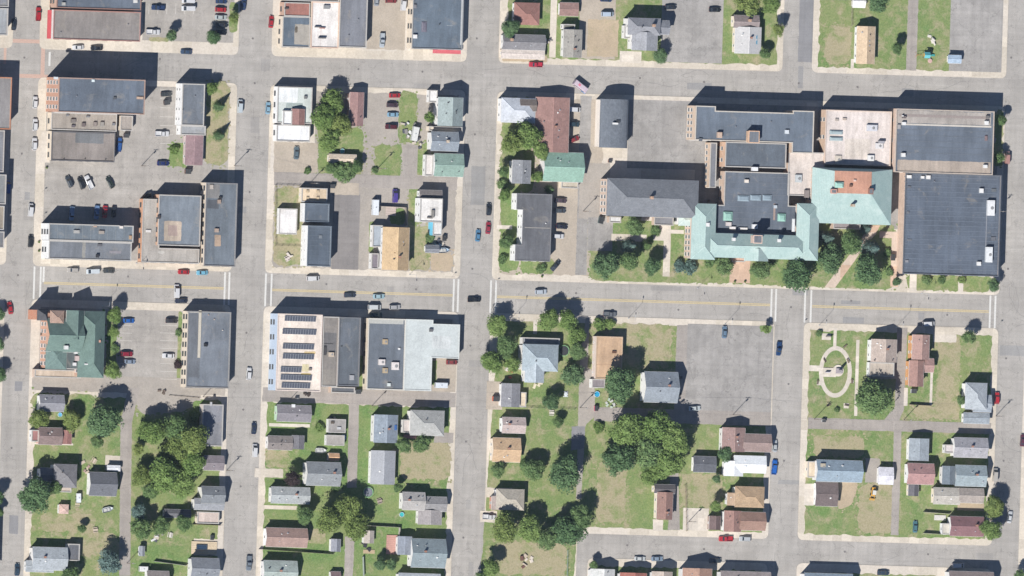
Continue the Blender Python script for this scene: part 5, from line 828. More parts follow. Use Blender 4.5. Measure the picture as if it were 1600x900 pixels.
for a in [(346, 166, 7, 'dark', 'dark pointed conifer in the middle of the narrow dry lawn'), (346, 212, 7, 'dark', 'dark pointed conifer at the south end of the narrow dry lawn'), (988, 384, 9, 'blue', 'blue spruce in the middle of the school annex lawn'), (1014, 383, 7, 'mid', 'small conifer right of the blue spruce on the annex lawn'), (1366, 388, 12, 'blue', 'blue spruce at the corner between diagonal path and gymnasium'), (1299, 372, 8, 'blue', 'blue spruce tucked beside the east copper wing, upper one'), (1356, 357, 8, 'blue', 'blue spruce beside the school hall steps'), (1286, 368, 7, 'blue', 'blue spruce tucked against the east copper wing wall'), (862, 296, 6, 'dark', 'dark conifer beside the shadow north of the charcoal roof')]: tree(*a, kind='cone')
for a in [(481, 267, 5, 'mid', 'small round shrub in the gravel beside the alley'), (586, 266, 5, 'mid', 'round shrub at the corner of the dry grass by the alley'), (937, 507, 9, 'bright', 'left hedge shrub in front of the tan flat roof'), (953, 506, 8, 'bright', 'right hedge shrub in front of the tan flat roof'), (1062, 416, 9, 'blue', 'blue green shrub bed left part by the copper wing'), (1079, 418, 10, 'blue', 'blue green shrub bed right part by the copper wing'), (1025, 360, 8, 'mid', 'square clipped shrub beside the annex steps'), (1206, 408, 9, 'mid', 'shrub under the copper front by the entrance'), (538, 268, 16, 'mid', 'long clipped hedge between the two alley trees'), (1110, 408, 9, 'mid', 'shrub in the bed below the west copper wing'), (1390, 425, 6, 'mid', 'low shrub against the gymnasium west wall'), (1387, 395, 6, 'mid', 'shrub beside the gymnasium side path'), (786, 288, 8, 'mid', 'low shrub at the pavement north of the charcoal roof'), (786, 405, 7, 'mid', 'low shrub at the school block corner near the crossing'), (846, 420, 7, 'mid', 'low shrub in the grass south of the charcoal roof'), (672, 372, 7, 'mid', 'weedy shrub beside the small grey gabled shed'), (1503, 437, 6, 'bright', 'shrub beside the right path south of the gymnasium'), (1448, 437, 7, 'mid', 'shrub left of the small tree south of the gymnasium'), (273, 234, 7, 'bright', 'bright shrub on the grass beside the mauve roof'), (180, 545, 7, 'mid', 'shrub in the strip between church and car park'), (279, 520, 5, 'mid', 'shrub in the grass strip by the tall slate roof'), (278, 570, 6, 'purple', 'brown shrub at the foot of the tall cream wall'), (1280, 521, 5, 'mid', 'flower shrub in the corner of the memorial garden'), (118, 745, 7, 'mid', 'shrub between the hip roofed house and charcoal garage'), (305, 650, 8, 'bright', 'bright shrub at the grove edge by the long garage'), (500, 668, 7, 'bright', 'shrub beside the junk filled lean to'), (525, 760, 7, 'mid', 'shrub behind the broad grey gabled house'), (1308, 640, 4, 'mid', 'small clipped shrub at the south of the memorial oval'), (470, 795, 6, 'mid', 'shrub along the path by the pale grey bungalow'), (820, 725, 7, 'mid', 'shrub between peach roof and west tree'), (936, 668, 8, 'bright', 'shrub at the lane end west of the round grove')]: tree(*a, kind='shrub')

# ------------------------------------------------------------------ vehicles
def loft(m, secs, mi=0):
    """cross-sections: (x, half width, z bottom, z top, shoulder)"""
    rows = []
    for x, hw, zb, zt, sh in secs:
        rows.append([(x, -hw*.94, zb), (x, -hw, zb+.18), (x, -hw, zt-sh), (x, -hw*.86, zt), (x, hw*.86, zt), (x, hw, zt-sh), (x, hw, zb+.18), (x, hw*.94, zb)])
    v = [p for r in rows for p in r]; f = []
    for i in range(len(rows)-1):
        for k in range(8): f.append((i*8+k, i*8+(k+1) % 8, (i+1)*8+(k+1) % 8, (i+1)*8+k))
    f += [tuple(range(8)), tuple((len(rows)-1)*8+k for k in reversed(range(8)))]
    m.add(v, f, mi)
def frustum(m, b0, b1, t0, t1, hb, ht, z0, z1, mi=0):
    m.add([(b0, -hb, z0), (b1, -hb, z0), (b1, hb, z0), (b0, hb, z0), (t0, -ht, z1), (t1, -ht, z1), (t1, ht, z1), (t0, ht, z1)], [(3, 2, 1, 0), (4, 5, 6, 7), (0, 1, 5, 4), (1, 2, 6, 5), (2, 3, 7, 6), (3, 0, 4, 7)], mi)
def car_proto(kind):
    parts = []; b = MB(); hw = .9
    if kind == 'sedan': Lh = 2.35; loft(b, [(-2.35, .78, .35, .8, .1), (-2.2, .88, .25, .92, .1), (-1.2, .91, .2, .96, .1), (.9, .91, .2, .95, .1), (2.0, .88, .22, .8, .12), (2.35, .76, .32, .66, .1)]); cab = (-1.75, 1.15, -1.15, .45, .8, .62, .93, 1.42)
    elif kind == 'suv': Lh = 2.35; loft(b, [(-2.35, .84, .4, .95, .1), (-2.2, .92, .3, 1.08, .1), (.9, .94, .28, 1.08, .1), (2.05, .92, .3, .98, .12), (2.35, .82, .4, .8, .1)]); cab = (-2.2, 1.15, -1.9, .55, .86, .7, 1.06, 1.72)
    elif kind == 'van': Lh = 2.6; loft(b, [(-2.6, .92, .35, 1.1, .08), (-2.5, .97, .3, 1.16, .08), (1.4, .97, .28, 1.16, .1), (2.35, .94, .3, 1.0, .14), (2.6, .82, .4, .8, .1)]); cab = (-2.52, 2.0, -2.42, 1.05, .93, .8, 1.14, 2.1)
    else:
        Lh = 2.75; loft(b, [(-.35, .96, .45, 1.08, .08), (1.1, .97, .42, 1.1, .1), (2.4, .94, .42, 1.02, .12), (2.75, .84, .5, .86, .1)]); cab = (-.35, 1.35, -.25, .75, .88, .72, 1.08, 1.82)
        b.box(-2.7, -.36, -.95, -.83, .55, 1.1); b.box(-2.7, -.36, .83, .95, .55, 1.1); b.box(-2.75, -2.63, -.95, .95, .55, 1.08); b.box(-2.62, -.36, -.825, .825, .55, .68); b.box(-.5, -.36, -.82, .82, .68, 1.1)
    b0, b1, t0, t1, hb, ht, z0, z1 = cab; frustum(b, b0, b1, t0, t1, hb, ht, z0, z1); frustum(b, t0+.05, t1-.05, t0+.15, t1-.15, ht*.98, ht*.9, z1, z1+.04)
    parts.append(('body', b.mesh('body', carpaint((200, 200, 200))), 'paint'))
    def pane(nm, c4, off):
        m = MB(); m.face([Vector(p)+Vector(off) for p in c4]); parts.append((nm, m.mesh(nm, GLASS, False), None))
    def lerp(a, b_, t): return a+(b_-a)*t
    def fr(s, t): return (lerp(b1, t1, t), s*lerp(hb, ht, t)*.9, lerp(z0, z1, t))
    pane('windscreen', [fr(-1, .08), fr(1, .08), fr(1, .94), fr(-1, .94)], (.015, 0, .012))
    def rr(s, t): return (lerp(b0, t0, t), s*lerp(hb, ht, t)*.88, lerp(z0, z1, t))
    pane('rear_window', [rr(1, .15), rr(-1, .15), rr(-1, .92), rr(1, .92)], (-.015, 0, .012))
    for s in (-1, 1):
        def sd(a, t): return (lerp(lerp(b0, t0, t), lerp(b1, t1, t), a), s*lerp(hb, ht, t), lerp(z0, z1, t))
        a0 = .55 if kind == 'van' else .06
        q = [sd(a0, .12), sd(.93, .12), sd(.93, .9), sd(a0, .9)]; pane('side_window', q if s < 0 else q[::-1], (0, s*.012, .006))
    wm = MB()
    for yy in (0,): 
        nn = 12; wm.add([(.33*math.cos(6.2832*i/nn), -.11, .33*math.sin(6.2832*i/nn)) for i in range(nn)]+[(.33*math.cos(6.2832*i/nn), .11, .33*math.sin(6.2832*i/nn)) for i in range(nn)], [(i, (i+1) % nn, nn+(i+1) % nn, nn+i) for i in range(nn)]+[tuple(reversed(range(nn))), tuple(range(nn, 2*nn))])
        for s in (-1, 1): wm.add([(.2*math.cos(6.2832*i/nn), s*.118, .2*math.sin(6.2832*i/nn)) for i in range(nn)], [tuple(range(nn))], 1)
    wmesh = wm.mesh('wheel', [RUBBER, STEEL])
    wb = Lh*.6
    hl = MB(); hl.box(-.06, .06, -.16, .16, -.07, .07); hlm = hl.mesh('headlight', LENS); tl = MB(); tl.box(-.05, .05, -.13, .13, -.09, .09); tlm = tl.mesh('tail_light', REDL)
    return parts, wmesh, hlm, tlm, wb, hw, Lh
PROTO = {k: car_proto(k) for k in ('sedan', 'suv', 'van', 'pickup')}
def car(kind, px, py, head, rgb, label, group=None, sc=1.0):
    parts, wmesh, hlm, tlm, wb, hw, Lh = PROTO[kind]
    p = P(px, py, .9); z = gz(p.x, p.y)
    r = empty({'sedan': 'car', 'suv': 'suv', 'van': 'van', 'pickup': 'pickup_truck'}[kind], (p.x, p.y, z), math.radians(head)); r.scale = (sc, sc, sc)
    tag(r, label, {'pickup': 'pickup', 'van': 'van'}.get(kind, 'car'), group)
    for nm, me, pt in parts:
        o = inst(nm, me, r)
        if pt: o.material_slots[0].link = 'OBJECT'; o.material_slots[0].material = carpaint(rgb)
    zb = .33
    for sx in (-1, 1):
        for sy in (-1, 1): inst('wheel', wmesh, r, (sx*wb, sy*(hw-.08), zb))
    zl = .62 if kind == 'sedan' else .75
    for sy in (-1, 1):
        inst('headlight', hlm, r, (Lh-.05, sy*.6, zl)); inst('tail_light', tlm, r, (-Lh+.02, sy*.68, zl+.08))
    return r
red = (190, 50, 58); dk = (50, 56, 66); blk = (38, 42, 48); wht = (238, 238, 238); nav = (52, 72, 110); lb = (150, 190, 212); sil = (178, 182, 186); mar = (110, 62, 68); tea = (92, 120, 128); blu = (60, 104, 172); tnc = (190, 176, 158)
CARS = [
 ('pickup', 60, 22, 91, red, 'long red pickup at the kerb beside the red canopy'), ('sedan', 22, 38, 88, dk, 'dark blue car parked by the left edge building at the top'), ('pickup', 247, 12, 180, nav, 'blue pickup with white bed in the top left car park'),
 ('van', 294, 13, 180, wht, 'white van in the top left car park, lower of two'), ('van', 294, 1, 180, wht, 'white van in the top left car park at the top edge'), ('sedan', 346, 2, 0, nav, 'navy car at the top of the parked row near the second street'), ('suv', 345, 15, 0, red, 'red car in the parked row near the second street'), ('sedan', 345, 27, 0, (200, 208, 206), 'pale silver car in the parked row near the second street'), ('sedan', 347, 39, 0, dk, 'dark car fourth in the parked row near the second street'), ('suv', 345, 51, 0, blk, 'black car last in the parked row next to the dark corner tree'), ('sedan', 381, 6, 88, nav, 'dark blue car on the second street at the top edge'),
 ('pickup', 239, 50, 0, wht, 'white pickup next to the small dark tree in the top left car park'), ('sedan', 122, 74, 182, wht, 'white car parked on the upper street beside the low red coped roof'), ('sedan', 151, 75, 182, blk, 'black car parked behind the white one on the upper street'), ('sedan', 291, 81, 178, (70, 90, 116), 'slate blue car driving on the upper street'),
 ('sedan', 260, 147, 5, (70, 74, 76), 'dark grey car behind the white walled slate roofed building'), ('pickup', 253, 209, 0, wht, 'white pickup behind the white walled slate roofed building'), ('suv', 55, 160, 88, wht, 'white car at the kerb of the first street, northernmost of three'), ('suv', 55, 195, 88, wht, 'white car at the kerb of the first street, middle of three'), ('suv', 54, 225, 88, wht, 'white car at the kerb of the first street, southern of three'), ('van', 375, 166, 88, (214, 224, 228), 'white van on the second street beside the narrow dry lawn'), ('pickup', 186, 226, 86, blu, 'blue truck at the back corner of the brown grey flat roof'),
 ('sedan', 424, 34, 88, red, 'red car at the kerb beside the blue slate corner building'), ('suv', 611, 1, 0, (150, 70, 70), 'dull red car in the gravel yard at the top edge'), ('van', 630, 6, 88, wht, 'white van in the gravel yard at the top edge'), ('pickup', 597, 63, 270, (200, 208, 214), 'white pickup in the gravel yard at the top'), ('sedan', 419, 169, 88, lb, 'pale blue car at the kerb beside the white dormered building'),
 ('sedan', 617, 149, 0, red, 'bright red car topmost in the gravel row beside the grass'), ('suv', 613, 164, 0, (84, 66, 74), 'dark plum car second in the gravel row beside the grass'), ('sedan', 614, 179, 0, lb, 'pale blue car third in the gravel row beside the grass'), ('suv', 611, 198, 180, (96, 42, 50), 'dark red car lowest in the gravel row beside the grass'),
 ('sedan', 947, -1, 0, nav, 'blue car cut by the top edge on the gravel drive'), ('van', 949, 22, 0, (206, 220, 236), 'pale blue van on the gravel drive at the top'), ('sedan', 1048, 11, 5, dk, 'dark car in the top grey car park, left one'), ('sedan', 1117, 15, 0, blk, 'black car in the top grey car park, right one'), ('pickup', 837, 101, 180, (206, 62, 80), 'red pickup on the upper street right of the third street'), ('van', 897, 171, 0, wht, 'white van behind the long red brown roof'), ('suv', 896, 194, 0, (56, 76, 86), 'dark teal car behind the long red brown roof'), ('sedan', 896, 218, 20, (160, 60, 66), 'red car behind the long red brown roof'),
 ('sedan', 255, 255, 0, (44, 56, 110), 'deep blue car beside the bright shrub and mauve roof'), ('suv', 108, 284, 118, (70, 78, 86), 'dark grey car leftmost of the angled cars in the open court'), ('suv', 127, 286, 110, blk, 'black car second of the angled cars in the open court'), ('pickup', 139, 285, 118, wht, 'white pickup third of the angled cars in the open court'), ('sedan', 172, 285, 118, (48, 60, 54), 'dark green car rightmost of the angled cars in the open court'),
 ('pickup', 112, 334, 268, (150, 176, 206), 'pale pickup half in the shadow north of the long slate building'), ('pickup', 151, 332, 268, (120, 150, 190), 'grey blue pickup in the shadow north of the long slate building'), ('sedan', 164, 331, 268, red, 'red car in the shadow north of the long slate building'), ('sedan', 178, 331, 268, blk, 'dark car in the shadow north of the long slate building'), ('van', 48, 328, 88, wht, 'white van at the first street kerb beside the open court'), ('suv', 48, 377, 88, blk, 'black car at the first street kerb near the main street'), ('suv', 114, 422, 182, (196, 190, 182), 'beige car leftmost of three parked on the main street'), ('van', 145, 424, 182, (224, 232, 236), 'white van between beige and dark cars on the main street'), ('sedan', 170, 423, 182, (80, 82, 80), 'dark grey car rightmost of three parked on the main street'), ('sedan', 287, 425, 182, red, 'red and blue grey car parked below the orange walled workshop'), ('sedan', 316, 426, 182, (130, 196, 222), 'sky blue car parked below the narrow slate building'), ('van', 12, 292, 88, blu, 'blue van in the shade at the left edge'),
 ('sedan', 463, 239, 90, (110, 128, 136), 'grey teal car in the gravel yard below the white building'), ('van', 617, 306, 92, (92, 76, 160), 'purple van beside the alley near the orange roof'), ('van', 489, 435, 2, wht, 'white van at the kerb below the dark stepped roofs'), ('sedan', 764, 327, 88, dk, 'dark car at the third street kerb'), ('sedan', 763, 356, 88, (176, 58, 76), 'red car at the third street kerb'), ('sedan', 747, 368, 88, (100, 150, 186), 'blue car driving on the third street'),
 ('sedan', 876, 313, 0, (96, 80, 88), 'plum grey car uppermost in the row by the charcoal roof'), ('sedan', 875, 329, 0, (80, 88, 96), 'grey car second in the row by the charcoal roof'), ('sedan', 878, 354, 0, (48, 50, 66), 'black car third in the row by the charcoal roof'), ('suv', 872, 369, 0, wht, 'white car lowest in the row by the charcoal roof'), ('sedan', 868, 415, 50, (60, 66, 76), 'dark car at an angle near the main street drive'), ('van', 1574, 246, 90, (196, 150, 140), 'pinkish van parked east of the gymnasium'),
 ('sedan', 16, 481, 100, red, 'red car turning on the first street below the main street'), ('sedan', 201, 501, 0, (50, 110, 190), 'bright blue car in the church car park'), ('suv', 268, 501, 0, (66, 64, 68), 'black car against the strip by the tall slate roof'), ('suv', 198, 553, 0, (158, 44, 62), 'crimson car in the church car park'), ('sedan', 203, 565, 0, (150, 164, 182), 'silver blue car below the crimson one in the church car park'), ('sedan', 263, 556, 180, wht, 'white car against the strip by the tall slate roof'), ('sedan', 283, 470, 182, (56, 62, 80), 'dark car at the kerb above the church car park'), ('suv', 389, 584, 88, wht, 'white car driving on the second street below the main street'), ('van', 276, 455, 90, wht, 'white van crossing the main street above the church car park'),
 ('sedan', 547, 461, 2, (66, 74, 88), 'dark car driving on the main street above the warehouse'), ('sedan', 592, 463, 2, (176, 206, 214), 'pale aqua car driving on the main street'), ('van', 585, 480, 2, (226, 230, 230), 'white van with dark roof rack parked above the slate store'), ('suv', 617, 480, 2, (190, 190, 190), 'silver car parked above the slate store'), ('sedan', 588, 492, 2, (70, 90, 80), 'dark green car in the shade close to the slate store'), ('pickup', 741, 468, 2, (36, 42, 48), 'black pickup at the third street crossing'), ('sedan', 706, 566, 0, (150, 70, 70), 'small red car in the yard of the mint roofed store'),
 ('suv', 845, 456, 2, (206, 214, 222), 'white car driving on the main street right of the third street'), ('pickup', 953, 491, 2, (120, 124, 128), 'tan and grey truck parked above the hedge shrubs'), ('sedan', 1132, 519, 88, (120, 146, 168), 'blue grey car entering the wide parking lot'), ('sedan', 1085, 638, 4, (216, 224, 222), 'white car at the alley end of the wide parking lot'),
 ('pickup', 1217, 545, 268, (40, 74, 120), 'navy pickup on the fourth street'), ('van', 1451, 506, 2, wht, 'white van parked above the brown pink house'), ('suv', 1558, 622, 88, (206, 52, 60), 'bright red car beside the pale grey corner house'),
 ('pickup', 389, 880, 268, (130, 140, 150), 'grey pickup at the second street kerb near the bottom'), ('sedan', 27, 890, 88, (56, 78, 96), 'blue grey car at the first street kerb near the bottom'), ('van', 398, 704, 88, wht, 'white van at the second street kerb beside the brown grey bungalow'), ('sedan', 397, 669, 88, (48, 60, 84), 'navy car at the second street kerb above the white van'),
 ('pickup', 1134, 842, 180, (200, 58, 66), 'red pickup on the lower cross street'), ('suv', 1164, 842, 180, (206, 210, 212), 'white car behind the red pickup on the lower cross street'), ('sedan', 1000, 873, 2, (220, 224, 222), 'white car at the bottom kerb of the lower cross street, left one'), ('sedan', 1027, 873, 2, (150, 168, 186), 'grey blue car at the bottom kerb of the lower cross street'), ('sedan', 1118, 876, 2, (60, 70, 80), 'dark car at the bottom kerb of the lower cross street'), ('pickup', 764, 808, 0, wht, 'white pickup in the drive on the third street'),
 ('sedan', 1211, 697, 88, (200, 204, 206), 'silver car at the fourth street kerb'), ('pickup', 1210, 730, 88, (48, 116, 206), 'bright blue pickup at the fourth street kerb'), ('sedan', 1430, 823, 88, (92, 138, 146), 'teal car on the grass beside the right hand lane'), ('van', 1555, 742, 88, (206, 200, 190), 'beige van at the last street kerb'), ('sedan', 1578, 808, 80, (228, 230, 230), 'white car on the last street beside the street trees'), ('sedan', 1598, 688, 88, (110, 60, 76), 'maroon car at the right edge'), ('van', 1497, 884, 2, (226, 226, 226), 'white van at the bottom right kerb'), ('sedan', 1380, 895, 2, (60, 76, 92), 'dark car in the drive at the bottom of the last block'), ('sedan', 588, 0, 90, sil, 'silver car half cut by the top edge in the gravel yard')]
rj = random.Random(4)
for a in CARS: car(a[0], a[1], a[2], a[3]+rj.uniform(-2, 2), a[4], a[5], sc=rj.uniform(.97, 1.06))
# ------------------------------------------------------------------ poles, lamps, fences, yard things
def pt(px, py, h=0):
    p = P(px, py, h); p.z = gz(p.x, p.y); return p
POLES = [(221, 259, 9, 'utility pole in the open court behind the mauve roof'), (366, 259, 9, 'utility pole at the second street pavement near the narrow building'), (484, 286, 8.5, 'utility pole by the alley beside the cream patio roof'), (590, 263, 9, 'utility pole by the alley in the dry grass'), (581, 634, 9, 'utility pole at the alley behind the slate store'), (455, 622, 8, 'utility pole at the alley behind the solar building'), (906, 637, 8.5, 'utility pole beside the gravel drive near the blue pool'), (1145, 648, 9.5, 'utility pole at the south edge of the wide parking lot'), (1272, 655, 9.5, 'utility pole in the corner of the memorial garden'), (1412, 656, 9, 'utility pole at the alley south of the brown pink house'), (1556, 650, 9, 'utility pole at the last street corner of the alley'), (354, 735, 8, 'utility pole at the second street beside the brown garage'), (317, 620, 8, 'utility pole at the alley beside the long garage'), (1076, 815, 8, 'utility pole on the cream pad near the lower cross street'), (911, 330, 8.5, 'utility pole on the drive west of the school annex'), (198, 880, 8, 'utility pole beside the residential lane at the bottom'), (1556, 330, 9, 'utility pole at the pavement east of the gymnasium')]
ptops = []
for px, py, h, lb_ in POLES:
    p = pt(px, py); r = empty('utility_pole', p); tag(r, lb_, 'utility pole', 'wooden utility poles')
    m = MB(); m.cyl(0, 0, -.3, h, .13, .08, 8); m.build('post', WOODP, r)
    m = MB(); m.box(-1.1, 1.1, -.06, .06, h-.7, h-.56); m.build('crossarm', WOODP, r)
    for x in (-1.0, -.4, .4, 1.0):
        m = MB(); m.cyl(x, 0, h-.56, h-.36, .06, .04, 6); m.build('insulator', LENS, r)
    m = MB(); m.cyl(.32, 0, h-2.2, h-1.3, .22, n=10); m.build('transformer', STEEL, r); ptops.append((p, h))
def wire(i, j, label):
    (a, ha), (b, hb) = ptops[i], ptops[j]; m = MB()
    for off in (-1.0, 1.0):
        prev = None
        for k in range(13):
            t = k/12; q = Vector((a.x+(b.x-a.x)*t+off, a.y+(b.y-a.y)*t, (a.z+ha-.35)*(1-t)+(b.z+hb-.35)*t-4*.9*t*(1-t)))
            if prev: m.tube(prev, q, .013, n=4)
            prev = q
    tag(m.build('overhead_wire', DARKM), label, 'wire', 'overhead wires')
wire(4, 5, 'overhead wire along the alley behind the solar building'); wire(5, 12, 'overhead wire across the second street to the long garage'); wire(4, 6, 'overhead wire across the third street above the grey garage'); wire(6, 7, 'overhead wire along the alley below the wide parking lot'); wire(7, 8, 'overhead wire across the fourth street'); wire(8, 9, 'overhead wire over the memorial garden lawn'); wire(9, 10, 'overhead wire over the alley near the last street'); wire(2, 3, 'overhead wire along the alley north of the dark asphalt lot'); wire(1, 2, 'overhead wire across the second street to the fenced lawn')
for px, py, sd, lb_ in [(982, 497, 1, 'street lamp at the kerb right of the parked tan truck'), (1133, 506, 1, 'street lamp at the kerb of the wide parking lot entrance'), (1280, 508, 1, 'street lamp at the memorial garden corner'), (1400, 511, 1, 'street lamp above the beige house'), (160, 478, 1, 'street lamp beside the church north wall'), (800, 496, 1, 'street lamp at the kerb north of the pale blue house'), (640, 429, -1, 'street lamp at the kerb below the orange gabled house'), (213, 411, -1, 'street lamp at the kerb of the long slate building'), (1090, 450, -1, 'street lamp at the kerb of the school lawn'), (1440, 458, -1, 'street lamp at the kerb below the gymnasium')]:
    p = pt(px, py); r = empty('street_lamp', p); tag(r, lb_, 'street lamp', 'main street lamps')
    m = MB(); m.cyl(0, 0, -.2, 8, .07, .045, 8); m.build('pole', STEEL, r)
    m = MB(); m.tube((0, 0, 7.8), (0, sd*1.8, 8.4), .05); m.build('arm', STEEL, r)
    m = MB(); m.box(-.18, .18, min(sd*1.5, sd*2.4), max(sd*1.5, sd*2.4), 8.33, 8.5, tp=.04); m.build('lamp_head', DARKM, r)
    m = MB(); m.box(-.26, .26, -.26, .26, -.1, .12, tp=.05); m.build('base', STEEL, r)
def fence(pts, h, rgb, label, solid=True):
    q = [pt(x, y) for x, y in pts]; r = empty('fence', q[0]); tag(r, label, 'fence', 'yard fences'); mt = surf('siding', rgb)
    for a, b in zip(q, q[1:]):
        d = Vector((b.x-a.x, b.y-a.y)); n = max(1, int(d.length/2.4)); ang = math.atan2(d.y, d.x)
        for k in range(n+1):
            x, y = a.x+d.x*k/n-q[0].x, a.y+d.y*k/n-q[0].y; m = MB(); m.box(x-.06, x+.06, y-.06, y+.06, -.3, h+.1); m.build('post', mt, r)
        for k in range(n):
            x0, y0, x1, y1 = [v for t in (k/n, (k+1)/n) for v in (a.x+d.x*t-q[0].x, a.y+d.y*t-q[0].y)]; cx, cy, ln = (x0+x1)/2, (y0+y1)/2, d.length/n/2-.07
            m = MB()
            if solid: m.box(cx-ln, cx+ln, cy-.025, cy+.025, .05, h, rz=ang, c=(cx, cy))
            else:
                for zz in (.3, h*.6, h-.08): m.box(cx-ln, cx+ln, cy-.02, cy+.02, zz, zz+.07, rz=ang, c=(cx, cy))
            m.build('fence_panel' if solid else 'rails', mt, r)
fence([(430, 382), (430, 289), (512, 292)], 1.2, (150, 140, 120), 'fence round the lawn with the white box trailer', False); fence([(430, 384), (469, 385)], 1.2, (150, 140, 120), 'short fence closing the trailer lawn on its south side', False)
fence([(590, 322), (632, 324), (633, 352)], 1.9, (176, 168, 156), 'wooden fence between the purple van and the orange roof'); fence([(1442, 800), (1483, 803)], 1.7, (206, 202, 192), 'white fence above the maroon roofed house'); fence([(1442, 833), (1473, 835)], 1.7, (206, 202, 192), 'white fence below the maroon roofed house'); fence([(568, 821), (623, 824), (622, 838)], 1.8, (206, 200, 190), 'pale fence round the small tan shed'); fence([(404, 858), (520, 866)], 1.6, (150, 140, 126), 'long fence south of the pinkish brown house'); fence([(820, 637), (897, 640)], 1.4, (140, 160, 130), 'fence at the end of the back yard with the white table', False); fence([(1420, 632), (1454, 634)], 1.6, (150, 136, 120), 'fence at the south end of the brown pink house yard'); fence([(300, 819), (343, 821)], 1.7, (150, 126, 110), 'dark fence south of the tan patio roof by the second street'); fence([(1282, 0), (1330, 1), (1330, 40)], 1.2, (170, 160, 140), 'wire fence west of the long narrow tan house', False); fence([(566, 870), (567, 900)], 1.6, (180, 190, 180), 'fence beside the lower lane at the bottom'); fence([(886, 860), (885, 905)], 1.2, (150, 170, 170), 'fence beside the bare ground at the bottom', False); fence([(1070, 758), (1072, 830)], 1.3, (170, 150, 130), 'fence west of the cream pad', False); fence([(240, 877), (290, 884)], 1.6, (200, 196, 190), 'fence north of the roof cut by the bottom edge'); fence([(264, 618), (310, 622)], .7, (150, 130, 110), 'low barrier at the alley end of the grove', False)
def thing(name, label, cat, px, py, rz=0, group=None):
    p = pt(px, py); r = empty(name, p, math.radians(rz)); tag(r, label, cat, group); return r
def pnt(rgb): return surf('paint', rgb)
def boat(px, py, rz, rgb, label):
    r = thing('boat', label, 'boat', px, py, rz); m = MB()
    secs = [(-2.2, .9), (-1, 1.0), (.6, .95), (1.6, .6), (2.3, .1)]; v = []; f = []
    for x, w_ in secs: v += [(x, -w_, 1.15), (x, -w_*.6, .5), (x, w_*.6, .5), (x, w_, 1.15)]
    for i in range(4): f += [(i*4+k, i*4+k+1, i*4+k+5, i*4+k+4) for k in range(3)]
    f += [(0, 1, 2, 3)]; m.add(v, f); m.build('hull', pnt(rgb), r)
    m = MB(); m.box(-1.8, 1.0, -.6, .6, .85, .95); m.box(-.9, -.5, -.55, .55, .95, 1.25); m.box(.3, .7, -.5, .5, .95, 1.3); m.build('deck', pnt((200, 200, 196)), r); m = MB(); m.box(-2.4, 2.8, -.5, -.4, .35, .45); m.box(-2.4, 2.8, .4, .5, .35, .45); m.build('trailer_frame', STEEL, r)
    for s in (-1, 1): m = MB(); m.tube((-.4, s*.75, .3), (-.4, s*.95, .3), .3, n=10); m.build('wheel', RUBBER, r)
boat(167, 796, 15, (220, 228, 232), 'white boat on a trailer on the open lawn at lower left'); boat(500, 704, 0, (226, 228, 226), 'white boat on the grass beside the brown grey bungalow'); boat(692, 391, 5, (176, 196, 214), 'pale blue boat on a trailer beside the third street pavement')
def trailer(px, py, rz, L_, W_, H_, rgb, label, cat='trailer'):
    r = thing('trailer', label, cat, px, py, rz); m = MB(); m.box(-L_/2, L_/2, -W_/2, W_/2, .45, .45+H_); m.box(-L_/2+.15, L_/2-.15, -W_/2+.15, W_/2-.15, .45+H_, .53+H_); m.build('box_body', pnt(rgb), r)
    for x in (-.5, .5):
        for s in (-1, 1): m = MB(); m.tube((x, s*(W_/2-.15), .35), (x, s*(W_/2+.05), .35), .34, n=10); m.build('wheel', RUBBER, r)
    m = MB(); m.tube((L_/2, 0, .5), (L_/2+1, 0, .5), .06); m.build('hitch', DARKM, r); m = MB(); m.box(-L_/2-.03, -L_/2, -W_/2+.2, W_/2-.2, .6, .3+H_); m.build('door', pnt((190, 190, 190)), r); m = MB(); m.cyl(0, 0, .53+H_, .7+H_, .25, n=8); m.build('roof_vent', STEEL, r)
trailer(584, 324, 90, 6, 2.3, 2.2, (232, 236, 240), 'white camper trailer beside the orange roofed house'); trailer(687, 602, 0, 5, 2.1, 1.8, (222, 228, 234), 'white box trailer in the yard of the mint roofed store'); trailer(222, 889, 0, 3.4, 2, 1.6, (232, 232, 230), 'small white trailer on the grass near the bottom of the lane'); trailer(121, 778, 92, 3.6, 1.6, 1.4, (236, 240, 242), 'slim white trailer below the hip roofed house'); trailer(646, 209, 80, 5.5, 2.3, 2, (226, 226, 222), 'white trailer in the junk pile beside the grey roofed house')
def bus(px, py, rz):
    r = thing('minibus', 'minibus painted pink and blue parked askew on the upper street', 'bus', px, py, rz); m = MB(); frustum(m, -3.2, 3.2, -3.1, 2.9, 1.1, 1.0, .4, 2.6); frustum(m, -2.9, 2.5, -2.7, 2.3, .9, .8, 2.6, 2.72); m.build('body', pnt((206, 190, 200)), r)
    m = MB(); m.box(1.2, 3.24, -1.13, 1.13, .7, 1.4); m.build('front_panel', pnt((90, 150, 206)), r); m = MB(); m.face([(3.16, -.95, 1.55), (3.16, .95, 1.55), (3.0, .9, 2.4), (3.0, -.9, 2.4)]); m.build('windscreen', GLASS, r, False)
    for s in (-1, 1):
        for k in range(5): m = MB(); m.box(-2.6+k*1.0, -1.8+k*1.0, s*1.07-.03, s*1.07+.03, 1.6, 2.3); m.build('side_window', GLASS, r)
        for x in (-2, 2): m = MB(); m.tube((x, s*.85, .42), (x, s*1.12, .42), .42, n=12); m.build('wheel', RUBBER, r)
    m = MB(); m.box(-1.5, -.5, -.4, .4, 2.72, 2.85); m.build('roof_hatch', pnt((226, 130, 150)), r)
bus(905, 135, -35)
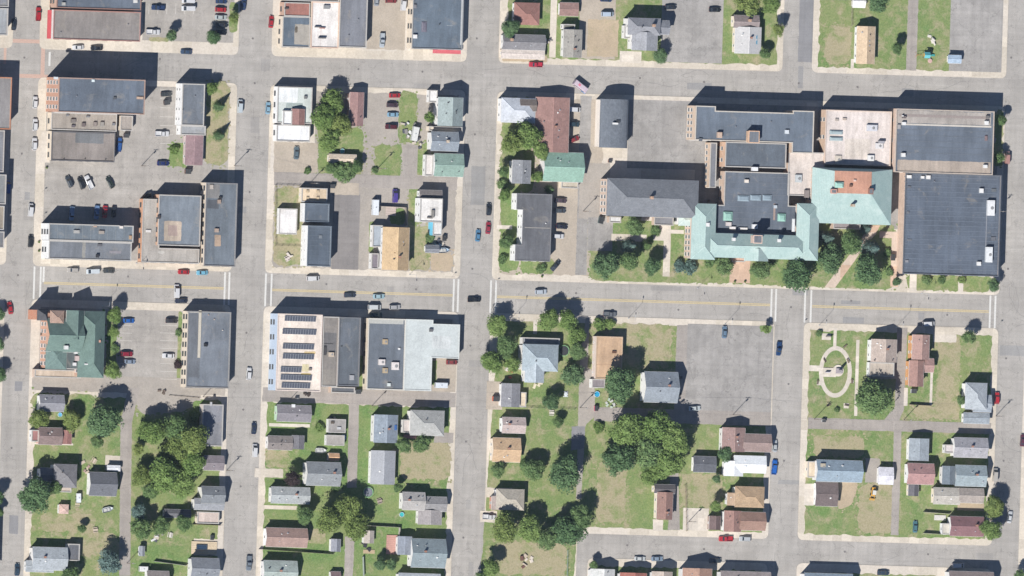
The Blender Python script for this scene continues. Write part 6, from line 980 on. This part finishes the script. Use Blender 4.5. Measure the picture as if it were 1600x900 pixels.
def pool(px, py, ra, label, rgb=(60, 170, 214)):
    r = thing('paddling_pool', label, 'pool', px, py); m = MB(); n_ = 20
    for i in range(n_):
        a, b = 6.2832*i/n_, 6.2832*(i+1)/n_
        for (q, z0, q1, z1) in ((ra, 0, ra, .6), (ra, .6, ra-.12, .6), (ra-.12, .6, ra-.12, .4)): m.face([(q*math.cos(a), q*math.sin(a), z0), (q*math.cos(b), q*math.sin(b), z0), (q1*math.cos(b), q1*math.sin(b), z1), (q1*math.cos(a), q1*math.sin(a), z1)])
    m.build('rim', pnt((206, 216, 222)), r); m = MB(); m.cyl(0, 0, .3, .42, ra-.11, n=n_); m.build('water', plain('pool_water_%d%d' % rgb[:2], C(rgb), .08), r)
pool(932, 616, 1.2, 'small round blue pool at the end of the long peach roof'); pool(627, 804, 1.0, 'small turquoise pool on the lawn of the rambling grey house', (70, 190, 190)); pool(93, 648, .9, 'light blue pool in the shade behind the small grey house', (110, 190, 226)); pool(534, 236, 1.0, 'turquoise pool on the grass south of the leafy clump', (120, 200, 190)); pool(536, 683, 1.1, 'blue pool beside the junk lean to and lane')
def tramp(px, py, ra, label, rgb=(70, 72, 76)):
    r = thing('trampoline', label, 'trampoline', px, py); m = MB(); m.cyl(0, 0, .8, .86, ra*.86, n=20); m.build('mat', pnt(rgb), r)
    m = MB()
    for i in range(20): a, b = 6.2832*i/20, 6.2832*(i+1)/20; m.tube((ra*math.cos(a), ra*math.sin(a), .85), (ra*math.cos(b), ra*math.sin(b), .85), .14, n=5)
    m.build('padded_ring', pnt((150, 200, 150)), r)
    for k in range(4): a = k*1.57+.4; m = MB(); m.tube((ra*math.cos(a), ra*math.sin(a), 0), (ra*math.cos(a), ra*math.sin(a), .85), .04); m.build('leg', STEEL, r)
tramp(880, 548, 2.1, 'trampoline with pale green ring beside the pale blue house'); tramp(574, 769, 2.0, 'grey trampoline on the lawn beside the clump at the lane end', (130, 134, 142))
def table(px, py, rz, rgb, label, r_round=False):
    r = thing('garden_table', label, 'table', px, py, rz); m = MB()
    if r_round: m.cyl(0, 0, .7, .76, .8, n=16)
    else: m.box(-1, 1, -.45, .45, .7, .76)
    m.build('table_top', pnt(rgb), r)
    for s in (-1, 1):
        m = MB(); m.box(-1, 1, s*.9-.14, s*.9+.14, .42, .47); m.build('bench', pnt(rgb), r); m = MB(); m.tube((s*.6, -.8, 0), (s*.6, .3, .7), .04); m.tube((s*.6, .8, 0), (s*.6, -.3, .7), .04); m.build('leg', WOODP, r)
table(883, 616, 0, (226, 232, 234), 'round white garden table on the yard behind the pale blue house', True); table(148, 828, 10, (206, 190, 170), 'wooden picnic table on the lower left lawn near the lane'); table(265, 836, 80, (222, 216, 206), 'white picnic table in the clutter yard, right one'); table(244, 832, 0, (206, 200, 190), 'pale picnic table in the clutter yard, left one'); table(592, 783, 20, (176, 160, 150), 'little brown table on the rambling house lawn'); table(861, 645, 0, (226, 220, 206), 'cream bench table on the green strip south of the yard fence'); table(1467, 245-86, 0, (200, 190, 170), 'low table on the playground lawn by the top right lane') if False else None
table(146, 720, 60, (214, 196, 176), 'tan garden table on the grass beside the white shed roof'); table(448, 404, 30, (216, 204, 196), 'pale table on the dry lawn south of the box trailer'); table(120, 788, 0, (200, 190, 160), 'small wooden bench on the lawn below the slim trailer')
def dumpster(px, py, rz, rgb, label, s=1.0):
    r = thing('dumpster', label, 'dumpster', px, py, rz); r.scale = (s, s, s); m = MB(); m.add([(-.95, -.6, .1), (.95, -.6, .1), (.95, .6, .1), (-.95, .6, .1), (-1.05, -.75, 1.2), (1.05, -.75, 1.2), (1.05, .75, 1.45), (-1.05, .75, 1.45)], [(3, 2, 1, 0), (4, 5, 6, 7), (0, 1, 5, 4), (1, 2, 6, 5), (2, 3, 7, 6), (3, 0, 4, 7)]); m.build('bin_body', pnt(rgb), r)
    for s_ in (-.52, .52): m = MB(); m.add([(s_-.5, -.78, 1.24), (s_+.5, -.78, 1.24), (s_+.5, .78, 1.5), (s_-.5, .78, 1.5), (s_-.5, -.78, 1.28), (s_+.5, -.78, 1.28), (s_+.5, .78, 1.54), (s_-.5, .78, 1.54)], [(3, 2, 1, 0), (4, 5, 6, 7), (0, 1, 5, 4), (1, 2, 6, 5), (2, 3, 7, 6), (3, 0, 4, 7)]); m.build('lid', pnt((70, 72, 74)), r)
for a in [(773, 623, 0, (226, 120, 90), 'orange dumpster in front of the grey garage on the third street', 1.3), (259, 160, 10, (96, 76, 74), 'brown dumpster below the dark grey car behind the slate roof', 1.2), (196, 212, 0, (96, 70, 80), 'dark red dumpster behind the small tan annex', 1.0), (230, 305, 20, (120, 96, 90), 'brown dumpster in the corner north west of the workshop', 1.1), (292, 268, 0, (140, 106, 96), 'rusty dumpster on the concrete below the mauve roof', 1.2), (225, 308, 40, (170, 120, 90), 'orange brown dumpster against the workshop wall', 1.0), (937, 344, 80, (100, 120, 120), 'grey green dumpster by the school annex south west corner', 1.3), (952, 252, 0, (170, 120, 106), 'small rust coloured bin on the pad north of the annex', .7), (693, 372, 90, (60, 56, 66), 'dark dumpster on the gravel near the third street', 1.0), (672, 362, 0, (60, 70, 80), 'black dumpster beside the blue tarpaulin', 1.1), (558, 612, 0, (200, 200, 198), 'grey white dumpster behind the warehouse', 1.1), (1393, 402, 90, (190, 160, 150), 'pinkish bin against the gymnasium west wall', 1.2), (1062, 590, 0, (80, 88, 110), 'dark bin at the edge of the wide parking lot', .7), (1426, 611, 0, (214, 218, 220), 'white box bin behind the brown pink house', 1.1), (1057, 617, 0, (150, 190, 214), 'pale blue bin beside the gabled house at the lot', 1.1), (930, 638, 90, (230, 110, 140), 'pink toy box beside the gravel drive', 1.0), (518, 291, 0, (50, 60, 76), 'dark bin at the corner of the cream patio roof', 1.0), (330, 840, 90, (130, 136, 140), 'grey bin on the grass by the second street', .9), (1286, 657, 0, (220, 224, 226), 'white bin at the alley south of the memorial garden', .8)]: dumpster(*a)
def deck(px, py, w_, d_, h, rgb, label, nm='deck', n_=None):
    r = thing(nm, label, 'deck', px, py); W_, D_ = w_*KX, d_*KY; n_ = n_ or max(4, int(D_/.8)); mt = surf('siding', rgb)
    for i in range(n_): y = -D_/2+D_*(i+.5)/n_; m = MB(); m.box(-W_/2, W_/2, y-D_/n_/2+.02, y+D_/n_/2-.02, h-.06, h); m.build('plank', mt, r)
    m = MB(); m.box(-W_/2+.1, W_/2-.1, -D_/2+.1, D_/2-.1, -.1, h-.07); m.build('base', WOODP, r)
    return r
deck(318, 856, 40, 20, .5, (220, 200, 170), 'tan timber deck round a dark hot tub near the second street')
r = thing('hot_tub', 'dark square hot tub sunk in the tan timber deck', 'hot tub', 314, 855); r.location.z += .5; m = MB(); m.box(-2.2, 2.2, -1.0, -.85, 0, .5); m.box(-2.2, 2.2, .85, 1.0, 0, .5); m.box(-2.2, -2.05, -.85, .85, 0, .5); m.box(2.05, 2.2, -.85, .85, 0, .5); m.build('shell', pnt((90, 96, 104)), r); m = MB(); m.box(-2.04, 2.04, -.84, .84, .02, .32); m.build('water', plain('tub_water', (.02, .035, .06), .08), r)
deck(612, 851, 18, 30, .35, (206, 160, 146), 'pink brown timber deck west of the blue grey house', n_=9); deck(610, 330, 16, 14, .3, (206, 190, 180), 'pale timber deck inside the wooden fence by the purple van'); deck(1468, 809, 18, 8, .4, (226, 222, 214), 'white deck above the maroon roofed house yard'); deck(640, 682, 20, 6, .3, (214, 160, 160), 'pink deck south west of the pale grey hip roof'); deck(576, 862, 18, 6, .25, (206, 184, 150), 'tan deck beside the lower lane shed')
# memorial
r = thing('memorial', 'stone memorial with plaza slab in the centre of the oval path', 'monument', 1303, 579); m = MB(); m.box(-4.6, 2.6, -1.2, 1.0, .1, .22); m.cyl(1.6, 0, .1, .24, 2.3, n=20); m.build('plaza_slab', PALE, r); m = MB(); m.box(.6, 3.2, -1.1, 1.1, .24, .7); m.box(.9, 2.9, -.9, .9, .7, 1.1); m.build('plinth', surf('siding', (176, 168, 172)), r); m = MB(); m.box(1.45, 2.35, -.45, .45, 1.1, 4.2, tp=.15); m.box(1.6, 2.2, -.3, .3, 4.2, 4.8, tp=.29); m.build('obelisk', surf('siding', (170, 164, 168)), r); m = MB(); m.box(-3.8, -2.0, -.9, -.6, .22, 1.3); m.build('plaque_wall', surf('siding', (200, 196, 204)), r)
def gbench(px, py, rz, label):
    r = thing('park_bench', label, 'bench', px, py, rz)
    for k in range(3): m = MB(); m.box(-.9, .9, -.25+.17*k, -.1+.17*k, .42, .46); m.build('seat_slat', WOODP, r)
    m = MB(); m.box(-.9, .9, .28, .32, .5, .85); m.build('backrest', WOODP, r)
    for x in (-.7, .7): m = MB(); m.box(x-.04, x+.04, -.25, .3, 0, .42); m.build('leg', DARKM, r)
for a in [(1277, 597, 90, 'park bench on the west pad outside the memorial oval'), (1320, 541, 40, 'park bench at the north east of the memorial oval'), (1330, 596, -90, 'park bench on the east pad of the memorial oval'), (1294, 633, 200, 'park bench at the south west of the memorial oval'), (1288, 563, 120, 'park bench inside the north west of the memorial oval'), (1324, 564, -60, 'park bench inside the east of the memorial oval'), (1322, 633, 170, 'park bench on the south east pad of the memorial oval')]: gbench(*a)
r = thing('memorial_sign', 'low dark sign panel on the pad near the memorial entrance', 'sign', 1294, 526); m = MB(); m.box(-1.2, 1.2, -.12, .12, .5, 1.5); m.build('panel', pnt((110, 106, 100)), r)
for x in (-1, 1): m = MB(); m.box(x-.08, x+.08, -.08, .08, -.1, .5); m.build('post', WOODP, r)
# playground
r = thing('playset', 'colourful playset with slide on the lawn by the top right lane', 'playground', 1445, 86)
m = MB(); m.box(-1, 1, -1, 1, 1.3, 1.42); m.build('platform', pnt((206, 170, 90)), r)
for x in (-.95, .95):
    for y in (-.95, .95): m = MB(); m.tube((x, y, -.1), (x, y, 2.8), .07); m.build('post', WOODP, r)
m = MB(); m.extr([(-1.2, 2.6), (0, 3.4), (1.2, 2.6), (1.2, 2.68), (0, 3.48), (-1.2, 2.68)], -1.2, 1.2, 'x'); m.build('roof', pnt((110, 190, 196)), r)
m = MB(); m.add([(1, -.4, 1.4), (1, .4, 1.4), (4, .4, .25), (4, -.4, .25), (1, -.4, 1.45), (1, .4, 1.45), (4, .4, .3), (4, -.4, .3)], [(3, 2, 1, 0), (4, 5, 6, 7), (0, 1, 5, 4), (1, 2, 6, 5), (2, 3, 7, 6), (3, 0, 4, 7)]); m.build('slide', pnt((90, 190, 180)), r)
m = MB(); m.tube((-1, 0, 2.4), (-4, 0, 2.4), .06); m.tube((-4, -1, 0), (-4, 0, 2.4), .05); m.tube((-4, 1, 0), (-4, 0, 2.4), .05); m.build('swing_frame', pnt((226, 150, 60)), r)
for x in (-2, -3): m = MB(); m.box(x-.25, x+.25, -.12, .12, .5, .54); m.tube((x, 0, .54), (x, 0, 2.4), .012, n=4); m.build('swing', RUBBER, r)
r = thing('climbing_dome', 'low pink and teal play table beside the playset on the lawn', 'playground', 1452, 95); m = MB(); m.cyl(0, 0, .5, .62, .9, n=14); m.build('table_top', pnt((216, 180, 170)), r); m = MB(); m.cyl(0, 0, 0, .5, .3, .2, 8); m.build('pedestal', pnt((110, 190, 190)), r)
# yellow loader
r = thing('loader', 'yellow compact loader with white cab roof on the dry lot', 'loader', 1363, 770, 265); m = MB(); loft(m, [(-2.1, .7, .5, 1.3, .1), (-.3, .8, .45, 1.4, .1), (1.2, .75, .5, 1.2, .1)]); m.build('body', pnt((226, 170, 70)), r); m = MB(); frustum(m, -.9, .7, -.8, .5, .65, .6, 1.35, 2.3); m.build('cab', GLASS, r); m = MB(); m.box(-.95, .75, -.72, .72, 2.3, 2.42); m.build('cab_roof', pnt((226, 224, 214)), r)
for s in (-1, 1): m = MB(); m.tube((.2, s*.75, 1.3), (2.3, s*.75, .5), .1); m.build('lift_arm', pnt((216, 160, 60)), r)
m = MB(); m.add([(2.2, -1.1, .1), (2.2, 1.1, .1), (3.0, 1.1, .1), (3.0, -1.1, .1), (2.2, -1.1, .9), (2.2, 1.1, .9), (2.3, 1.1, .9), (2.3, -1.1, .9)], [(3, 2, 1, 0), (0, 1, 5, 4), (2, 3, 7, 6), (4, 5, 6, 7), (0, 4, 7, 3), (1, 2, 6, 5)]); m.build('bucket', pnt((190, 150, 80)), r)
for x in (-1.3, .7):
    for s in (-1, 1): m = MB(); m.tube((x, s*.72, .45), (x, s*1.0, .45), .45, n=12); m.build('wheel', RUBBER, r)
# pavement signs, planters, hydrants, bins
def sign(px, py, rgb, label):
    r = thing('street_sign', label, 'sign', px, py); m = MB(); m.tube((0, 0, -.1), (0, 0, 2.6), .035); m.build('post', STEEL, r); m = MB(); m.box(-.35, .35, -.05, -.035, 1.9, 2.6); m.build('sign_plate', pnt(rgb), r)
for a in [(155, 480, (226, 150, 170), 'pink banner sign beside the lamp at the church north wall'), (66, 300, (190, 120, 100), 'rust coloured sign at the first street pavement by the court'), (66, 338, (180, 110, 96), 'rust coloured sign at the north west corner of the long slate building'), (57, 572, (120, 96, 90), 'brown sign at the church south west corner'), (1560, 507, (190, 190, 186), 'grey sign at the last street crossing'), (345, 412, (200, 190, 180), 'pale sign at the corner of the narrow slate building'), (774, 441, (200, 60, 60), 'red sign at the school block corner crossing'), (1254, 505, (206, 196, 120), 'yellow sign at the memorial block corner'), (706, 432, (200, 70, 70), 'red sign at the corner south of the dirt patch')]: sign(*a)
def planter(px, py, label):
    r = thing('planter', label, 'planter', px, py); m = MB(); m.cyl(0, 0, 0, .5, .35, .5, 10); m.build('pot', surf('siding', (190, 170, 150)), r); o = inst('plant', SHRUBS[0], r, (0, 0, .65), 0, (.5, .5, .4)); o.material_slots[0].link = 'OBJECT'; o.material_slots[0].material = TONE['bright']
for a in [(1147, 440, 'planter left of the school entrance path at the pavement'), (1163, 440, 'planter right of the school entrance path at the pavement'), (72, 262, 'planter at the north west corner of the open court'), (60, 378, 'planter on the first street pavement, upper one'), (60, 392, 'planter on the first street pavement, lower one'), (846, 432, 'planter on the pavement below the charcoal roof')]: planter(*a)
def debris(px, py, n_, spread, label, cols):
    r = thing('junk_pile', label, 'junk', px, py); rg = random.Random(int(px*7+py))
    for i in range(n_):
        x, y = rg.uniform(-spread, spread), rg.uniform(-spread, spread); a, b_, h = rg.uniform(.3, 1.1), rg.uniform(.25, .7), rg.uniform(.3, 1.0); m = MB(); m.box(x-a, x+a, y-b_, y+b_, 0, h, tp=rg.uniform(0, .15), rz=rg.uniform(0, 3)); m.build('crate', pnt(cols[i % len(cols)]), r)
W3 = [(226, 226, 222), (150, 146, 142), (206, 196, 180), (90, 92, 100)]
for a in [(640, 205, 14, 3.2, 'pale junk pile beside the white trailer west of the grey roofed house', W3), (652, 220, 10, 2.6, 'junk pile close to the grey roofed house by the alley drive', W3), (524, 664, 9, 2.8, 'junk pile round the lean to beside the lane', W3+[(90, 150, 200)]), (824, 876, 7, 2.6, 'pale rubble heap on the bare ground at the bottom', [(226, 214, 200), (206, 190, 170), (120, 90, 80)]), (952, 627, 6, 2.2, 'garden clutter south of the big round tree by the peach roof', [(190, 206, 190), (206, 206, 200)]), (682, 384, 6, 2.4, 'white clutter beside the small grey gabled shed', W3), (852, 63, 8, 2.2, 'clutter between the cream fronted house and the beige cottage', W3), (132, 730, 6, 2, 'garden clutter between hip roofed house and charcoal garage', [(206, 190, 170), (190, 160, 150)]), (243, 833, 6, 3, 'pale clutter on the grass of the clutter yard', W3), (1456, 62, 5, 2.2, 'white rubble on the top right lawn beside the paved lot', [(226, 220, 210)]), (840, 597, 5, 2.4, 'cream boards on the lawn below the pale blue house', [(226, 216, 190)]), (798, 584, 5, 1.8, 'red and white toys beside the pale blue house', [(226, 120, 100), (226, 220, 214)]), (572, 855, 4, 1.5, 'dark clutter by the tan deck at the lower lane', [(60, 60, 66)]), (455, 400, 4, 1.8, 'white stones on the dry lawn south of the trailer', [(226, 216, 206)]), (690, 378, 5, 1.6, 'grey clutter near the third street pavement', W3), (252, 612, 4, 1.2, 'dark clutter on the bare alley ground', [(120, 106, 96)]), (480, 616, 4, 1.4, 'dark boxes behind the solar building', [(80, 70, 66)])]: debris(*a)

# manhole covers and drains in the streets
for px, py in [(395, 60), (398, 130), (390, 300), (385, 520), (380, 640), (376, 760), (745, 60), (742, 210), (738, 420), (735, 540), (728, 690), (724, 840), (1248, 130), (1236, 480), (1232, 600), (1225, 720), (1580, 90), (1575, 420), (1572, 560), (1568, 720), (38, 90), (34, 240), (28, 430), (22, 560), (18, 700), (250, 92), (560, 108), (660, 112), (1000, 122), (1100, 128), (1340, 136), (200, 432), (510, 444), (650, 452), (900, 458), (1060, 484), (1330, 470), (1480, 492), (980, 852), (1100, 858), (1320, 862), (1450, 866)]:
    p = P(px, py); m = MB(); m.cyl(p.x, p.y, 0, .035, .42, n=14); m.cyl(p.x, p.y, 0, .04, .34, n=14); struct(m.build('manhole_cover', plain('cast_iron', (.11, .1, .095), .7, .2)))

# aerial haze between the camera and the town
m = MB(); m.box(-660, 660, -660, 660, -1.5, 600); hz = m.build('haze', None); hz.data.materials.clear(); hm = bpy.data.materials.new('haze_air'); hm.use_nodes = True; ht = hm.node_tree; ht.nodes.clear()
ho = ht.nodes.new('ShaderNodeOutputMaterial'); hv = ht.nodes.new('ShaderNodeVolumePrincipled'); hv.inputs['Density'].default_value = 4e-5; hv.inputs['Color'].default_value = (.72, .84, 1, 1); ht.links.new(hv.outputs[0], ho.inputs['Volume'])
hz.data.materials.append(hm); hz['kind'] = 'stuff'; tag(hz, 'thin pale blue haze in the air over the whole town', 'haze')

# repaired patches and tar-sealed cracks in the streets
rk = random.Random(12)
def on_road(px, py):
    p = P(px, py); return gz(p.x, p.y) == 0
PT = [asphalt('patch_tone_a', (170, 166, 161), .3, .5), asphalt('patch_tone_b', (187, 182, 175), .3, .5), asphalt('patch_tone_c', (163, 161, 159), .3, .5)]; TAR = plain('tar_seal', (.12, .115, .11), .8)
k = 0
while k < 34:
    x, y = rk.uniform(10, 1590), rk.uniform(10, 890); w_, h_ = rk.choice(((rk.uniform(6, 16), rk.uniform(6, 40)), (rk.uniform(12, 50), rk.uniform(5, 12))))
    if all(on_road(x+sx*w_/2, y+sy*h_/2) for sx in (-1, 0, 1) for sy in (-1, 0, 1)): rsheet('road_patch', PT[k % 3], (x-w_/2, y-h_/2, x+w_/2, y+h_/2), .006+.0004*k, .08); k += 1
k = 0
while k < 60:
    x, y = rk.uniform(5, 1595), rk.uniform(5, 895); ang = rk.choice((0, math.pi/2))+rk.gauss(0, .12); n_ = rk.randint(6, 22); pts = [(x, y)]
    for j in range(n_): ang += rk.gauss(0, .16); x += 3*math.cos(ang); y += 3*math.sin(ang); pts.append((x, y))
    if not all(on_road(*p) for p in pts): continue
    m = MB(); q = [P(*p) for p in pts]
    for u, v in zip(q, q[1:]):
        t_ = (v-u).normalized(); n2 = Vector((-t_.y, t_.x, 0))*.05; m.face([(p.x, p.y, .021+.0001*k) for p in (u-n2, v-n2, v+n2, u+n2)])
    struct(m.build('sealed_crack', TAR, None, False)); k += 1
